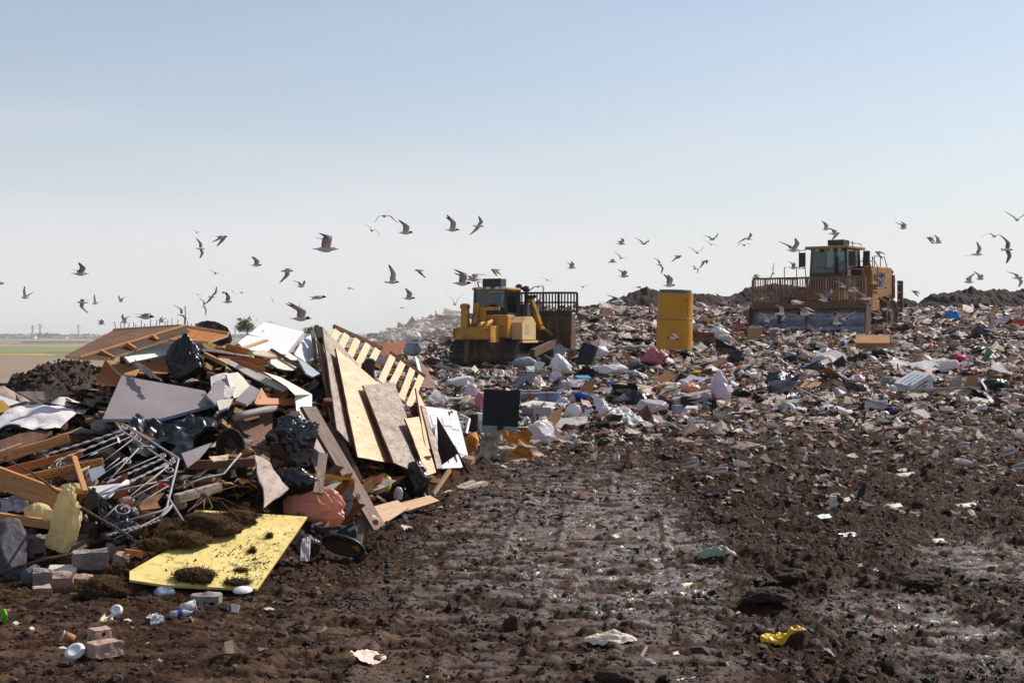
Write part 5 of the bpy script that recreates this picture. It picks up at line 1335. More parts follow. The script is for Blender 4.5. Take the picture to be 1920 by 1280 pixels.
MB().tube([ctr + (p - ctr)*0.9 for p in wp], 0.01, 6, cap=False).build('rim', MATS['rust'], wh)
for k in range(0, 28, 2): MB().tube([ctr, ctr + (wp[k] - ctr)*0.9], 0.003, 3).build('spoke', MATS['steel'], wh)
panel('brown_sheet', 'dull brown panel tilted under the blanket edge', 'panel', [(0,825),(86,795),(98,808),(60,830),(0,862)], d=(-0.2,-0.1,-0.2), off=-0.2, thick=0.03, mat='board_brown')
tl = [((-25,866),(129,820),0.05,0.10,'pine','upper pine stud with its sawn end showing'), ((-25,893),(155,848),0.05,0.085,'pine_orange','middle pine stud lying behind the stake'),
      ((15,905),(194,866),0.05,0.095,'pine','pine stud dotted with nail holes beside the stake'), ((-30,884),(128,944),0.045,0.22,'pine','broad pine joist sloping down at the left edge'),
      ((-25,966),(106,984),0.06,0.09,'pine','lowest pine stud poking out under the insulation'), ((40,905),(150,880),0.03,0.05,'pine_orange','thin pine rail under the dotted stud')]
for a, b, w, h, m, lab in tl:
    o = beam('timber', lab, 'timber', a, b, w, h, m, off=-0.55, group='pine timbers at the left of the heap')
    if 'dotted' in lab:
        for k in range(24):
            q = 0.08 + 0.86*k/23; px = a[0]+(b[0]-a[0])*q; py = a[1]+(b[1]-a[1])*q + (4 if k % 2 else -3)
            p = P(px, py, dp(a[0]+(b[0]-a[0])*q, a[1]+(b[1]-a[1])*q) - 0.585); MB().box((p.x-0.005, p.y, p.z-0.005), (p.x+0.005, p.y+0.02, p.z+0.005)).build('nail_hole', MATS['hole_dark'], o)
beam('stake', 'upright pine stake standing over the studs', 'stake', (139,857), (160,922), 0.05, 0.04, 'pine', off=-0.85)
beam('lath', 'pale lath lying on the upper pine stud', 'timber', (-10,850), (40,832), 0.05, 0.02, 'pine_pale', off=-0.7)
panel('cream_shard', 'pointed cream wood shard against the stake', 'wood shard', [(150,880),(168,872),(166,877),(148,886)], d=(-0.9,-0.9,-0.9), thick=0.01, mat='pine_pale')

def railing():
    t = thing('iron_railing', 'white wrought-iron railing with scrolls and twisted bars', 'railing', tuple(P(300, 955, dp(300, 955) - 0.75)))
    OF = -0.75
    A = plane_pts([(222,795),(335,862),(312,955)], [dp(222,795)+OF+0.25, dp(335,862)+OF, dp(312,955)+OF])
    org, n = A[0][0], A[1]; eye = Vector((0,0,CH))
    def Q(px, py, lift=0.0):
        r = P(px, py, 1.0) - eye; return eye + r * ((org - eye).dot(n) / r.dot(n)) + n * lift
    def line(pts, r, name, flat=1.0, nn=6): MB().tube([Q(*p) for p in pts], r, nn, flat=flat).build(name, MATS['iron_white'], t, smooth=True)
    line([(222,797),(228,794),(236,797),(335,860),(332,872),(313,950),(306,957),(262,970)], 0.012, 'frame_bar')
    line([(222,797),(226,806),(248,820),(322,872)], 0.010, 'frame_bar')
    # parallel twisted bars running down to the left
    def twisted(a, b):
        k = 26; pa = Q(*a); pb = Q(*b); tt = (pb - pa).normalized(); u = tt.cross(n).normalized(); vs = []; fs = []
        for i in range(k*2 + 1):
            c = pa.lerp(pb, i/(k*2)); an = i * 0.42; d = (u*math.cos(an) + n*math.sin(an)) * 0.014; e = (u*-math.sin(an) + n*math.cos(an)) * 0.005
            vs += [c+d+e, c-d+e, c-d-e, c+d-e]
        for i in range(k*2):
            for j in range(4): fs.append((4*i+j, 4*i+(j+1) % 4, 4*i+4+(j+1) % 4, 4*i+4+j))
        MB().add(vs, fs).build('twisted_bar', MATS['iron_white'], t, smooth=True)
    for a, b in (((228,808),(88,852)), ((236,812),(100,866)), ((305,860),(200,905)), ((313,868),(208,922)), ((262,985),(200,1004)), ((300,975),(240,996))): twisted(a, b)
    for a, b in (((246,818),(120,870)), ((302,852),(196,898)), ((322,868),(170,930)), ((330,888),(212,952)), ((316,910),(250,950)), ((307,955),(205,985)), ((300,968),(214,1010)), ((250,822),(192,866)), ((316,872),(206,960)), ((224,858),(196,880))): line([a, b], 0.0075, 'plain_bar', 0.6)
    def scroll(c, r0, turns, ang, sgn=1, tail=None):
        pts = []
        for k in range(int(22*turns)):
            q = k/22; rr = r0 * (0.28 + 0.72*q/turns); an = ang + sgn*2*PI*q; pts.append((c[0] + rr*math.cos(an), c[1] + 0.62*rr*math.sin(an)))
        if tail: pts.append(tail)
        MB().tube([Q(*p) for p in pts], 0.0075, 6, flat=1.0).build('scroll', MATS['iron_white'], t, smooth=True)
    scroll((232,801), 9, 1.5, 0.5); scroll((251,814), 8, 1.5, 2.0); scroll((259,823), 10, 1.4, 3.1); scroll((239,864), 11, 1.3, 3.4, 1, (196,886)); scroll((305,853), 7, 1.4, 0.3)
    scroll((322,864), 8, 1.3, 1.0); scroll((318,880), 11, 1.3, 3.0, 1, (270,912)); scroll((232,955), 18, 1.2, 3.2, 1, (196,970)); scroll((116,872), 12, 1.4, 2.6)
    def leaf(a, b):
        pa, pb = Q(*a, 0.01), Q(*b, 0.01); tt = (pb - pa); u = tt.cross(n).normalized()
        MB().tube([pa.lerp(pb, q) for q in (0, .2, .5, .8, 1)], [0.004, 0.022, 0.03, 0.022, 0.004], 8, flat=0.25).build('leaf_finial', MATS['iron_white'], t, smooth=True)
    leaf((258,837),(290,839)); leaf((296,903),(318,902)); leaf((168,856),(184,848)); leaf((300,972),(324,946))
    line([(200,905),(262,838)], 0.008, 'stem'); line([(170,930),(296,903)], 0.008, 'stem'); line([(313,928),(343,975)], 0.012, 'stem')
railing()
panel('plastic_sheet', 'flat white plastic panel under the railing bars', 'plastic panel', [(165,912),(232,905),(205,930),(196,933)], d=(-0.5,-0.5,-0.5), off=-0.2, thick=0.02, mat='white_paint')
rod('ladle', 'white paddle-shaped handle beside the white plastic panel', 'handle', [(196,933),(222,912),(240,903)], [0.008,0.012,0.03], 'white_paint', off=-0.75)
panel('vent_plate', 'grey slotted vent plate lying among the bars', 'plate', [(165,880),(192,872),(198,884),(172,902)], d=(-0.75,-0.75,-0.75), off=0.0, thick=0.01, mat='panel_slate')
bag(306, 912, 20, 14, 41, 'red_plastic', 'red_pot', 'small bright red plastic pot under the railing', 'pot', off=-0.6, amp=0.15, sub=3)
for i, (px, py, w, h, m, lab) in enumerate(((230,952,30,22,'brick','broken red brick seen through the bottom scroll'), (275,967,32,18,'brick','red brick under the lowest twisted bars'), (250,965,26,34,'concrete','grey stone slab standing under the railing'),
        (246,990,30,30,'stone_dark','dark stone slab leaning below the railing'), (240,940,40,20,'brick_pale','pale brick fragments heaped under the bars'), (340,945,26,24,'brick_pale','pinkish rubble lump by the root'))):
    D = dp(px, py) - 0.35; crumple(P(px, py, D), (w/2/F*D, w/3/F*D, h/2/F*D), 60+i, m, 'rubble_piece', lab, 'rubble', amp=0.5, sub=2, fold=1.2, flat=0.3, sharp=True, group='rubble under the railing')
# root with wiry branches
rb = crumple(P(385, 932, dp(385,932)-0.75), (0.05,0.05,0.06), 77, 'bark', 'dead_root', 'dead root knot with thin wiry branches above the yellow board', 'root', amp=0.5, sub=3)
for pts in ([(347,897),(365,915),(385,930)], [(385,930),(410,920),(445,910),(470,913)], [(388,932),(420,935),(450,950),(480,955)], [(388,935),(415,940),(440,965),(456,978)], [(385,935),(372,945),(355,955),(352,960)], [(383,937),(382,950),(384,958)], [(390,935),(398,950),(392,955)], [(384,930),(372,938),(360,952)]):
    MB().tube([P(p[0], p[1], dp(*p)-0.78) for p in pts], [0.012]+[0.006]*(len(pts)-2)+[0.003], 5).build('branch', MATS['bark'], rb)
rod('stick', 'long thin bare branch slanting across the left of the heap', 'branch', [(-8,864),(22,866),(60,886),(130,938),(245,1006)], [0.009,0.009,0.011,0.013,0.012], 'bark', off=-1.0)
o = bpy.data.objects['stick']; MB().tube([P(p[0], p[1], dp(*p)-1.0) for p in ((22,866),(14,845),(5,822))], [0.006,0.005,0.003], 5).build('twig', MATS['bark'], o)
rod('stick', 'curved brown stick lying in front of the dark block', 'branch', [(-8,1078),(30,1064),(80,1048),(130,1040),(162,1022)], 0.016, 'bark', off=-0.3)
# insulation
bag(124, 980, 62, 140, 51, 'insulation', 'insulation_batt', 'yellow glass-fibre insulation batt hanging down over the rubble', 'insulation', off=-0.75, depth=0.5, amp=0.8, fold=3.6, rot=0.25, cuts=0, sub=5)
bag(70, 960, 60, 40, 52, 'insulation', 'insulation_batt', 'torn yellow insulation tuft between the pine timbers', 'insulation', off=-0.6, amp=0.55, fold=2.6, cuts=0)
bag(95, 968, 36, 26, 53, 'insulation', 'insulation_batt', 'small yellow insulation wad beside the hanging batt', 'insulation', off=-0.7, amp=0.5, cuts=0)
bag(135, 917, 60, 24, 54, 'insulation', 'insulation_batt', 'flat yellow insulation strip under the dotted stud', 'insulation', off=-0.6, amp=0.45, cuts=0)
bag(172, 950, 30, 74, 55, 'black_bag', 'garbage_bag', 'narrow black bag beside the hanging insulation', 'bag', off=-0.75, amp=0.4, fold=4)
sheet([(182,935),(250,960),(262,1000),(190,985)], 30, 22, 0.07, 56, 'black_sheet', 'black_film', 'shiny torn black film under the fallen branch', 'plastic film', freq=4, off=-0.5)
bag(228, 1012, 50, 34, 57, 'black_sheet', 'black_film', 'crinkled dark film lump above the moss on the board', 'plastic film', off=-0.2, amp=0.5)
sheet([(0,930),(48,925),(56,955),(0,960)], 18, 14, 0.04, 58, 'clear_bag', 'plastic_film', 'lilac clear film scrap behind the broad joist', 'plastic film', off=-0.3)

# --- foot of the heap
pp = [(1.6,0.72)]
crumple(P(20, 1035, 14.0), (0.23, 0.25, 0.33), 81, 'stone_dark', 'stone_block', 'large dark grey stone block at the left frame edge', 'stone', amp=0.35, sub=4, fold=1.3, flat=0.1)
crumple(P(60, 1085, 13.5), (0.10, 0.14, 0.14), 82, 'stone_dark', 'stone_block', 'dark stone chunk touching the large block', 'stone', amp=0.4, sub=3, fold=1.3)
def rbox(C, s, rz, rx, mat, name, label, cat, seed=1, holes=0, grooves=0, group=None):
    """a rough-edged block"""
    bm = bmesh.new(); bmesh.ops.create_cube(bm, size=1.0); bmesh.ops.subdivide_edges(bm, edges=list(bm.edges), cuts=5, use_grid_fill=True)
    v = np.array([x.co[:] for x in bm.verts]) * np.array(s)
    d = fbm3(v[:,0]*14, v[:,1]*14, v[:,2]*14+seed, 3, seed)*0.26 + fbm3(v[:,0]*5+seed, v[:,1]*5, v[:,2]*5, 2, seed+3)*0.4
    nv = v / np.linalg.norm(v, axis=1)[:, None]
    v = v + nv * (d * min(s))[:, None]
    for x, q in zip(bm.verts, v): x.co = q
    mb = MB(); mb.X = Matrix.Translation(C) @ Matrix.Rotation(rz, 4, 'Z') @ Matrix.Rotation(rx, 4, 'X')
    mb.addbm(bm); o = mb.build(name, MATS[mat]); tag(o, label, cat, group)
    for k in range(holes):
        x = (k - (holes-1)/2) * s[0] / holes
        h = MB(); h.X = mb.X; h.cyl((x, -s[1]/2*1.06, 0), (x, -s[1]/2*0.8, 0), s[2]*0.24, 12); h.build('core_hole', MATS['hole_dark'], o)
    return o
rbox(P(168, 1047, 13.6), (0.30, 0.10, 0.15), 0.35, 0.25, 'concrete', 'concrete_block', 'ribbed grey concrete block above the bored bricks', 'block', 3)
rbox(P(118, 1092, 13.2), (0.16, 0.10, 0.17), 0.3, 0.5, 'brick_pale', 'bored_brick', 'pale brick with a round hole standing on its corner', 'brick', 4, holes=1)
rbox(P(155, 1092, 13.3), (0.17, 0.10, 0.12), -0.3, 0.3, 'brick_pale', 'bored_brick', 'chipped pale brick beside the upright bored one', 'brick', 5, holes=1)
rbox(P(85, 1085, 13.4), (0.20, 0.14, 0.14), 0.2, 0.1, 'concrete', 'concrete_block', 'grey block behind the upright bored brick', 'block', 6)
rbox(P(118, 1070, 13.5), (0.24, 0.14, 0.05), 0.1, 0.35, 'drywall', 'stone_slab', 'flat white slab lying on the grey block', 'slab', 7)
rbox(P(78, 1112, 12.9), (0.15, 0.12, 0.12), 0.5, 0.1, 'brick_pale', 'rubble_piece', 'tan lump of rubble below the bored bricks', 'rubble', 8)
rbox(P(216, 1030, 14.0), (0.17, 0.12, 0.12), 0.4, 0.2, 'brick_pale', 'rubble_piece', 'tan broken brick beside the black film', 'rubble', 9)
rbox(P(228, 1048, 13.8), (0.10, 0.10, 0.10), 0.9, 0.2, 'brick_pale', 'rubble_piece', 'small tan rubble cube next to the broken brick', 'rubble', 10)
rbox(P(70, 1022, 14.3), (0.16, 0.14, 0.18), 0.3, 0.2, 'concrete', 'rubble_piece', 'shaded grey lump behind the hanging insulation', 'rubble', 11)
rbox(P(389, 1128, 12.6), (0.24, 0.15, 0.13), -0.06, 0.0, 'concrete', 'concrete_block', 'grey concrete block under the front edge of the yellow board', 'block', 12)
bb = rbox(hit(196, 1232) + Vector((0,0,0.06)), (0.20, 0.13, 0.09), 0.75, 0.0, 'brick_pale', 'bored_brick', 'broken bored brick lying on the open mud', 'brick', 13, holes=1)
rbox(hit(185, 1215) + Vector((0,0.05,0.10)), (0.13, 0.10, 0.06), 0.75, 0.05, 'brick_pale', 'bored_brick', 'half brick stacked behind the broken bored brick', 'brick', 14, holes=1)

# yellow board (two planes with a crease)
yb = panel('yellow_board', 'yellow foam-core board lying flat at the foot of the heap', 'board', [(366,955),(576,968),(478,1102),(300,1094),(243,1082),(243,1068),(310,1030)], d=None, thick=0.022, mat='yellow_board', edge='yellow_edge') if False else None
D_ = [14.85, 15.05, 12.95]
Wp, nn_ = plane_pts([(366,955),(576,968),(482,1103),(400,1100),(310,1096),(243,1086),(243,1070),(310,1032)], D_)
def yboard():
    mb = MB(); k = len(Wp); th = 0.022
    mb.add(list(Wp) + [w - nn_*th for w in Wp], [tuple(range(k)), tuple(range(k, 2*k))[::-1]] + [(i, k+i, k+(i+1) % k, (i+1) % k) for i in range(k)], [0, 0] + [1]*k)
    o = mb.build('yellow_board', [MATS['yellow_board'], MATS['yellow_edge']]); tag(o, 'yellow foam-core board lying at the foot of the heap', 'board')
    return o
YB = yboard()
def on_board(px, py, lift=0.0):
    eye = Vector((0,0,CH)); r = P(px, py, 1.0) - eye
    return eye + r * ((Wp[0] - eye).dot(nn_) / r.dot(nn_)) + nn_ * lift

def tuft(C, rad, seed, name, label, nfib=500, axis=None, mat='moss', fib='fibre', cat='moss'):
    """a clump of mossy soil: a lumpy core bristling with fibres"""
    o = crumple(C, rad, seed, mat, name, label, cat, amp=0.6, sub=4, fold=3.0, flat=0.6, cuts=0)
    rng = np.random.default_rng(seed); vs = []; fs = []
    cx = np.array(tuple(C)); R3 = np.array(rad)
    for _ in range(nfib):
        u = rng.normal(0, 1, 3); u /= np.linalg.norm(u); u[2] = abs(u[2])*0.9
        p = cx + u*R3*rng.uniform(0.8, 1.1); d = u*0.5 + rng.normal(0, 0.8, 3); d /= np.linalg.norm(d); L = rng.uniform(0.02, 0.06)
        s = np.cross(d, rng.normal(0, 1, 3)); s = s/np.linalg.norm(s)*0.003
        q = len(vs); vs += [tuple(p-s), tuple(p+s), tuple(p+d*L)]; fs.append((q, q+1, q+2))
    f = MB().add(vs, fs).build('fibres', MATS[fib], o); f['kind'] = 'stuff'
    return o
def board_tuft(px, py, rx, ry, rz, seed, label, nf=500): tuft(on_board(px, py, rz*0.35), (rx, ry, rz), seed, 'moss_clump', label, nf)
board_tuft(392, 1000, 0.30, 0.22, 0.15, 91, 'big mossy soil clump in the middle of the yellow board', 900)
board_tuft(440, 978, 0.26, 0.18, 0.09, 92, 'long mossy clump near the top edge of the yellow board', 700)
board_tuft(340, 1020, 0.28, 0.20, 0.11, 93, 'mossy clump on the left edge of the yellow board', 700)
board_tuft(290, 1030, 0.16, 0.12, 0.08, 94, 'dark mossy clump beside the yellow board corner', 500)
board_tuft(365, 1088, 0.20, 0.13, 0.09, 95, 'mossy clump on the front edge of the yellow board', 500)
board_tuft(445, 1095, 0.12, 0.08, 0.04, 96, 'low crumbly soil patch by the front corner of the yellow board', 350)
board_tuft(505, 1008, 0.035, 0.03, 0.04, 97, 'little upright tuft with a long shadow on the board', 120)
board_tuft(472, 1035, 0.04, 0.03, 0.03, 98, 'little dark tuft left of the upright one on the board', 120)
board_tuft(452, 1070, 0.07, 0.03, 0.02, 99, 'thin soil scrap near the right edge of the board', 150)
tuft(P(205, 1105, 12.9) , (0.30, 0.22, 0.12), 101, 'moss_clump', 'large mossy turf heap left of the yellow board', 1200)
tuft(P(225, 1070, 13.4), (0.16, 0.12, 0.08), 102, 'moss_clump', 'mossy turf lump under the tan rubble', 500)
tuft(P(325, 1128, 12.6), (0.13, 0.09, 0.06), 103, 'moss_clump', 'mossy lump hiding the printed can', 400)
tuft(P(30, 1125, 12.7), (0.28, 0.18, 0.08), 104, 'moss_clump', 'mossy turf below the large stone block', 700)
tuft(P(240, 1140, 12.3), (0.18, 0.12, 0.05), 105, 'moss_clump', 'flat turf patch in front of the big turf heap', 500)
# crumbs of soil scattered over the board
rng = np.random.default_rng(8); vs = []; fs = []
for _ in range(900):
    q = rng.random(); px = 300 + 270*rng.random(); py = 962 + 138*rng.random()
    if q < 0.65: px, py = rng.normal(480, 35), rng.normal(1055, 30)
    if px < 250 or py < 958 or (px - 482)/(576 - 482) + (py - 1103)/(1103 - 968)*1 > -0.02 or py > 1098: continue
    p = np.array(tuple(on_board(px, py, 0.004))); s = rng.uniform(0.003, 0.012)
    a = rng.normal(0, 1, (4, 3)) * s; a[:, 2] = np.abs(a[:, 2])*0.8
    o = len(vs); vs += [tuple(p + x) for x in a]; fs += [(o, o+1, o+2), (o, o+2, o+3), (o, o+1, o+3), (o+1, o+2, o+3)]
o = MB().add(vs, fs).build('soil_crumbs', MATS['moss']); tag(o, 'soil crumbs scattered over the yellow board', 'soil', kind='stuff')
rod('twig', 'brown twig lying across the lower part of the yellow board', 'twig', [(285,1044),(305,1047),(328,1052)], 0.012, 'bark', off=-0.2)
# ------------------------------------------------------------------ things at the foot of the heap and out on the tip
def gD(px, py):
    return hit(px, py).y

def gp(name, label, cat, pts, lean=0.6, skew=0.0, mat='cardboard', thick=0.012, edge=None, rag=0.0, D=None, group=None, parent=None, dd=0.0):
    """a flat piece standing or lying on the tip: its lowest pixel touches the ground, lean = metres back per metre up"""
    by = max(p[1] for p in pts); bx = [p[0] for p in pts if p[1] == by][0]; cx = sum(p[0] for p in pts) / len(pts)
    D0 = (gD(bx, by) if D is None else D) + dd
    d = [D0 + lean * (by - py) / F * D0 + skew * (px - cx) / F * D0 for px, py in pts[:3]]
    W, n = plane_pts(pts, d)
    if rag > 0:
        q = ragged(pts, rag, len(label or name) * 7, 9); eye = Vector((0, 0, CH)); W = []
        A0 = P(*pts[0], d[0])
        for px, py in q:
            r = P(px, py, 1.0) - eye; W.append(eye + r * ((A0 - eye).dot(n) / r.dot(n)))
    k = len(W); mb = MB()
    mb.add(list(W) + [w - n*thick for w in W], [tuple(range(k)), tuple(range(k, 2*k))[::-1]] + [(i, k+i, k+(i+1) % k, (i+1) % k) for i in range(k)], [0, 0] + [1]*k)
    o = mb.build(name, [MATS[mat], MATS[edge or mat]], parent)
    o['_n'] = tuple(n); o['_d'] = D0
    if parent is None:
        tag(o, label, cat, group)
        e = max([(W[(i+1) % k] - W[i]) for i in range(k)], key=lambda q: q.length); align(o, e, n)
    return o

def gbag(px0, py0, px1, py1, mat, name, label, cat='bag', seed=None, D=None, **kw):
    seed = seed if seed is not None else int(px0 + py0)
    D = (gD((px0+px1)/2, py1 - 1) if D is None else D)
    rx = (px1-px0)/2/F*D; rz = (py1-py0)/2/F*D
    kw.setdefault('amp', 0.5); kw.setdefault('sub', 5 if px1 - px0 > 44 else 4)
    if mat == 'soil_dark': kw.setdefault('cuts', 0)
    dpt = kw.pop('depth', 0.7)
    return crumple(P((px0+px1)/2, (py0+py1)/2, D + rx*dpt*0.5), (rx, rx*dpt, rz), seed, mat, name, label, cat, **kw)

def gbox(px, py, w, h, dep, rz, mat, name, label, cat, tilt=0.0, roll=0.0, top=None, open_top=False, D=None, group=None):
    """a box standing on the tip; w, h in pixels, dep in metres"""
    D = gD(px, py) if D is None else D
    b = P(px, py, D); W = w/F*D; H = h/F*D
    mb = MB(); mb.X = Matrix.Translation(b) @ Matrix.Rotation(rz, 4, 'Z') @ Matrix.Rotation(tilt, 4, 'X') @ Matrix.Rotation(roll, 4, 'Y')
    if open_top:
        t = 0.012
        mb.box((-W/2, -dep/2, -0.02), (W/2, dep/2, t)).box((-W/2, -dep/2, t), (-W/2+t, dep/2, H)).box((W/2-t, -dep/2, t), (W/2, dep/2, H)).box((-W/2+t, -dep/2, t), (W/2-t, -dep/2+t, H)).box((-W/2+t, dep/2-t, t), (W/2-t, dep/2, H))
    else: mb.box((-W/2, -dep/2, -0.03), (W/2, dep/2, H), bev=min(W, H, dep)*0.05)
    o = mb.build(name, MATS[mat]); tag(o, label, cat, group)
    if top:
        m2 = MB(); m2.X = mb.X; m2.box((-W/2*0.9, -dep/2-0.004, H*0.1), (W/2*0.9, -dep/2-0.002, H*0.8)); m2.build('printed_face', MATS[top], o)
    return o

def gsheet(c, mat, name, label, cat, amp=0.05, n=22, m=16, freq=3.0, dz=(0,0,0,0), D=None, group=None, sag=0.0):
    by = max(p[1] for p in c); bx = [p[0] for p in c if p[1] == by][0]
    D0 = gD(bx, by) if D is None else D
    return sheet([(p[0], p[1], z) for p, z in zip(c, dz)], n, m, amp, int(bx + by) % 97, mat, name, label, cat, freq=freq, D=D0, group=group, sag=sag)

# --- in front of the plywood
gsheet([(672,858),(745,872),(806,930),(745,940)], 'black_sheet', 'black_film', 'black plastic film bunched at the foot of the plywood', 'plastic film', amp=0.12, n=44, m=26, freq=3.2, D=19.2, dz=(0.5,0.7,0.5,0.0))
gbag(752, 862, 806, 935, 'black_bag', 'garbage_bag', 'black bag end sagging beside the plywood foot', seed=5, D=19.4, amp=0.5, sub=5)
gbag(697, 886, 735, 928, 'yellow_plastic', 'yellow_jug', 'bright yellow crushed plastic jug under the black film', 'jug', seed=9, D=18.9, amp=0.45, rot=0.5)
gbag(738, 912, 757, 940, 'clear_bag', 'plastic_cup', 'dirty clear plastic cup beside the yellow jug', 'cup', seed=12, D=18.9, amp=0.35, sub=3)
gp('pale_board', 'pale board lying flat behind the weathered plank foot', 'board', [(650,962),(745,937),(766,952),(722,980),(668,985)], lean=3.0, D=17.6, mat='ply', edge='ply_edge')
gp('pale_board', 'cream sheet standing behind the white bottle', 'board', [(649,958),(676,944),(696,976),(664,984)], lean=1.0, D=17.4, mat='drywall')
gp('pale_board', 'long pale board along the foot of the heap', 'board', [(742,944),(806,928),(824,938),(760,958)], lean=3.2, D=18.3, mat='pine_pale', edge='ply_edge')
def lyb(a, b, w, h, mat, name, label, cat, Da, Db):
    mb = MB(); mb.bar(P(*a, Da), P(*b, Db), w, h); o = mb.build(name, MATS[mat]); align(o, P(*b, Db) - P(*a, Da), (0, 0.1, 1)); return tag(o, label, cat)
lyb((796,944), (886,903), 0.09, 0.05, 'ply_grey', 'timber', 'long squared timber lying along the heap foot', 'timber', 20.2, 22.6)
lyb((863,921), (908,908), 0.13, 0.10, 'ply_grey', 'timber', 'short thick timber block at the end of the heap', 'timber', 21.6, 22.2)
lyb((812,926), (844,880), 0.035, 0.06, 'pine_pale', 'timber', 'slanted pale stick standing by the plywood foot', 'timber', 20.0, 20.3)
lyb((728,978), (772,955), 0.06, 0.02, 'pine_pale', 'timber', 'thin pale lath at the plank foot', 'timber', 18.0, 18.7)
gp('cream_shard', 'cream curved shard lying on the mud by the plank', 'wood shard', [(728,990),(748,982),(778,988),(760,993)], lean=2.5, mat='drywall', dd=-0.02)
gp('pink_shard', 'pinkish wood shard under the yellow jug', 'wood shard', [(698,922),(712,930),(724,940),(716,942)], lean=1.0, D=18.5, mat='ply')
gbag(660, 962, 712, 1002, 'litter_cream', 'plastic_bottle', 'dirty white plastic bottle with its orange mouth towards us', 'bottle', seed=14, D=17.2, amp=0.12, sub=4, rot=-0.2)
bt = bpy.data.objects[[o.name for o in bpy.data.objects if o.name.startswith('plastic_bottle')][-1]]
pm = P(705, 979, 17.02); MB().cyl(pm, pm + Vector((-0.012, 0.05, 0)), 0.034, 14).build('mouth', MATS['orange_card'], bt)
gbag(514, 914, 652, 990, 'orange_bag', 'orange_bag', 'translucent orange-red plastic bag at the heap foot', seed=33, D=15.9, amp=0.55, sub=6, depth=0.55, rot=0.22, knot=0.25, fold=2.6)
gbag(480, 950, 520, 985, 'black_sheet', 'garbage_bag', 'small dark bag behind the yellow board corner', seed=35, D=15.9)
gsheet([(632,892),(660,884),(664,920),(640,960)], 'orange_card', 'orange_card', 'curled orange card standing behind the weathered plank', 'card', amp=0.05, D=16.9, dz=(0.1,0,0,0))
gp('grey_card', 'grey card leaning behind the orange bag', 'card', [(636,930),(660,905),(662,945),(650,968)], lean=0.3, D=16.8, mat='panel_grey')
gsheet([(510,940),(535,930),(540,945),(520,955)], 'panel_blue', 'paper_scrap', 'pale blue paper scrap behind the orange bag', 'paper', amp=0.02, D=16.1)
# black moulded lamp housing
def housing():
    D = 14.75; C = P(636, 1008, D)
    t = thing('lamp_housing', 'black oval plastic housing with an amber reflection at the board corner', 'housing', tuple(C))
    ring = [C + Vector((0.20*math.cos(a), -0.05*math.sin(a), 0.0)) + Vector((0.04, 0, -0.075)) + Vector((0, 0, 1)) * (0.095*math.sin(a) + 0.08*-math.cos(a)*0.6) for a in [2*PI*k/36 for k in range(37)]]
    MB().tube(ring, 0.02, 8, cap=False).build('rim', MATS['black_plastic'], t, smooth=True)
    c0 = sum(ring[:36], Vector()) / 36 + Vector((0, 0.05, 0))
    MB().add([c0] + ring[:36], [(0, 1+k, 1+(k+1) % 36) for k in range(36)]).build('bowl', MATS['board_umber'], t, smooth=True)
    am = [c0 + (ring[k] - c0)*0.82 + Vector((0, -0.012, 0)) for k in (34, 35, 0, 1, 2, 3)]
    MB().add([c0 + (ring[0]-c0)*0.35 + Vector((0,-0.012,0))] + am, [(0, 1+k, 2+k) for k in range(5)]).build('amber_reflection', MATS['orange_card'], t)  # amber reflection in the bowl painted as an orange wedge
    for k, (a, b) in enumerate((((588,985),(625,1003)), ((600,992),(640,988)), ((632,1000),(664,980)), ((640,1010),(668,992)))):
        MB().bar(P(*a, D+0.02*k), P(*b, D+0.05), 0.05, 0.035).build('moulding', MATS['black_plastic'], t)
    MB().prism([(C.y, C.z+0.00), (C.y+0.2, C.z), (C.y+0.2, C.z+0.10), (C.y, C.z+0.06)], 'x', C.x-0.02, C.x+0.17).build('socket_box', MATS['black_plastic'], t)
housing()
gbag(545, 1000, 606, 1050, 'black_sheet', 'garbage_bag', 'grey-black bag crumpled under the right corner of the yellow board', seed=41, D=14.3)
gsheet([(566,1010),(584,1003),(580,1052),(562,1050)], 'clear_bag', 'film_tail', 'lilac plastic film tail hanging on the mud', 'plastic film', amp=0.03, D=14.1)
gp('card_scrap', 'white card corner behind the black housing', 'card', [(664,996),(680,1002),(678,1022),(666,1012)], lean=0.3, D=14.9, mat='drywall')
# drink litter in front of the board
def cup(px, py, r, h, tip, rz, mats, label, name='paper_cup', lid=True):
    C = hit(px, py) + Vector((0, 0, r))
    t = thing(name, label, 'cup', tuple(C), world=False, rot=(0, tip, rz))
    MB().lathe([(r*0.7, 0), (r, h), (r*0.96, h), (r*0.68, 0.006)], 20).build('body', MATS[mats[0]], t, smooth=True)
    MB().lathe([(r*1.04, h-0.004), (r*1.06, h), (r*1.04, h+0.004), (r*0.97, h)], 20, caps=False).build('rim', MATS[mats[1]], t, smooth=True)
    return t
cup(338, 1150, 0.045, 0.12, R(82), R(20), ('paper', 'white_paint'), 'white paper cup lying on its side before the yellow board')
cup(140, 1208, 0.04, 0.09, R(70), R(200), ('cardboard', 'paper'), 'brown paper cup tipped over near the lone bricks')
def flat_lid(px, py, r, tx, ty, label, mat='white_paint'):
    C = hit(px, py) + Vector((0, 0, 0.03))
    t = thing('cup_lid', label, 'lid', tuple(C), world=False, rot=(tx, ty, 0))
    MB().lathe([(0.002,0.012),(r*0.5,0.012),(r*0.55,0.016),(r*0.8,0.016),(r*0.84,0.008),(r*0.98,0.006),(r,0),(r*0.95,-0.004)], 24, caps=False).build('disc', MATS[mat], t, smooth=True)
    MB().lathe([(r*0.97,0.004),(r*1.03,0.002),(r*1.03,-0.006),(r*0.97,-0.006)], 24, caps=False).build('rim', MATS[mat], t, smooth=True)
flat_lid(140, 1232, 0.072, R(40), R(-12), 'white cup lid standing beside the lone bored brick')
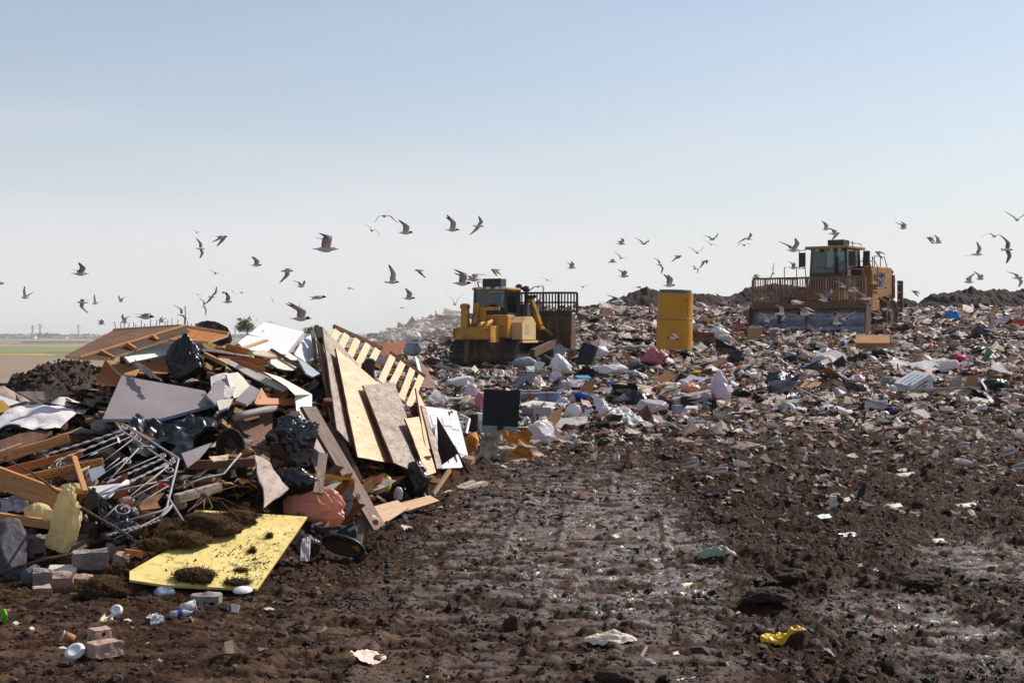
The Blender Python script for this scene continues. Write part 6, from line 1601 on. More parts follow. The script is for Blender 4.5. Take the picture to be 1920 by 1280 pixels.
flat_lid(218, 1152, 0.05, R(55), 0, 'white round lid on the mud before the turf heap')
D = 12.75; C = P(455, 1106, D); t = thing('cup_lid', 'white stacked cup lid by the front corner of the yellow board', 'lid', tuple(C), world=False, rot=(R(8), 0, 0))
MB().lathe([(0.002,0.022),(0.055,0.022),(0.06,0.014),(0.075,0.014),(0.08,0.0),(0.07,-0.012)], 24, caps=False).build('disc', MATS['white_paint'], t, smooth=True)
MB().lathe([(0.079,0.004),(0.085,0.002),(0.085,-0.006),(0.079,-0.006)], 24, caps=False).build('rim', MATS['paper'], t, smooth=True)
def bottle(px, py, rz, tip, L, r, label, mat='plastic_clear', capm='blue_plastic'):
    C = hit(px, py) + Vector((0, 0, r)); t = thing('plastic_bottle', label, 'bottle', tuple(C), world=False, rot=(0, tip, rz))
    MB().lathe([(r*0.5,0),(r,0.01),(r*0.95,L*0.2),(r,L*0.25),(r*0.93,L*0.4),(r,L*0.5),(r*0.95,L*0.62),(r*0.4,L*0.86),(r*0.38,L*0.95)], 16).build('body', MATS[mat], t, smooth=True)
    MB().cyl((0,0,L*0.93), (0,0,L), r*0.45, 12).build('cap', MATS[capm], t)
    MB().lathe([(r*1.01,L*0.30),(r*1.02,L*0.32),(r*1.02,L*0.48),(r*1.01,L*0.5)], 16, caps=False).build('wrapper', MATS['blue_plastic'], t)
bottle(318, 1160, R(25), R(88), 0.2, 0.032, 'crushed clear water bottle with blue wrapper before the board')
gsheet([(276,1152),(298,1146),(312,1160),(290,1172)], 'plastic_clear', 'plastic_cup', 'crushed clear plastic cup in front of the water bottle', 'cup', amp=0.05, n=14, m=12, dz=(0,0.15,0.1,0))
gbag(286, 1098, 330, 1128, 'can_print', 'drink_can', 'crushed printed drink can under the front edge of the board', 'can', D=12.75, amp=0.15, sub=3)
gp('paper_scrap', 'small white folded carton on the mud right of the block', 'paper', [(433,1130),(450,1133),(446,1148),(434,1146)], lean=0.4, mat='paper')
gbag(0, 1138, 14, 1172, 'leaf_green', 'green_wrapper', 'lime green wrapper at the left frame edge', 'wrapper', amp=0.5, sub=3)
gsheet([(184,1160),(200,1150),(222,1160),(204,1172)], 'litter_cream', 'leaf_litter', 'crumpled tan paper beside the round lid', 'paper', amp=0.05, n=14, m=12, dz=(0,0.15,0.1,0))
for i, (px, py, w, lab) in enumerate(((240,1163,16,'tan leaf scrap right of the crumpled paper'), (30,1168,14,'tan leaf scrap near the green wrapper'), (60,1178,12,'brown leaf scrap in the left foreground'), (520,1130,18,'pale leaf scrap right of the yellow board'), (505,1142,22,'tan leaf scrap in front of the yellow board corner'), (280,1158,14,'tan leaf scrap beside the clear cup'), (118,1215,18,'orange leaf scrap by the tipped brown cup'))):
    gp('dry_leaf', lab, 'leaf', [(px-w/2,py-2),(px,py-5),(px+w/2,py-1),(px,py+3)], lean=2.0, mat='litter_cream', thick=0.003, group='dry scraps on the foreground mud')
# open foreground
gsheet([(655,1222),(692,1214),(735,1230),(700,1246)], 'paper_print', 'printed_flyer', 'torn orange and white printed flyer on the mud', 'paper', amp=0.03, n=16, m=12, dz=(0,0.3,0.2,0))
def film_lump(px0, py0, px1, py1, mat, name, label, cat, seed, fold=2.4, dep=0.45):
    """film lying in a crumpled heap: a dome of sharp folds with a torn rim"""
    D = gD((px0+px1)/2, py1 - 2) - 0.05; rx = (px1-px0)/2/F*D; hz = (py1-py0)/F*D*0.62; b = P((px0+px1)/2, py1, D)
    n, m = 64, 30; A, T = np.meshgrid(np.linspace(0, 2*PI, n), np.linspace(0, 1, m))
    ex = 1 + 0.35*fbm3(np.cos(A)*1.2+seed, np.sin(A)*1.2, T*0, 3, seed); X0, Y0 = np.cos(A)*T*ex, np.sin(A)*T*ex
    rdg = 1 - 2*np.abs(fbm2(X0*fold+seed, Y0*fold, 4, seed)); rd2 = 1 - 2*np.abs(fbm2(X0*fold*2.6, Y0*fold*2.6+seed, 3, seed+3))
    Z = np.sqrt(np.clip(1 - T**2, 0, 1))*0.55*(1 + 0.5*fbm2(X0*1.3+seed, Y0*1.3, 2, seed+7)) + 0.30*rdg*(1-T*0.6) + 0.14*rd2
    X, Y = b.x + X0*rx, b.y + rx*dep + Y0*rx*dep; g = ground_z(X, Y)
    o = grid_mesh(name, X, Y, np.maximum(g - 0.01, b.z*0.5 + g*0.5) + Z*hz, MATS[mat]); return tag(o, label, cat)
film_lump(1420, 1174, 1522, 1208, 'yellow_plastic', 'yellow_bag', 'yellow plastic bag lying alone in the foreground mud', 'bag', 3)
film_lump(1100, 1174, 1196, 1202, 'litter_cream', 'mud_stained_cloth', 'mud-stained pale cloth pressed into the wheel track', 'cloth', 8)
M('pale_green', lin((178,186,160)), lin((150,160,136)), 0.6, 5, wrinkle=0.02, sss=0.2, dirt=0.25, dscale=5)
film_lump(1316, 1006, 1380, 1044, 'pale_green', 'pale_green_bag', 'pale green crumpled bag in the dark mud', 'bag', 5)
gbox(1562, 946, 13, 17, 0.05, 0.2, 'paper', 'carton', 'small white spotted carton upright in the mud', 'carton')
gp('dark_fin', 'dark pointed fin of plastic standing in the mud', 'plastic', [(1604,936),(1618,903),(1624,905),(1622,925),(1612,936)], lean=0.2, mat='cloth_dark')
gp('paper_scrap', 'white paper scrap right of the spotted carton', 'paper', [(1580,934),(1592,931),(1596,938),(1584,941)], lean=2.0, mat='paper')
for i, (x0, y0, x1, y1, lab) in enumerate(((1446,1062,1522,1092,'wide black mud lump in the right foreground'), (1392,1100,1490,1132,'long black mud lump in the middle foreground'), (1690,1074,1778,1108,'dark sunken mud ridge in the right foreground'))):
    gbag(x0, y0, x1, y1, 'soil_dark', 'mud_lump', lab, 'mud lump', seed=171+i, amp=0.7, fold=4.0, sub=5, depth=0.9)
gbag(1110, 1248, 1190, 1290, 'soil_dark', 'mud_lump', 'big dark lump of earth at the bottom frame edge', 'mud lump', seed=71, amp=0.45, fold=1.6)
gbag(944, 1150, 978, 1184, 'soil_dark', 'mud_lump', 'round dark clod standing in the wheel track', 'mud lump', seed=72, amp=0.5, fold=1.6)
gbag(660, 1028, 690, 1052, 'soil_dark', 'mud_lump', 'earth lump under the black housing', 'mud lump', seed=73, amp=0.5, fold=1.6)
gp('wood_scrap', 'small brown wood block on the wet track', 'wood', [(1229,1058),(1242,1055),(1245,1064),(1231,1066)], lean=1.0, mat='ply_grey')
gp('wood_scrap', 'thin wood strip end in the foreground track', 'wood', [(1200,1228),(1211,1209),(1215,1211),(1206,1230)], lean=1.5, mat='ply_grey')
for i, (px, py, w, lab, m) in enumerate(((1290,1096,24,'pale scrap at the right edge of the wheel track','litter_cream'), (1155,1005,16,'pale bit on the shiny track','litter_cream'), (1268,1225,14,'tan crumb below the stained cloth','litter_cream'), (820,1268,44,'white torn wrapper at the bottom of the track','litter_cream'), (1290,1274,40,'white crumpled scrap at the bottom frame edge','paper'),
        (1590,1002,34,'pink-grey film scrap in the dark mud','clear_bag'), (1545,968,30,'pale green scrap below the spotted carton','white_green'), (1680,948,26,'white scrap right of the dark fin','paper'), (1812,947,44,'long white scrap near the right edge','paper'), (1700,890,40,'pale scrap behind the standing gull','paper'), (1760,1013,26,'pale scrap on the dark right mud','paper'), (1640,1070,20,'pale flake in the right foreground','paper'))):
    gsheet([(px-w/2,py-3),(px+w/3,py-6),(px+w/2,py+1),(px-w/4,py+4)], m, 'litter_scrap', lab, 'litter', amp=0.02, n=8, m=6, dz=(0,0.2,0.1,0), group='pale scraps trodden into the mud')

# --- the fresh waste in the middle
sp = gp('black_screen', 'black flat screen panel standing upright beside the paper sacks', 'screen', [(908,729),(976,733),(971,803),(904,800)], lean=0.12, skew=0.15, mat='screen_black', thick=0.06, D=29.0)
gp('stand_strip', None, None, [(904.5,797),(971,800),(970,813),(904,811)], lean=0.12, skew=0.15, mat='panel_slate', thick=0.03, D=28.98, parent=sp)
gp('cable', None, None, [(932,797),(944,798),(943,812),(933,812)], lean=0.12, mat='screen_black', thick=0.02, D=28.9, parent=sp)
gsheet([(895,862),(908,808),(938,808),(930,864)], 'cloth_tan', 'paper_sack', 'open cream paper sack standing in front of the black screen', 'sack', amp=0.10, n=26, m=20, freq=2.2, dz=(0,0.1,0.1,0))
gsheet([(930,832),(985,828),(1040,864),(938,866)], 'cloth_tan', 'paper_sack', 'cream paper sack lying flat below the black screen', 'sack', amp=0.12, n=30, m=20, freq=2.4, dz=(0.15,0.5,0.3,-0.1))
gsheet([(935,806),(962,806),(1000,838),(960,842)], 'orange_card', 'orange_paper', 'orange paper lining folded over the sack', 'paper', amp=0.06, dz=(0.2,0.2,0,0), D=26.6)
gsheet([(950,858),(972,834),(992,838),(1002,860)], 'orange_card', 'orange_paper', 'orange paper triangle on the lying sack', 'paper', amp=0.05, D=26.1)
gsheet([(960,826),(984,800),(998,812),(992,832)], 'orange_card', 'orange_paper', 'orange flap beside the white bag', 'paper', amp=0.04, D=27.2)
gbag(984, 786, 1048, 834, 'white_bag', 'white_bag', 'bright white bag behind the cream sacks', seed=81)
gbag(872, 808, 900, 850, 'orange_card', 'orange_paper', 'crumpled brown-orange paper left of the sacks', 'paper', seed=82, D=26.5)
gbox(1006, 790, 46, 26, 0.4, 0.75, 'cloth_lilac', 'patterned_box', 'lilac speckled open carton right of the black screen', 'carton', open_top=True)
gp('cardboard_flap', 'brown cardboard flap right of the lilac carton', 'cardboard', [(1027,780),(1058,758),(1050,786),(1034,806)], lean=0.4, skew=0.6)
def mags(px0, py0, px1, py1, k, rz, label, seed):
    D = gD((px0+px1)/2, py1); W = (px1-px0)/F*D; H = (py1-py0)/F*D; b = P((px0+px1)/2, py1, D)
    t = thing('paper_bundle', label, 'paper bundle', tuple(b), rz=rz, world=False); rg = random.Random(seed)
    for i in range(k):
        x = rg.uniform(-0.03, 0.03); y = rg.uniform(-0.03, 0.03); z0 = H*i/k
        MB().box((-W/2+x, -0.15+y, z0+0.002), (W/2+x, 0.15+y, z0+H/k-0.003)).build('magazine', MATS[rg.choice(['panel_slate','paper','panel_blue','panel_grey','paper'])], t)
    MB().box((-W*0.1, -0.19, -0.005), (-W*0.1+0.02, 0.19, H+0.008)).build('string', MATS['red_plastic'], t)
mags(976, 731, 1012, 755, 7, 0.15, 'tied bundle of grey magazines behind the black screen', 3)
mags(1010, 735, 1050, 757, 7, -0.1, 'tied bundle of magazines right of the other bundle', 4)
gp('foam_sheet', 'white foam sheet under the magazine bundles', 'foam sheet', [(975,757),(1000,750),(1056,756),(1050,766),(985,768)], lean=2.5, mat='paper', thick=0.03)
gsheet([(955,722),(975,702),(1012,695),(990,726)], 'panel_slate', 'paper_bundle', 'grey folded newspaper pile above the magazines', 'newspaper', amp=0.06)
gsheet([(953,724),(968,706),(982,712),(975,726)], 'paper', 'paper_bundle', 'white newspaper sheet beside the grey pile', 'newspaper', amp=0.05)
def tray(px, py, w, h, label):
    D = gD(px, py); b = P(px, py, D); W = w/F*D/2; H = h/F*D
    t = thing('foam_tray', label, 'tray', tuple(b), rz=0.3, world=False, rot=(R(35), 0, 0.35))
    MB().tube([(-W,-W*0.5,0),(W,-W*0.5,0),(W*1.05,W*0.5,0.02),(-W,W*0.55,0.02),(-W,-W*0.5,0)], 0.045, 8).build('rim', MATS['white_paint'], t)
    MB().box((-W, -W*0.5, -0.06), (W, W*0.5, -0.04)).build('base', MATS['paper'], t)
tray(862, 760, 72, 26, 'white moulded plastic tray left of the black screen')
gbag(868, 718, 900, 758, 'clear_bag', 'clear_bag', 'puffed clear plastic bag behind the white tray', seed=91)
gbag(838, 704, 890, 728, 'white_bag', 'white_bag', 'long white sack behind the clear puffed bag', seed=92)
gbag(888, 734, 910, 772, 'pink_bag', 'pink_bag', 'pink bag squeezed beside the black screen', seed=93)
gsheet([(798,748),(820,736),(842,744),(830,766)], 'white_bag', 'white_film', 'white film tangle behind the door', 'plastic film', amp=0.10)
gbag(800, 736, 838, 764, 'white_bag', 'white_bag', 'low white bag right behind the plywood offcut', seed=94)
gbag(884, 768, 908, 810, 'white_bag', 'white_bag', 'white bag against the left side of the black screen', seed=95)
gbox(886, 806, 16, 30, 0.3, 0.2, 'board_dark', 'dark_crate', 'small dark crate left of the black screen', 'crate')
rod2 = MB().tube([P(862,778,28.6), P(880,786,28.4), P(874,812,28.0), P(864,808,28.2)], 0.03, 6).build('chair_frame', MATS['white_paint']); tag(rod2, 'bent white plastic chair frame behind the door', 'chair frame')
gbag(855, 792, 872, 815, 'clear_bag', 'clear_bag', 'small clear bag between the door and the dark crate', seed=96)
gbag(800, 714, 822, 736, 'panel_slate', 'grey_bucket', 'grey crushed bucket behind the slatted frame', 'bucket', seed=97, amp=0.25)
gbag(960, 668, 1012, 692, 'panel_slate', 'foam_block', 'pale grey foam block under the dozer track', 'foam', seed=98, amp=0.25)
gp('foam_sheet', 'white foam board tilted beside the grey block', 'foam sheet', [(990,694),(1008,676),(1022,680),(1012,698)], lean=0.6, mat='paper', thick=0.05)
gbag(1028, 662, 1076, 708, 'white_bag', 'white_cloth', 'heap of white cloth in front of the dozer', 'cloth', seed=99, amp=0.6)
gp('grey_slab', 'blue-grey board tilted beside the dozer track', 'board', [(1037,650),(1050,644),(1063,654),(1048,678),(1038,672)], lean=0.4, mat='panel_slate', thick=0.03)
def suitcase():
    D = gD(1092, 686); b = P(1092, 688, D); H = 46/F*D; W = 30/F*D
    t = thing('suitcase', 'navy blue upright suitcase in front of the dozer blade', 'suitcase', tuple(b), world=False, rot=(R(-14), R(16), R(-30)))
    MB().box((-W/2, -0.16, 0), (W/2, 0.16, H), bev=0.07).build('shell', MATS['cloth_navy'], t, smooth=False)
    MB().tube([(-W*0.25, 0, H), (-W*0.25, 0, H+0.05), (W*0.25, 0, H+0.05), (W*0.25, 0, H)], 0.015, 6).build('handle', MATS['black_plastic'], t)
    MB().box((-W/2-0.004, -0.006, 0.03), (W/2+0.004, 0.006, H-0.03)).build('zip', MATS['black_plastic'], t)
    MB().box((-W*0.35, -0.166, H*0.1), (W*0.35, -0.161, H*0.5)).build('pocket', MATS['cloth_dark'], t)
suitcase()
gbag(1012, 664, 1034, 688, 'cloth_dark', 'garbage_bag', 'dark bag between the dozer and the white cloth', seed=101)
gbag(1112, 645, 1142, 672, 'white_bag', 'white_bag', 'white bag at the end of the rolled mattress', seed=102)
def roll(px0, py0, px1, py1, r, mat, label, cat, D=None, name='rolled_carpet'):
    D0 = gD((px0+px1)/2, max(py0, py1) + 2) if D is None else D
    a, b = P(px0, py0, D0), P(px1, py1, D0 + 0.3); n = 14; pts = [a.lerp(b, i/n) for i in range(n+1)]
    rr = [r*(0.9 + 0.16*math.sin(i*1.9) + 0.1*math.sin(i*3.7)) for i in range(n+1)]
    o = MB().tube(pts, rr, 14).build(name, MATS[mat], smooth=True); tag(o, label, cat)
    MB().lathe([(r*0.55, 0), (r*0.6, 0.01), (r*0.3, 0.012)], 14).build('core', MATS['hole_dark'], None) if False else None
    return o
roll(1138, 655, 1222, 652, 0.17, 'panel_grey', 'long grey rolled mattress left of the drum foot', 'mattress', name='rolled_mattress')
roll(1130, 772, 1160, 788, 0.17, 'cloth_white', 'white carpet roll with its end towards us', 'carpet')
gsheet([(1156,764),(1176,762),(1226,794),(1166,798)], 'white_bag', 'white_film', 'wide white film spread right of the carpet roll', 'plastic film', amp=0.12, n=30, m=20, dz=(0.6,0.9,0.2,0))
gbag(1108, 680, 1180, 704, 'white_bag', 'white_film', 'low heap of white sheeting in the middle distance', 'plastic film', seed=103)
gbag(1112, 676, 1122, 688, 'green_plastic', 'green_bag', 'small green bag near the suitcase foot', seed=104, sub=3)
lyb((1054,706), (1062,682), 0.10, 0.04, 'ply_grey', 'timber', 'short board standing before the white cloth', 'timber', gD(1054,706), gD(1054,706)+0.1)
lyb((1018,700), (1050,703), 0.08, 0.06, 'pine', 'timber', 'pine board lying before the white cloth', 'timber', gD(1030,705), gD(1030,705)+0.1)
gbox(1092, 717, 28, 12, 0.3, 0.4, 'teal', 'teal_box', 'teal flat box in the middle of the fresh waste', 'box', tilt=0.3)
gp('cardboard_flap', 'brown cardboard flap beside the teal box', 'cardboard', [(1086,732),(1098,713),(1116,714),(1110,735)], lean=0.5)
gbox(1146, 731, 13, 16, 0.2, 0.3, 'blue_plastic', 'blue_box', 'blue and white box behind the tan cushions', 'box', top='paper')
gbag(1070, 735, 1104, 750, 'cyan_plastic', 'blue_cloth', 'blue cloth strip above the white panel', 'cloth', seed=105, amp=0.4)
bpy.data.objects[[o.name for o in bpy.data.objects if o.name.startswith('blue_cloth')][-1]].data.materials[0] = MATS['blue_plastic']
gsheet([(1108,738),(1122,742),(1136,768),(1122,776)], 'white_paint', 'white_panel_sheet', 'curved white plastic sheet standing by the carpet roll', 'plastic sheet', amp=0.03)
gbag(1060, 756, 1090, 786, 'white_bag', 'white_bag', 'white bag right of the cardboard flap', seed=106)
gp('foam_surround', 'flat white foam frame at the edge of the mud', 'foam', [(1040,802),(1046,784),(1102,780),(1100,792),(1060,804)], lean=1.2, mat='paper', thick=0.03)
gp('white_wedge', 'white folded board behind the foam frame', 'board', [(1050,786),(1064,761),(1080,786)], lean=0.3, mat='paper', thick=0.02)
gbox(1098, 776, 16, 12, 0.2, 0.5, 'blue_plastic', 'blue_box', 'small blue printed box beside the foam frame', 'box', top='paper')
gbag(1086, 758, 1106, 772, 'red_plastic', 'red_cloth', 'red-brown cloth bundle above the small blue box', 'cloth', seed=107, amp=0.5, sub=3)
gbag(1150, 720, 1222, 742, 'cloth_tan', 'cushion', 'tan cushions lying side by side in the waste', 'cushion', seed=108, amp=0.25, fold=1.6)
gbag(1150, 717, 1178, 732, 'cloth_tan', 'cushion', 'small tan cushion on the left of the others', 'cushion', seed=109, amp=0.2, fold=1.6)
gbag(1196, 728, 1222, 744, 'purple', 'mauve_cloth', 'mauve cloth folded over the tan cushion', 'cloth', seed=110, amp=0.3)
gbag(1158, 736, 1192, 756, 'clear_bag', 'clear_bag', 'clear bag of blue and pink scraps below the cushions', seed=111)
gbag(1222, 716, 1276, 738, 'cloth_tan', 'burlap', 'crumpled tan burlap right of the cushions', 'burlap', seed=112, amp=0.6)
gbag(1272, 716, 1314, 740, 'orange_bag', 'orange_bag', 'bright orange-red bag in the middle of the waste', seed=113, amp=0.6)
gbag(1276, 711, 1292, 728, 'white_paint', 'white_jar', 'white plastic jar behind the bright orange bag', 'jar', seed=114, amp=0.15, sub=3)
gbag(1330, 702, 1370, 758, 'clear_bag', 'clear_bag', 'tall knotted clear bag with pink contents', seed=115, knot=0.4, amp=0.5)
gbag(1332, 728, 1352, 752, 'magenta', 'pink_cloth', 'pink cloth showing beside the tall clear bag', 'cloth', seed=116, amp=0.4)
gbag(1366, 726, 1410, 750, 'black_bag', 'garbage_bag', 'black bag right of the tall clear bag', seed=117)
gbag(1296, 722, 1326, 742, 'cloth_dark', 'dark_cloth', 'dark cloth pile behind the film-wrapped box', 'cloth', seed=118)
gbox(1294, 762, 44, 20, 0.5, 0.2, 'board_dark', 'dark_crate', 'dark box half wrapped in clear film', 'crate')
gsheet([(1264,744),(1322,738),(1330,756),(1262,762)], 'clear_bag', 'clear_film', 'clear film draped over the dark box', 'plastic film', amp=0.08)
gbag(1188, 746, 1254, 776, 'clear_bag', 'lilac_bag', 'long lilac-white bag at the front of the waste', seed=119)
gbox(1270, 779, 18, 20, 0.15, 0.55, 'panel_slate', 'slate_box', 'blue-grey box with a brown side at the mud edge', 'box')
gbox(1297, 772, 22, 10, 0.2, -0.5, 'paper', 'carton', 'white crushed carton behind the blue-grey box', 'carton', tilt=0.3)
gbag(1202, 652, 1256, 686, 'pink_bag', 'pink_bag', 'big pinkish clear bag before the drum', seed=121, knot=0.3, amp=0.5)
gp('blue_board', 'pale blue board lying at the drum foot', 'board', [(1240,650),(1250,644),(1280,656),(1276,661)], lean=1.0, mat='panel_blue', thick=0.05)
gbox(1316, 642, 46, 10, 0.8, 0.1, 'board_brown', 'timber_stack', 'brown timber slabs beside the drum', 'timber')
gbox(1318, 632, 40, 9, 0.8, -0.06, 'rust', 'timber_stack', 'rust-brown slab on top of the timber by the drum', 'timber', D=gD(1316,642)+0.1)
gbag(1328, 612, 1368, 640, 'white_bag', 'white_bag', 'round white bag right of the drum', seed=122)
gbag(1344, 626, 1376, 644, 'clear_bag', 'clear_bag', 'grey film bag in front of the round white bag', seed=123)
gp('cardboard_sheet', 'orange-brown cardboard under the compactor blade', 'cardboard', [(1400,636),(1404,616),(1432,615),(1424,636)], lean=0.4, mat='cardboard')
gp('brown_slab', 'grey-brown slab lying in the middle of the slope', 'slab', [(1326,686),(1356,668),(1364,676),(1340,690)], lean=1.2, mat='board_brown', thick=0.05)
gp('cardboard_sheet', 'large brown cardboard sheet left of the orange bag', 'cardboard', [(1221,716),(1252,693),(1268,706),(1238,724)], lean=0.9, mat='cardboard')
gbag(1268, 698, 1296, 718, 'cloth_dark', 'dark_cloth', 'dark heap beside the large cardboard sheet', 'cloth', seed=124)
def pbox(px, py, w, h, dep, rz, tilt, label):
    D = gD(px, py); b = P(px, py, D); W = w/F*D; H = h/F*D
    t = thing('printed_box', label, 'box', tuple(b), world=False, rot=(tilt, R(-24), rz))
    MB().box((-W/2, -dep/2, 0), (W/2, dep/2, H), bev=0.015).build('body', MATS['cardboard_white'], t)
    mb = MB()
    for i in range(3): mb.box((-W*0.42, -dep/2-0.005, H*(0.25+0.2*i)), (W*(0.1+0.12*i), -dep/2-0.003, H*(0.32+0.2*i)))
    mb.tube([(W*0.1, -dep/2-0.004, H*0.02), (W*0.18, -dep/2-0.004, H*0.3), (W*0.12, -dep/2-0.004, H*0.6)], 0.012, 4); mb.build('print', MATS['cloth_dark'], t)
    mb = MB()
    for i in range(3): mb.box((-W*0.4, -dep*0.35 + dep*0.25*i, H+0.002), (W*0.3, -dep*0.25 + dep*0.25*i, H+0.004))
    mb.build('print', MATS['panel_slate'], t)
pbox(1716, 737, 56, 32, 0.7, R(28), R(10), 'large white printed cardboard box tilted on the right of the tip')
lyb((1706,733), (1838,729), 0.08, 0.14, 'ply_grey', 'timber', 'long grey beam lying beside the white printed box', 'timber', gD(1706,738), gD(1706,738)+0.4)
gp('grey_wedge', 'grey tilted board behind the long grey beam', 'board', [(1774,728),(1786,710),(1804,716),(1800,730)], lean=0.5, mat='panel_grey')
gp('cardboard_sheet', 'round-topped brown cardboard left of the big dark bag', 'cardboard', [(1806,722),(1816,704),(1834,702),(1842,716),(1836,728),(1815,728)], lean=0.4)
gbag(1834, 708, 1896, 734, 'black_bag', 'garbage_bag', 'long dark bag at the end of the grey beam', seed=126)
def dish(px, py, w, h, label):
    D = gD(px, py); b = P(px, py, D); W = w/F*D; t = thing('foam_tray', label, 'tray', tuple(b), rz=-0.25, world=False)
    MB().prism([(-0.16, 0.0), (0.16, 0.0), (0.22, 0.24), (0.19, 0.24), (0.14, 0.03), (-0.14, 0.03), (-0.19, 0.24), (-0.22, 0.24)], 'x', -W/2, W/2).build('body', MATS['white_paint'], t)
    for s in (-1, 1): MB().prism([(-0.15, 0.02), (0.15, 0.02), (0.2, 0.22), (-0.2, 0.22)], 'x', s*W/2 - 0.012, s*W/2 + 0.012).build('end_wall', MATS['white_paint'], t)
dish(1643, 767, 40, 18, 'white foam trough at the right edge of the mud')
gbag(1784, 664, 1812, 680, 'magenta', 'pink_bag', 'bright pink bag high on the right slope', seed=127)
gbag(1768, 580, 1802, 603, 'blue_bag', 'blue_bag', 'bright blue and white bag near the skyline', seed=128)
gbag(1746, 584, 1768, 601, 'maroon', 'maroon_bag', 'dark red bag left of the bright blue one', seed=129)
gbox(1636, 652, 62, 18, 1.0, -0.25, 'cardboard', 'cardboard_box', 'big flattened brown cardboard box below the compactor wheel', 'box', tilt=0.35)
gp('dark_wedge', 'dark triangular board on the right slope', 'board', [(1550,687),(1580,666),(1587,678),(1584,690)], lean=0.4, mat='cloth_dark')
gbag(1464, 664, 1500, 680, 'cloth_navy', 'dark_tub', 'dark navy tub in the middle of the slope', 'tub', seed=130, amp=0.2)
gbag(1488, 642, 1504, 651, 'cyan_plastic', 'cyan_bag', 'cyan bag upper of the two cyan ones', seed=131, sub=3)
gbag(1480, 659, 1492, 666, 'cyan_plastic', 'cyan_bag', 'cyan bag touching the dark navy tub', seed=132, sub=3)
gbag(1471, 693, 1492, 704, 'blue_plastic', 'blue_jug', 'vivid blue jug on the slope', 'jug', seed=133, amp=0.2)
gbag(1496, 685, 1518, 695, 'blue_plastic', 'blue_jug', 'darker blue jug right of the vivid one', 'jug', seed=134, amp=0.25)
gbag(1296, 694, 1316, 703, 'yellow_plastic', 'yellow_scrap', 'yellow plastic scrap above the orange bag', 'plastic', seed=135, sub=3)
gp('purple_strip', 'purple strip behind the tall clear bag', 'plastic strip', [(1319,711),(1323,708),(1335,716),(1331,720)], lean=0.6, mat='purple')
gbag(1345, 637, 1363, 646, 'green_plastic', 'green_bottle', 'green bottle below the round white bag', 'bottle', seed=136, sub=3, amp=0.2)
gbag(1584, 650, 1606, 660, 'yellow_plastic', 'yellow_bag', 'yellow scrap left of the big cardboard box', seed=137, sub=3)
gbag(1573, 640, 1590, 650, 'blue_plastic', 'blue_bag', 'blue bag left of the yellow scrap', seed=138, sub=3)
gbag(1876, 585, 1892, 597, 'green_plastic', 'green_bag', 'dark green bag near the skyline at the right', seed=139, sub=3)
roll(1670, 620, 1698, 614, 0.20, 'cloth_dark', 'dark rolled rug on the right slope', 'rug', name='rolled_rug')
gbox(1663, 720, 13, 14, 0.3, 0.4, 'panel_slate', 'grey_tub', 'small grey tub left of the white printed box', 'tub')
gp('grey_slab', 'brown-grey slab running down to the small grey tub', 'slab', [(1636,692),(1646,690),(1672,708),(1660,714)], lean=0.8, mat='board_brown', thick=0.05)
for i, (a, b, w, lab) in enumerate((((1640,661),(1700,652),0.05,'long pale stick on the right slope'), ((1677,676),(1679,654),0.07,'upright pale stick under the long one'), ((1706,664),(1720,676),0.05,'short slanted stick right of the upright one'), ((1572,702),(1600,680),0.06,'blue-grey slat slanting below the dark wedge'),
        ((1425,676),(1460,686),0.08,'pale grey pipe left of the navy tub'), ((1150,702),(1205,690),0.05,'pale stick before the pinkish clear bag'), ((1622,762),(1640,786),0.05,'thin pale stick under the foam trough'), ((1650,752),(1702,744),0.04,'straw-coloured stick above the foam trough'))):
    D0 = gD(*max((a, b), key=lambda p: p[1])); lyb(a, b, w, w*0.7, 'pine_pale' if 'pale' in lab or 'straw' in lab else 'panel_blue', 'stick', lab, 'stick', D0 - 0.02, D0 + 0.15)
gbag(1655, 757, 1668, 766, 'white_bag', 'white_cup', 'white cup scrap under the foam trough', 'cup', sub=3); gbag(1650, 770, 1668, 782, 'white_bag', 'white_bag', 'white bag scrap below the foam trough', sub=3)
gbag(1668, 764, 1680, 774, 'blue_plastic', 'blue_cup', 'blue cup right of the foam trough', 'cup', sub=3); gbag(1710, 742, 1722, 750, 'white_bag', 'white_cup', 'left white scrap under the printed box', 'cup', sub=3); gbag(1724, 740, 1738, 749, 'white_bag', 'white_cup', 'right white scrap under the printed box', 'cup', sub=3)
gbag(1890, 735, 1925, 755, 'cloth_tan', 'burlap', 'tan cloth at the right frame edge', 'cloth', seed=141); gbag(1760, 672, 1800, 700, 'white_bag', 'white_bag', 'pale bag above the grey wedge', seed=142)
gbag(1290, 780, 1312, 790, 'cloth_dark', 'dark_cloth', 'small black scrap at the mud edge', 'cloth', sub=3); gbag(1280, 795, 1312, 810, 'white_bag', 'white_bag', 'grey-white bag lying on the mud alone', seed=144)
gbag(700, 655, 745, 690, 'clear_bag', 'white_bag', 'pale bag behind the two slatted frames', seed=145); roll(772, 660, 798, 658, 0.22, 'litter_cream', 'cream rolled foam behind the slatted frame', 'foam', name='rolled_foam')
gbag(752, 620, 790, 646, 'white_bag', 'white_bag', 'big pale bag on the far left slope', seed=146); gbag(758, 640, 792, 668, 'panel_slate', 'grey_bag', 'grey-blue bag above the cream rolled foam', seed=147)
gp('white_board', 'gleaming white board on the far slope left of the dozer', 'board', [(817,620),(834,613),(836,617),(820,622)], lean=1.5, mat='white_paint'); gp('pink_board', 'dull pink board on the ridge left of the dozer', 'board', [(826,602),(848,597),(850,605),(834,606)], lean=0.8, mat='pink_bag')
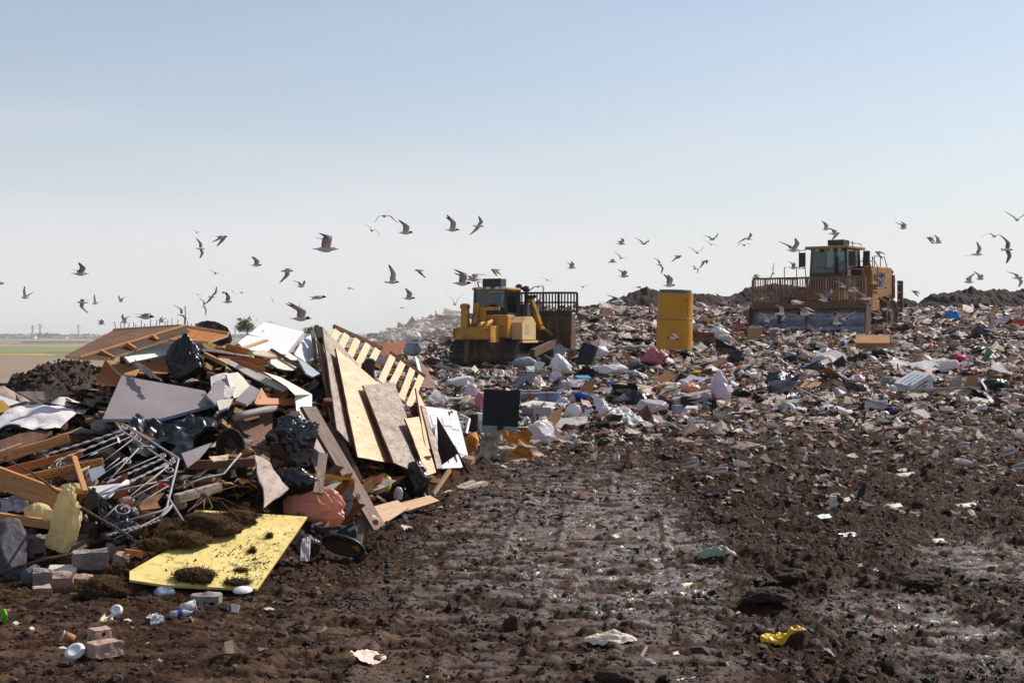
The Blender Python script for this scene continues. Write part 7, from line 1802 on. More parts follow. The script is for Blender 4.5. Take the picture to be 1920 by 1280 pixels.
lyb((842,675), (836,656), 0.12, 0.12, 'rubber', 'black_post', 'short black post left of the dozer track', 'post', gD(842,676), gD(842,676)+0.1); lyb((817,604), (817,582), 0.05, 0.05, 'panel_grey', 'post', 'thin grey post on the ridge left of the dozer', 'post', gD(817,604), gD(817,604))

# more white film tangled through the fresh waste
FILMS = []
for i, (x0, y0, x1, y1, m) in enumerate(((846,738,892,760,'white_bag'), (812,760,850,782,'clear_bag'), (980,708,1034,726,'white_bag'), (1044,716,1078,736,'clear_bag'), (1110,748,1146,766,'white_bag'), (1176,690,1216,706,'clear_bag'), (1196,776,1236,792,'white_bag'), (1040,742,1072,760,'white_bag'),
        (920,690,962,706,'clear_bag'), (1232,664,1268,682,'white_bag'), (1384,690,1424,706,'white_bag'), (1420,716,1462,732,'clear_bag'), (1508,706,1548,722,'white_bag'), (1590,700,1630,716,'clear_bag'), (1300,668,1330,682,'white_bag'), (1390,656,1424,670,'clear_bag'), (1530,650,1566,664,'white_bag'), (1690,640,1730,656,'clear_bag'), (1840,660,1880,676,'white_bag'), (1740,610,1772,622,'white_bag'),
        (1086,690,1112,704,'white_bag'), (1146,740,1180,754,'white_bag'), (870,772,892,788,'white_bag'), (1000,802,1036,818,'clear_bag'))):
    film_lump(x0, y0, x1, y1, m, 'plastic_film', 'tangled white film' if m == 'white_bag' else 'tangled clear film', 'plastic film', 40 + i, fold=2.0, dep=0.7)
    o = [q for q in bpy.data.objects if q.name.startswith('plastic_film') and 'group' not in q and q.get('label', '').startswith('tangled')][-1]; o['group'] = 'tangled films in the fresh waste'; FILMS.append((o, (x0+x1)/2, (y0+y1)/2, o['label']))
# ------------------------------------------------------------------ masses nobody could count: scraps, clods
def mass(name, V, Fq, colv, mat, label, cat, smooth=False):
    """V (N,k,3) vertices per piece, Fq faces of one piece (list of tuples), colv (N,3) colour of each piece"""
    N, k, _ = V.shape
    me = bpy.data.meshes.new(name)
    ln = len(Fq[0]); f = np.array(Fq)[None] + (np.arange(N) * k)[:, None, None]
    f = f.reshape(-1, ln); nf = len(f)
    me.vertices.add(N*k); me.vertices.foreach_set('co', V.reshape(-1).astype(np.float32))
    me.loops.add(f.size); me.loops.foreach_set('vertex_index', f.reshape(-1).astype(np.int32))
    me.polygons.add(nf); me.polygons.foreach_set('loop_start', np.arange(0, f.size, ln, dtype=np.int32)); me.polygons.foreach_set('loop_total', np.full(nf, ln, np.int32))
    me.polygons.foreach_set('use_smooth', np.full(nf, smooth, bool))
    me.update(calc_edges=True)
    a = me.attributes.new('Col', 'FLOAT_COLOR', 'POINT')
    c = np.concatenate([np.repeat(colv, k, 0), np.ones((N*k, 1))], 1); a.data.foreach_set('color', c.reshape(-1).astype(np.float32))
    me.materials.append(MATS[mat])
    o = bpy.data.objects.new(name, me); COL.objects.link(o)
    return tag(o, label, cat, kind='stuff')

def rot_rand(rng, N, tilt):
    """random frames whose normal leans up to `tilt` from vertical"""
    th = rng.uniform(0, 2*PI, N); ti = np.abs(rng.normal(0, tilt, N)); ps = rng.uniform(0, 2*PI, N)
    n = np.stack([np.sin(ti)*np.cos(ps), np.sin(ti)*np.sin(ps), np.cos(ti)], 1)
    a = np.stack([np.cos(th), np.sin(th), np.zeros(N)], 1); a = a - n*(a*n).sum(1)[:, None]; a /= np.linalg.norm(a, axis=1)[:, None]
    return a, np.cross(n, a), n

G9 = np.array([(x, y) for y in (-1, 0, 1) for x in (-1, 0, 1)], float)
F9 = [(0,1,4,3), (1,2,5,4), (3,4,7,6), (4,5,8,7)]
def patches(rng, Pos, size, asp, tilt, crump, lift):
    N = len(Pos); a, b, n = rot_rand(rng, N, tilt)
    V = Pos[:, None] + a[:, None]*(G9[:, 0][None, :, None]*size[:, None, None]*asp[:, None, None]) + b[:, None]*(G9[:, 1][None, :, None]*size[:, None, None])
    V = V + rng.normal(0, 1, (N, 9, 3))*(size*crump)[:, None, None]
    V[:, :, 2] += (lift*size)[:, None]
    return V
CUBE = np.array([(x, y, z) for z in (-1, 1) for y in (-1, 1) for x in (-1, 1)], float)
FC = [(0,1,3,2), (4,6,7,5), (0,4,5,1), (1,5,7,3), (3,7,6,2), (2,6,4,0)]
def chunks(rng, Pos, sx, sy, sz, tilt, jit=0.15):
    N = len(Pos); a, b, n = rot_rand(rng, N, tilt)
    V = Pos[:, None] + a[:, None]*(CUBE[:, 0][None, :]*sx[:, None])[..., None] + b[:, None]*(CUBE[:, 1][None, :]*sy[:, None])[..., None] + n[:, None]*(CUBE[:, 2][None, :]*sz[:, None])[..., None]
    return V + rng.normal(0, 1, (N, 8, 3))*(np.minimum(sx, sy)*jit)[:, None, None]
def pal(rng, N, table, lo=0.6, hi=1.12):
    w = np.array([t[1] for t in table], float); w /= w.sum(); k = rng.choice(len(table), N, p=w)
    c = np.array([lin(t[0]) for t in table])[k]
    return np.clip(c*rng.uniform(lo, hi, (N, 1))*(1 + rng.normal(0, 0.05, (N, 3)))*np.array([1.0, 0.95, 0.91]), 0.004, 0.9)

TIP = [((238,230,228),34), ((218,206,202),22), ((190,172,164),14), ((146,122,110),11), ((104,80,68),11), ((66,48,42),14), ((38,31,31),13), ((160,120,86),6), ((112,70,56),5), ((140,56,56),1.2), ((60,84,128),1.3),
       ((64,100,78),0.8), ((180,150,64),0.7), ((186,124,130),1.5), ((84,146,180),0.5), ((180,90,56),0.7)]
def slope_pos(rng, N, d0, d1, u0, u1, keep):
    D = np.exp(rng.uniform(math.log(d0), math.log(d1), N)); u = rng.uniform(u0, u1, N); x = u*D
    ok = rng.random(N) < keep(x, D)
    x, D = x[ok], D[ok]
    return np.stack([x, D, ground_z(x, D)], 1)

def tip_mass():
    rng = np.random.default_rng(21)
    dens = lambda x, y: np.clip(trashiness(x, y) * (0.70 + 0.9*fbm2(x*0.35, y*0.35, 3, 77) - 0.42*sstep(62, 40, y)*sstep(1.0, 5.0, x)*(0.6 + 1.2*fbm2(x*0.22, y*0.5, 3, 79)) ), 0, 1) * (heap(x, y) < 0.05) * (x > -16)
    p = slope_pos(rng, 84000, 30, 112, -0.16, 0.42, dens)
    s = np.exp(rng.normal(math.log(0.062), 0.58, len(p))); s = np.minimum(s, 0.30) * np.clip(0.75 + (p[:, 1] - 40)/90, 0.7, 1.3)
    mass('litter', patches(rng, p, s, rng.uniform(0.6, 1.7, len(p)), 0.55, 0.26, 0.2), F9, pal(rng, len(p), TIP, 0.8, 1.22), 'scrap', 'dense mixed litter covering the tip slope', 'litter')
    p = slope_pos(rng, 17000, 30, 112, -0.16, 0.42, dens)
    s = np.minimum(np.exp(rng.normal(math.log(0.046), 0.5, len(p))), 0.13)
    mass('litter', chunks(rng, p + np.array([0, 0, 0.03]), s*rng.uniform(0.6, 2.2, len(p)), s, s*rng.uniform(0.3, 0.9, len(p)), 0.5, 0.3), FC, pal(rng, len(p), TIP, 0.8, 1.22), 'scrap', 'lumpy mixed waste packed into the tip slope', 'litter')
    # torn strips and sticks
    p = slope_pos(rng, 5000, 33, 108, -0.16, 0.42, dens)
    L = rng.uniform(0.12, 0.5, len(p))
    mass('litter', chunks(rng, p + np.array([0, 0, 0.05]), L, np.full(len(p), 0.018), np.full(len(p), 0.01), 0.5, 0.5), FC, pal(rng, len(p), [((196,180,160),4), ((226,222,222),3), ((120,90,70),3), ((60,48,44),2)]), 'scrap', 'sticks and torn strips lying over the tip slope', 'litter')
    # thin scatter on the mud between
    keep = lambda x, y: np.clip((sstep(13, 30, y)*0.75 + 0.06) * (0.35 + 1.2*np.clip(fbm2(x*0.6, y*0.6, 3, 55) + 0.1, 0, 1)), 0, 1) * (heap(x, y) < 0.03) * (1 - 0.75*tilt_track(x, y))
    p = slope_pos(rng, 30000, 10, 42, -0.30, 0.42, keep)
    s = np.exp(rng.normal(math.log(0.022), 0.45, len(p))) * np.clip(p[:, 1]/16, 0.6, 2.2)
    mass('litter', patches(rng, p, s, rng.uniform(0.6, 2.0, len(p)), 0.55, 0.28, 0.3), F9, pal(rng, len(p), [((200,184,172),14), ((160,136,122),14), ((110,84,70),16), ((226,220,216),5), ((120,50,50),1.5), ((90,100,60),1), ((60,80,120),0.8), ((60,44,38),14)]), 'scrap', 'small shredded scraps trodden into the mud', 'litter')
tip_mass()

def clods():
    rng = np.random.default_rng(5)
    t = (1 + 5**0.5)/2
    I = np.array([(-1,t,0),(1,t,0),(-1,-t,0),(1,-t,0),(0,-1,t),(0,1,t),(0,-1,-t),(0,1,-t),(t,0,-1),(t,0,1),(-t,0,-1),(-t,0,1)], float); I /= np.linalg.norm(I[0])
    FI = [(0,11,5),(0,5,1),(0,1,7),(0,7,10),(0,10,11),(1,5,9),(5,11,4),(11,10,2),(10,7,6),(7,1,8),(3,9,4),(3,4,2),(3,2,6),(3,6,8),(3,8,9),(4,9,5),(2,4,11),(6,2,10),(8,6,7),(9,8,1)]
    def build(N, d0, d1, u0, u1, keep, smin, ssig, smax, table, label):
        p = slope_pos(rng, N, d0, d1, u0, u1, keep); n = len(p)
        s = np.minimum(np.exp(rng.normal(math.log(smin), ssig, n)), smax)
        V = I[None]*(1 + rng.normal(0, 0.22, (n, 12, 1)))*s[:, None, None]*np.stack([rng.uniform(0.8, 1.7, n), rng.uniform(0.8, 1.3, n), rng.uniform(0.5, 0.9, n)], 1)[:, None]
        th = rng.uniform(0, PI, n); c, q = np.cos(th)[:, None], np.sin(th)[:, None]
        V = np.stack([V[..., 0]*c - V[..., 1]*q, V[..., 0]*q + V[..., 1]*c, V[..., 2]], -1) + p[:, None] + np.array([0, 0, 1])[None, None]*(s*0.05)[:, None, None]
        mass('mud_clods', V, FI, pal(rng, n, table), 'clod', label, 'mud clods')
    MUD = [((66,46,36),6), ((46,32,26),8), ((90,64,50),4), ((34,24,20),5)]
    k1 = lambda x, y: np.clip((1 - tilt_track(x, y)*0.5) * (1 - np.clip(patch_wet(x, y), 0, 1)*0.75) * (0.25 + 1.5*np.clip(fbm2(x*1.1, y*1.1, 3, 15) + 0.12, 0, 1)), 0, 1) * (1 - 0.5*dry_zone(x, y)) * (heap(x, y) < 0.02)
    build(24000, 8.6, 40, -0.38, 0.42, k1, 0.013, 0.6, 0.07, MUD, 'crumbled dark clods strewn over the mud')
    k2 = lambda x, y: np.clip(np.exp(-((heap(x, y) - 0.06)/0.10)**2), 0, 1) * (heap(x, y) > 0.004) * (y < 26)
    build(26000, 11.5, 25, -0.38, 0.0, k2, 0.014, 0.6, 0.07, MUD + [((104,78,62),2)], 'crumbled soil along the foot of the heap')
    # fine crumbs
    p = slope_pos(rng, 70000, 8.6, 34, -0.38, 0.42, lambda x, y: np.clip(0.15 + 1.3*np.clip(fbm2(x*1.6, y*2.2, 4, 25) + 0.16, 0, 1), 0, 1) * (1 - 0.6*np.clip(patch_wet(x, y), 0, 1)) * (heap(x, y) < 0.02)); n = len(p)
    O = np.array([(1,0,0),(-1,0,0),(0,1,0),(0,-1,0),(0,0,1),(0,0,-1)], float); FO = [(0,2,4),(2,1,4),(1,3,4),(3,0,4),(2,0,5),(1,2,5),(3,1,5),(0,3,5)]
    s = np.exp(rng.normal(math.log(0.0085), 0.45, n)) * np.clip(p[:, 1]/12, 0.8, 1.7)
    V = O[None]*(1 + rng.normal(0, 0.3, (n, 6, 1)))*s[:, None, None]*np.stack([rng.uniform(0.8, 2.2, n), rng.uniform(0.8, 1.6, n), rng.uniform(0.6, 1.0, n)], 1)[:, None] + p[:, None]
    V[:, :, 2] += (s*0.3)[:, None]
    mass('mud_clods', V, FO, pal(rng, n, MUD + [((24,17,15),10)]), 'clod', 'fine dark crumbs of mud over the ground', 'mud clods')
clods()

def heap_mass():
    rng = np.random.default_rng(31)
    def keep(x, y):
        px = CX + x/y*F; py = HZ - (ground_z(x, y) - CH)/y*F
        return np.clip(sstep(0.03, 0.3, heap(x, y)), 0, 1) * ~((px > 255) & (px < 585) & (py > 935) & (py < 1115))
    p = slope_pos(rng, 13000, 12.5, 24, -0.40, -0.01, keep); n = len(p)
    L = np.exp(rng.normal(math.log(0.10), 0.6, n))
    WOOD = [((206,170,130),4), ((160,116,76),5), ((110,78,56),5), ((70,52,42),6), ((226,216,204),4), ((170,160,156),4), ((44,38,36),5), ((150,96,72),3)]
    mass('demolition_debris', chunks(rng, p + np.array([0, 0, 0.04]), np.minimum(L, 0.42), np.minimum(L*rng.uniform(0.08, 0.4, n), 0.07), L*rng.uniform(0.05, 0.15, n), 0.6, 0.25), FC, pal(rng, n, WOOD), 'scrap', 'splintered wood and plaster packed through the heap', 'debris')
    p = slope_pos(rng, 6000, 12.5, 24, -0.40, -0.01, keep); n = len(p)
    s = np.minimum(np.exp(rng.normal(math.log(0.06), 0.6, n)), 0.2)
    mass('demolition_debris', patches(rng, p, s, rng.uniform(0.7, 2.0, n), 0.7, 0.18, 0.5), F9, pal(rng, n, WOOD + [((226,222,222),4), ((30,28,30),5)]), 'scrap', 'torn board, paper and film packed through the heap', 'debris')
heap_mass()

# ------------------------------------------------------------------ countable litter on the slope, one object each
def bag_mesh(seed, sub=3, amp=0.55, knot=0.0):
    bm = bmesh.new(); bmesh.ops.create_icosphere(bm, subdivisions=sub, radius=1.0)
    v = np.array([x.co[:] for x in bm.verts]); s = seed*1.7
    a = fbm3(v[:,0]*1.4+s, v[:,1]*1.4, v[:,2]*1.4, 3, seed); r1 = 1 - 2*np.abs(fbm3(v[:,0]*3+s, v[:,1]*3, v[:,2]*3, 3, seed+4))
    v = v*(1 + amp*(a + 0.3*r1))[:, None]; rg_ = np.random.default_rng(seed)
    for k in range(9):
        dv = rg_.normal(0, 1, 3); dv /= np.linalg.norm(dv); v = v - dv[None]*(np.maximum(0, v @ dv - rg_.uniform(0.4, 0.9))*rg_.uniform(0.8, 1.8))[:, None]
    v[:, 0] *= rg_.uniform(0.9, 1.6); v = v + 0.06*rg_.normal(0, 1, v.shape)
    v[:, 2] = np.where(v[:, 2] < -0.5, -0.5 + (v[:, 2]+0.5)*0.2, v[:, 2])
    for x, q in zip(bm.verts, v): x.co = q
    me = bpy.data.meshes.new('bag'); bm.to_mesh(me); bm.free(); me.polygons.foreach_set('use_smooth', [True]*len(me.polygons))
    return me
def sheet_mesh(seed, n=7, amp=0.3):
    rng = np.random.default_rng(seed); g = np.linspace(-1, 1, n); X, Y = np.meshgrid(g, g)
    Z = amp*(1 - 2*np.abs(fbm2(X*1.4+seed, Y*1.4, 3, seed))) + 0.1*rng.normal(0, 1, X.shape)*amp
    X = X + rng.normal(0, 0.06, X.shape); Y = Y + rng.normal(0, 0.06, X.shape)
    me = bpy.data.meshes.new('sheet'); idx = np.arange(n*n).reshape(n, n)
    f = [tuple(int(k) for k in q) for q in np.stack([idx[:-1,:-1], idx[:-1,1:], idx[1:,1:], idx[1:,:-1]], -1).reshape(-1, 4)]
    me.from_pydata(np.stack([X, Y, Z], -1).reshape(-1, 3).tolist(), [], f); me.polygons.foreach_set('use_smooth', [True]*len(f))
    return me
def box_mesh(seed, sx, sy, sz, jit=0.06):
    rg = random.Random(seed); bm = bmesh.new(); bmesh.ops.create_cube(bm, size=2.0)
    for v in bm.verts: v.co = Vector((v.co.x*sx*(1+rg.uniform(-jit, jit)), v.co.y*sy*(1+rg.uniform(-jit, jit)), v.co.z*sz*(1+rg.uniform(-jit*2, jit*2))))
    bmesh.ops.bevel(bm, geom=list(bm.edges), offset=min(sx, sy, sz)*0.08, segments=1, affect='EDGES')
    me = bpy.data.meshes.new('box'); bm.to_mesh(me); bm.free(); return me

LAND = [('the yellow drum', 1264, 600), ('the bulldozer', 960, 620), ('the compactor blade', 1497, 605), ('the compactor rear wheel', 1672, 585), ('the bright blue bag', 1785, 591), ('the white printed box', 1720, 715), ('the bright pink bag', 1797, 671),
        ('the navy tub', 1480, 672), ('the tall clear bag', 1350, 730), ('the black screen', 940, 765), ('the navy suitcase', 1092, 665), ('the white carpet roll', 1145, 780), ('the big cardboard box', 1636, 643), ('the foam trough', 1643, 757), ('the dark wedge', 1568, 678), ('the slatted frames', 710, 650)]
ORD = ['nearest', 'second', 'third', 'fourth', 'fifth', 'sixth', 'seventh', 'eighth', 'ninth', 'tenth', 'eleventh', 'twelfth']
def name_places(items, land):
    """give every look-alike its own label by where it lies from the closest landmark"""
    groups = {}
    for o, px, py, base in items:
        nm, lx, ly = min(land, key=lambda l: math.hypot(l[1]-px, (l[2]-py)*1.6)); a = math.degrees(math.atan2(ly-py, px-lx)) % 360
        d = ['right of', 'upper right of', 'above', 'upper left of', 'left of', 'lower left of', 'below', 'lower right of'][int((a+22.5)//45) % 8]
        groups.setdefault((base, nm, d), []).append((math.hypot(lx-px, ly-py), o))
    for (base, nm, d), l in groups.items():
        for i, (_, o) in enumerate(sorted(l, key=lambda q: q[0])):
            o['label'] = f"{base}, {ORD[min(i, 11)]} one {d} {nm}" if len(l) > 1 else f"{base} {d} {nm}"
ITEMS = []
def strew():
    rng = random.Random(99)
    kinds = [
        ('plastic_bag', 'crumpled white plastic bag', 'bag', 'white plastic bags on the slope', [bag_mesh(k) for k in range(4)], ['white_bag', 'clear_bag'], 80, (0.09, 0.30), 0.6),
        ('plastic_film', 'torn pale plastic film', 'plastic film', 'pale films on the slope', [sheet_mesh(k) for k in range(4)], ['clear_bag', 'white_bag'], 80, (0.15, 0.42), 0.5),
        ('garbage_bag', 'half-buried black bag', 'bag', 'black bags on the slope', [bag_mesh(k+20) for k in range(3)], ['black_bag'], 42, (0.16, 0.45), 0.6),
        ('cardboard_piece', 'flat brown cardboard piece', 'cardboard', 'cardboard pieces on the slope', [box_mesh(k, 1, 0.8, 0.06) for k in range(3)], ['cardboard'], 46, (0.15, 0.45), 0.6),
        ('wood_board', 'loose grey wooden board', 'board', 'loose boards on the slope', [box_mesh(k+5, 1, 0.13, 0.05) for k in range(3)], ['ply_grey', 'old_wood'], 44, (0.3, 0.8), 0.35),
        ('crushed_carton', 'crushed pale carton', 'carton', 'cartons on the slope', [box_mesh(k+9, 0.8, 0.6, 0.45, 0.25) for k in range(3)], ['paper', 'litter_cream'], 52, (0.08, 0.22), 0.6),
        ('dark_cloth', 'dark trodden rag', 'cloth', 'dark rags on the slope', [sheet_mesh(k+30, 7, 0.35) for k in range(3)], ['cloth_dark', 'cloth_navy'], 40, (0.15, 0.45), 0.5),
        ('tan_cloth', 'tan crumpled rag', 'cloth', 'tan rags on the slope', [bag_mesh(k+50, 3, 0.6) for k in range(3)], ['cloth_tan', 'cloth_white'], 40, (0.15, 0.4), 0.45),
    ]
    for name, label, cat, grp, meshes, mats, N, (s0, s1), zs in kinds:
        variants = []
        for me in meshes:
            for m in mats:
                q = me.copy(); q.materials.clear(); q.materials.append(MATS[m]); variants.append(q)
        k = 0; tries = 0
        while k < N and tries < N*30:
            tries += 1
            D = math.exp(rng.uniform(math.log(37), math.log(100))); u = rng.uniform(-0.125, 0.355); x = u*D
            if trash_at(x, D) < 0.6: continue
            px = CX + u*F
            if 845 < px < 1030 and 52 < D < 66: continue      # keep clear of the dozer
            if 1380 < px < 1720 and 66 < D < 82: continue     # and of the compactor
            z = float(ground_z(np.array([x]), np.array([D]))[0]); s = rng.uniform(s0, s1)*min(1.25, 0.6 + D/90)
            o = bpy.data.objects.new(name, variants[rng.randrange(len(variants))]); COL.objects.link(o)
            o.location = (x, D, z + s*zs*0.35); o.rotation_euler = (rng.gauss(0, 0.35), rng.gauss(0, 0.35), rng.uniform(0, 2*PI)); o.scale = (s, s*rng.uniform(0.6, 1.1), s*zs*rng.uniform(0.8, 1.4))
            tag(o, label, cat, grp); ITEMS.append((o, px, HZ - (z - CH)/D*F, label)); k += 1
def trash_at(x, y): return float(trashiness(np.array([x]), np.array([y]))[0])
strew()
name_places(ITEMS, LAND); name_places(FILMS, LAND)
# orange shredded wood in front of the dozer
rng = np.random.default_rng(12)
V = []
for _ in range(2600):
    px, py = rng.normal(870, 34), rng.normal(708, 9); V.append((px, py))
xs = []
for D in np.linspace(36, 52, 60): xs.append(D)
pp_ = []
for px, py in V:
    D = float(np.interp(py, [690, 740], [47, 36.5])); x = (px - CX)/F*D; pp_.append((x, D))
pp_ = np.array(pp_); z = ground_z(pp_[:, 0], pp_[:, 1]); p = np.stack([pp_[:, 0], pp_[:, 1], z + 0.04], 1); n = len(p)
mass('wood_mulch', chunks(rng, p, rng.uniform(0.04, 0.16, n), np.full(n, 0.016), np.full(n, 0.012), 0.5, 0.4), FC, pal(rng, n, [((176,116,64),5), ((140,86,46),5), ((90,58,36),4), ((206,160,110),2)]), 'scrap', 'patch of orange shredded wood in front of the dozer', 'wood mulch')
# ------------------------------------------------------------------ gulls
M('gull_white', lin((242,234,230)), lin((226,216,212)), 0.85, 12, spec=0.2, sss=0.3)
M('gull_grey', lin((146,142,144)), lin((120,118,122)), 0.85, 12, spec=0.2, sss=0.35)
M('gull_black', lin((30,28,30)), None, 0.7, 12, spec=0.2)
M('gull_under', lin((240,226,218)), lin((222,204,196)), 0.85, 12, spec=0.2, sss=0.5)
M('gull_beak', lin((130,60,40)), None, 0.5, 12)
GM = ['gull_white', 'gull_grey', 'gull_black', 'gull_under', 'gull_beak']
def ring_body(st, n=10):
    """st: (x, z, ry, rz); faces get a material per station"""
    vs = []
    for x, z, ry, rz in st:
        for j in range(n):
            q = 2*PI*j/n; vs.append((x, math.cos(q)*ry, z + math.sin(q)*rz))
    k = len(st)
    fs = [(i*n+j, i*n+(j+1) % n, (i+1)*n+(j+1) % n, (i+1)*n+j) for i in range(k-1) for j in range(n)]
    fs += [tuple(range(n))[::-1], tuple((k-1)*n+j for j in range(n))]
    return vs, fs
def fly_mesh(dl, dr, sweep, hood):
    st = [(-0.215,0.004,0.050,0.003), (-0.16,0.002,0.036,0.010), (-0.11,0,0.032,0.026), (-0.05,-0.004,0.046,0.046), (0.02,-0.006,0.052,0.052), (0.08,-0.002,0.044,0.046), (0.115,0.006,0.031,0.034),
          (0.145,0.012,0.031,0.033), (0.175,0.010,0.024,0.025), (0.195,0.006,0.010,0.011), (0.232,-0.004,0.002,0.003)]
    vs, fs = ring_body(st); mi = []
    for i in range(len(st)-1): mi += [(2 if hood else 0) if 6 <= i <= 8 else 4 if i == 9 else 0]*10
    mi += [0, 4]
    def wing(s, d1, d2, sw):
        sp = [(0.0,0.085,-0.06,0.014), (0.07,0.10,-0.065,0.013), (0.15,0.115,-0.05,0.011), (0.22,0.125-sw*0.02,-0.025-sw*0.03,0.008), (0.31,0.095-sw*0.08,-0.03-sw*0.09,0.006), (0.40,0.045-sw*0.14,-0.045-sw*0.14,0.004), (0.50,-0.03-sw*0.2,-0.05-sw*0.2,0.002)]
        o = len(vs); y, z = 0.028, 0.018; prev = 0.0
        for k, (q, le, te, th) in enumerate(sp):
            d = R(d1) if q <= 0.16 else R(d1*0.5 + d2*0.5) if q <= 0.23 else R(d2)
            y += math.cos(d)*(q-prev); z += math.sin(d)*(q-prev); prev = q
            mid = (le*0.6 + te*0.4)
            for x, t in ((le, 0), (mid, th), (te, 0.001), (mid, -th*0.5)): vs.append((x, s*(y - math.sin(d)*t), z + math.cos(d)*t))
        for k in range(6):
            a, b = o+4*k, o+4*k+4; tip = k >= 5
            for j, m in ((0, 1), (1, 1), (2, 3), (3, 3)):
                fs.append((a+j, a+(j+1) % 4, b+(j+1) % 4, b+j)); mi.append(2 if tip else m)
        fs.append(tuple(o+24+j for j in range(4))); mi.append(2)
    wing(1, *dl, sweep); wing(-1, *dr, sweep)
    me = bpy.data.meshes.new('gull'); me.from_pydata(vs, [], fs)
    for m in GM: me.materials.append(MATS[m])
    me.polygons.foreach_set('material_index', mi); me.polygons.foreach_set('use_smooth', [True]*len(fs))
    bm = bmesh.new(); bm.from_mesh(me); bmesh.ops.recalc_face_normals(bm, faces=bm.faces); bm.to_mesh(me); bm.free()
    return me
def stand_mesh(pitch, headup, hood):
    p = R(pitch); body = [(-0.235,0.010,0.010), (-0.18,0.022,0.016), (-0.11,0.036,0.036), (-0.03,0.052,0.055), (0.05,0.055,0.060), (0.10,0.044,0.050)]
    st = [(x*math.cos(p), 0.13 + x*math.sin(p), a, b) for x, a, b in body]
    hx, hz = st[-1][0], st[-1][1]; up = headup
    st += [(hx+0.025, hz+0.035*up, 0.037, 0.038), (hx+0.045, hz+0.08*up, 0.040, 0.040), (hx+0.08, hz+0.09*up, 0.032, 0.032), (hx+0.095, hz+0.08*up, 0.010, 0.010), (hx+0.13, hz+0.07*up, 0.002, 0.003)]
    vs, fs = ring_body(st); mi = []
    for i in range(len(st)-1):
        for j in range(10):
            up_ = 0 <= j <= 4
            mi.append(4 if i == 9 else (2 if hood else 0) if i in (6, 7, 8) else 2 if i == 0 else 1 if (i <= 4 and 1 <= j <= 4) else 0)
    mi += [2, 4]
    for s in (-1, 1):
        o = len(vs); x = 0.01
        for zz, r in ((0.10, 0.007), (0.0, 0.005)):
            for j in range(5): vs.append((x + math.cos(2*PI*j/5)*r, s*0.025 + math.sin(2*PI*j/5)*r, zz))
        for j in range(5): fs.append((o+j, o+(j+1) % 5, o+5+(j+1) % 5, o+5+j)); mi.append(4)
        o = len(vs); vs.extend([(x-0.005, s*0.025, 0.004), (x+0.04, s*0.025-0.02, 0.002), (x+0.045, s*0.025+0.02, 0.002)]); fs.append((o, o+1, o+2)); mi.append(4)
    me = bpy.data.meshes.new('gull'); me.from_pydata(vs, [], fs)
    for m in GM: me.materials.append(MATS[m])
    me.polygons.foreach_set('material_index', mi); me.polygons.foreach_set('use_smooth', [True]*len(fs))
    bm = bmesh.new(); bm.from_mesh(me); bmesh.ops.recalc_face_normals(bm, faces=bm.faces); bm.to_mesh(me); bm.free()
    return me
POSE = {  # (left inner, outer), (right inner, outer), sweep, words
    'vee': ((38,24),(38,24),0.4,'flapping with raised wings'), 'up': ((68,48),(60,40),0.3,'with wings swung high'), 'flat': ((10,-4),(10,-4),0.5,'gliding on level wings'),
    'em': ((34,-26),(34,-26),0.8,'with wings bent like an M'), 'down': ((-8,-52),(-8,-52),0.6,'on a downstroke'), 'tuck': ((58,26),(52,16),0.7,'flying with half-folded wings')}
CACHE = {}
def fly(px, py, sc, pose, yaw=0, roll=0, pitch=0, hood=None):
    hood = (int(px*7+py) % 3 != 0) if hood is None else hood
    p = POSE[pose]; g = random.Random(int(px*13 + py)); j = lambda a: (a[0] + g.uniform(-15, 15), a[1] + g.uniform(-20, 20))
    me = fly_mesh(j(p[0]), j(p[1]), max(0.1, p[2] + g.uniform(-0.25, 0.45)), hood)
    sc = sc*0.88; D = F/sc
    if py > 552: D = min(D, gD(px, py + 14) - 1.5)
    o = bpy.data.objects.new('gull', me); COL.objects.link(o)
    o.location = P(px, py, D); o.scale = (D*sc/F*1.0,)*3
    o.rotation_euler = (Matrix.Rotation(R(yaw), 4, 'Z') @ Matrix.Rotation(R(-pitch), 4, 'Y') @ Matrix.Rotation(R(roll), 4, 'X')).to_euler()
    base = ('dark-headed gull ' if hood else 'pale-headed gull ') + POSE[pose][3]
    tag(o, base, 'gull', 'gulls on the wing'); BIRDS.append((o, px, py, base))
BIRDS = []
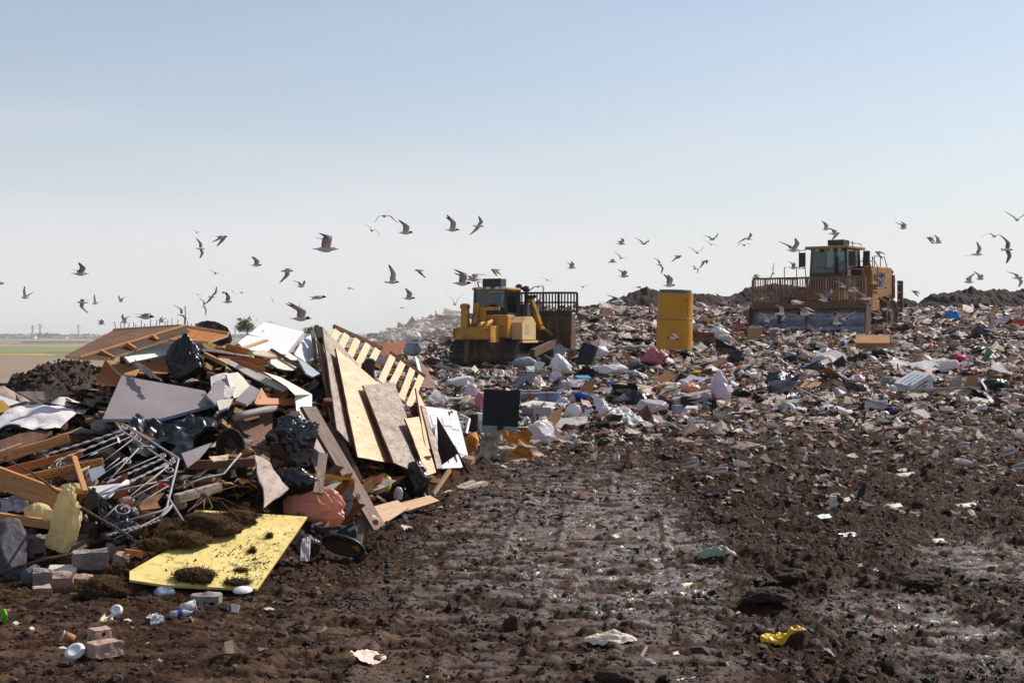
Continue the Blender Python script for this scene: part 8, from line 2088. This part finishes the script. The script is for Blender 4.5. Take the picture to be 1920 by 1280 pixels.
FLY = [(150,513,82,'vee',25,-6),(47,558,48,'up',155,20),(155,567,52,'down',200,30),(178,569,40,'up',150,25),(227,565,34,'up',150),(189,607,40,'vee',30),(234,604,44,'up',165),(2,531,34,'flat',5),
 (369,436,30,'em',-80,-8),(415,444,62,'down',0,0),(376,466,46,'flat',40,62),(480,497,58,'vee',5,0),(404,512,46,'flat',-85,-14),(538,508,62,'down',15,-15),(564,537,48,'vee',-30,0),(596,557,84,'flat',5,8),(610,467,124,'tuck',3,10),
 (398,556,52,'flat',60,-42),(426,566,52,'up',15,0),(382,574,42,'flat',70,68),(420,549,30,'flat',185),(437,547,26,'flat',-90,-38),(511,563,30,'flat',-80,-60),(561,580,32,'vee',-70,50),(563,597,108,'tuck',5,0),(272,594,92,'flat',4,5),(304,603,34,'vee',175),
 (340,590,52,'flat',60,60),(449,600,34,'em',10),(507,603,30,'down',-90),(371,553,26,'em',-70,-20),(453,549,20,'flat',0),
 (721,405,62,'down',110,0),(697,432,50,'em',-95,-25),(760,436,78,'tuck',0,0),(848,431,72,'up',0,0),(897,424,58,'flat',25,-28),(787,507,52,'down',175,0),(735,529,72,'up',0,-35),(766,559,68,'vee',3,0),(754,577,26,'flat',170),(656,541,24,'em',150),(866,531,96,'tuck',2,8),(889,524,84,'em',160,0),
 (930,506,52,'down',170,0),(853,570,58,'up',95,0),(903,529,34,'flat',80,70),(1164,457,46,'vee',20,-10),(1206,457,46,'vee',40,10),(1071,502,46,'vee',10,0),(1148,491,40,'em',0,0),(1164,484,36,'vee',-70,-22),(1237,496,44,'flat',45,58),(1271,480,42,'down',15,-10),(1169,518,54,'vee',10,0),
 (1093,538,36,'em',-85,0),(1026,525,38,'flat',-90,-22),(1008,537,52,'down',60,0),(1254,535,66,'up',5,0),(1198,539,26,'em',20,0),(1160,566,82,'flat',15,10),(1335,449,46,'vee',-60,0),(1333,458,34,'flat',-90,-24),(1403,448,48,'em',30,-20),(1395,460,40,'em',-85,0),(1307,474,42,'vee',-80,0),
 (1321,490,42,'down',20,-15),(1303,504,32,'em',-60,-30),(1487,469,76,'vee',20,0),(1487,503,38,'up',10,0),(1450,512,42,'flat',60,-75),(1418,520,42,'em',170,-10),(1361,567,62,'vee',-60,0),(1396,577,90,'em',10,-12),(1262,633,64,'em',175,0),
 (1492,567,84,'flat',170,-6),(1546,562,80,'vee',-50,0),(1583,537,58,'flat',-60,-24),(1465,588,66,'em',-30,-30),(1440,601,62,'vee',-60,0),(1510,588,92,'em',175,0),(1568,606,62,'up',170,0),(1584,598,66,'vee',-75,0),(1455,618,84,'down',150,-20),(1536,633,76,'down',-80,0),(1530,624,58,'vee',-50,0),(1582,626,60,'vee',-20,0),
 (1624,560,66,'flat',-50,-26),(1658,580,60,'flat',-85,-6),(1652,540,62,'up',10,0),(1693,428,46,'tuck',5,0),(1745,446,42,'down',170,0),(1758,455,42,'vee',-30,-22),(1649,473,46,'down',175,0),(1907,412,60,'vee',-90,0),(1864,443,54,'em',-88,-8),(1832,477,58,'vee',15,-30),(1888,468,62,'flat',5,78),
 (1837,523,46,'vee',-40,0),(1818,529,52,'tuck',175,0),(1908,521,56,'flat',-50,-35),(1717,546,42,'down',170,0),(1548,430,42,'up',0,0),(1564,438,58,'flat',-20,-18),(1645,596,60,'vee',10,0),(1700,600,60,'em',-20,-10),(1745,592,60,'vee',-60,0),(1812,590,62,'flat',-30,-15),(1858,617,64,'up',-10,0),(1908,592,66,'flat',-30,-20),(1770,630,66,'vee',-80,0),(1898,640,74,'flat',20,0),
 (1785,739,92,'down',60,0),(1403,811,100,'em',165,0),(1430,560,50,'flat',-70,10),(1600,545,60,'em',160,0)]
for f in FLY: fly(f[0], f[1], f[2], f[3], f[4] if len(f) > 4 else 0, f[5] if len(f) > 5 else 0)
SKYL = [('the bulldozer cab', 945, 525), ('the bulldozer blade screen', 1050, 555), ('the yellow drum', 1264, 552), ('the compactor cab', 1565, 475), ('the compactor blade screen', 1500, 555), ('the nailed roof panels', 280, 614), ('the white cabinet', 520, 612),
        ('the slatted frames', 690, 640), ('the far pylons', 70, 612), ('the compactor rear', 1685, 540), ('the skyline earth bank', 1830, 550), ('the dozer ripper', 880, 580), ('the bright pink bag', 1797, 671)]
STAND = {}
def stand(px, py, yaw, pitch=12, headup=1.0, hood=True, k=1.0):
    key = (pitch, headup, hood)
    if key not in STAND: STAND[key] = stand_mesh(*key)
    b = hit(px, py)
    o = bpy.data.objects.new('gull', STAND[key]); COL.objects.link(o)
    o.location = b + Vector((0, 0, 0.045)); o.rotation_euler = (0, 0, R(yaw)); o.scale = (k*0.97,)*3
    base = ('dark-headed' if hood else 'pale-headed') + (' pecking' if headup < 0.3 else ' upright' if pitch > 20 else ' standing') + ' gull'
    tag(o, base, 'gull', 'gulls standing on the tip'); GB.append((o, px, py, base))
GB = []
ST = [(1296,892,0),(1350,902,5,5,0.1),(1388,890,175),(1453,843,5),(1448,810,175),(1346,790,170),(1436,783,0),(1468,780,10),(1491,786,165),(1512,787,-80),(1542,786,-60),(1556,781,5),(1757,814,10,22),(1779,805,15),(1806,852,20,5,0.1),(1752,872,60,12),(1806,888,200,8,0.1,False),
 (1890,866,8),(1896,862,5,5,0.1),(1917,897,5,5,0.2),(1850,799,3,5,0.1),(1822,792,170),(1816,784,90),(1802,783,10),(1770,781,165),(1731,783,5),(1713,783,170,12,1.0,False),(1700,784,-60),(1889,787,100,35,1.0,False),(1911,782,5),(1916,812,10),(1914,834,175,12,1.0,False),(1688,776,20),(1655,800,160),(1600,778,0),(1580,786,170),
 (1306,571,170,12,1.0,False),(1145,590,0),(1885,750,170)]
for s in ST: stand(*s)
GRL = [('the spotted carton', 1562, 937), ('the foam trough', 1643, 757), ('the pale green bag', 1343, 1022), ('the white printed box', 1720, 715), ('the long dark bag', 1865, 722), ('the lone grey-white bag', 1296, 802), ('the dark plastic fin', 1615, 918), ('the yellow drum', 1264, 600), ('the tan cloth at the edge', 1905, 745)]
name_places(BIRDS, SKYL); name_places(GB, GRL)

# ------------------------------------------------------------------ air
def dust():
    D = 72.0; c = P(775, 622, D)
    m = bpy.data.materials.new('dust'); m.use_nodes = True; nt = m.node_tree; nt.nodes.clear(); L = nt.links
    o = nt.nodes.new('ShaderNodeOutputMaterial'); v = nt.nodes.new('ShaderNodeVolumePrincipled'); tc = nt.nodes.new('ShaderNodeTexCoord')
    ln = nt.nodes.new('ShaderNodeVectorMath'); ln.operation = 'LENGTH'; L.new(tc.outputs['Object'], ln.inputs[0])
    mr = nt.nodes.new('ShaderNodeMapRange'); mr.inputs[1].default_value = 1.0; mr.inputs[2].default_value = 0.15; mr.inputs[3].default_value = 0.0; mr.inputs[4].default_value = 0.05
    L.new(ln.outputs['Value'], mr.inputs[0]); L.new(mr.outputs[0], v.inputs['Density']); v.inputs['Color'].default_value = (0.97, 0.93, 0.88, 1); v.inputs['Anisotropy'].default_value = 0.2
    L.new(v.outputs[0], o.inputs['Volume'])
    bm = bmesh.new(); bmesh.ops.create_icosphere(bm, subdivisions=3, radius=1.0)
    d = MB().addbm(bm).build('dust', m, base=(0, 0, 0)); d.location = c; d.scale = (4.2, 7.0, 1.9)
    tag(d, 'faint dust drifting behind the bulldozer', 'dust', kind='stuff')
dust()
def volume_mat(name, col, dens, aniso):
    m = bpy.data.materials.new(name); m.use_nodes = True; nt = m.node_tree; nt.nodes.clear()
    o = nt.nodes.new('ShaderNodeOutputMaterial'); v = nt.nodes.new('ShaderNodeVolumePrincipled')
    v.inputs['Color'].default_value = col + (1,); v.inputs['Density'].default_value = dens; v.inputs['Anisotropy'].default_value = aniso
    nt.links.new(v.outputs[0], o.inputs['Volume']); return m
hz = MB().box((-4200, -400, -10), (4200, 5200, 32)).build('haze', volume_mat('haze', (1.0, 1.0, 1.0), 0.00015, 0.3))
hz['kind'] = 'stuff'; hz['label'] = 'pale even haze in the air over the tip'; hz['category'] = 'haze'

for o in bpy.data.objects:
    for k in ('_o', '_w', '_n', '_d', '_rot'):
        if k in o: del o[k]
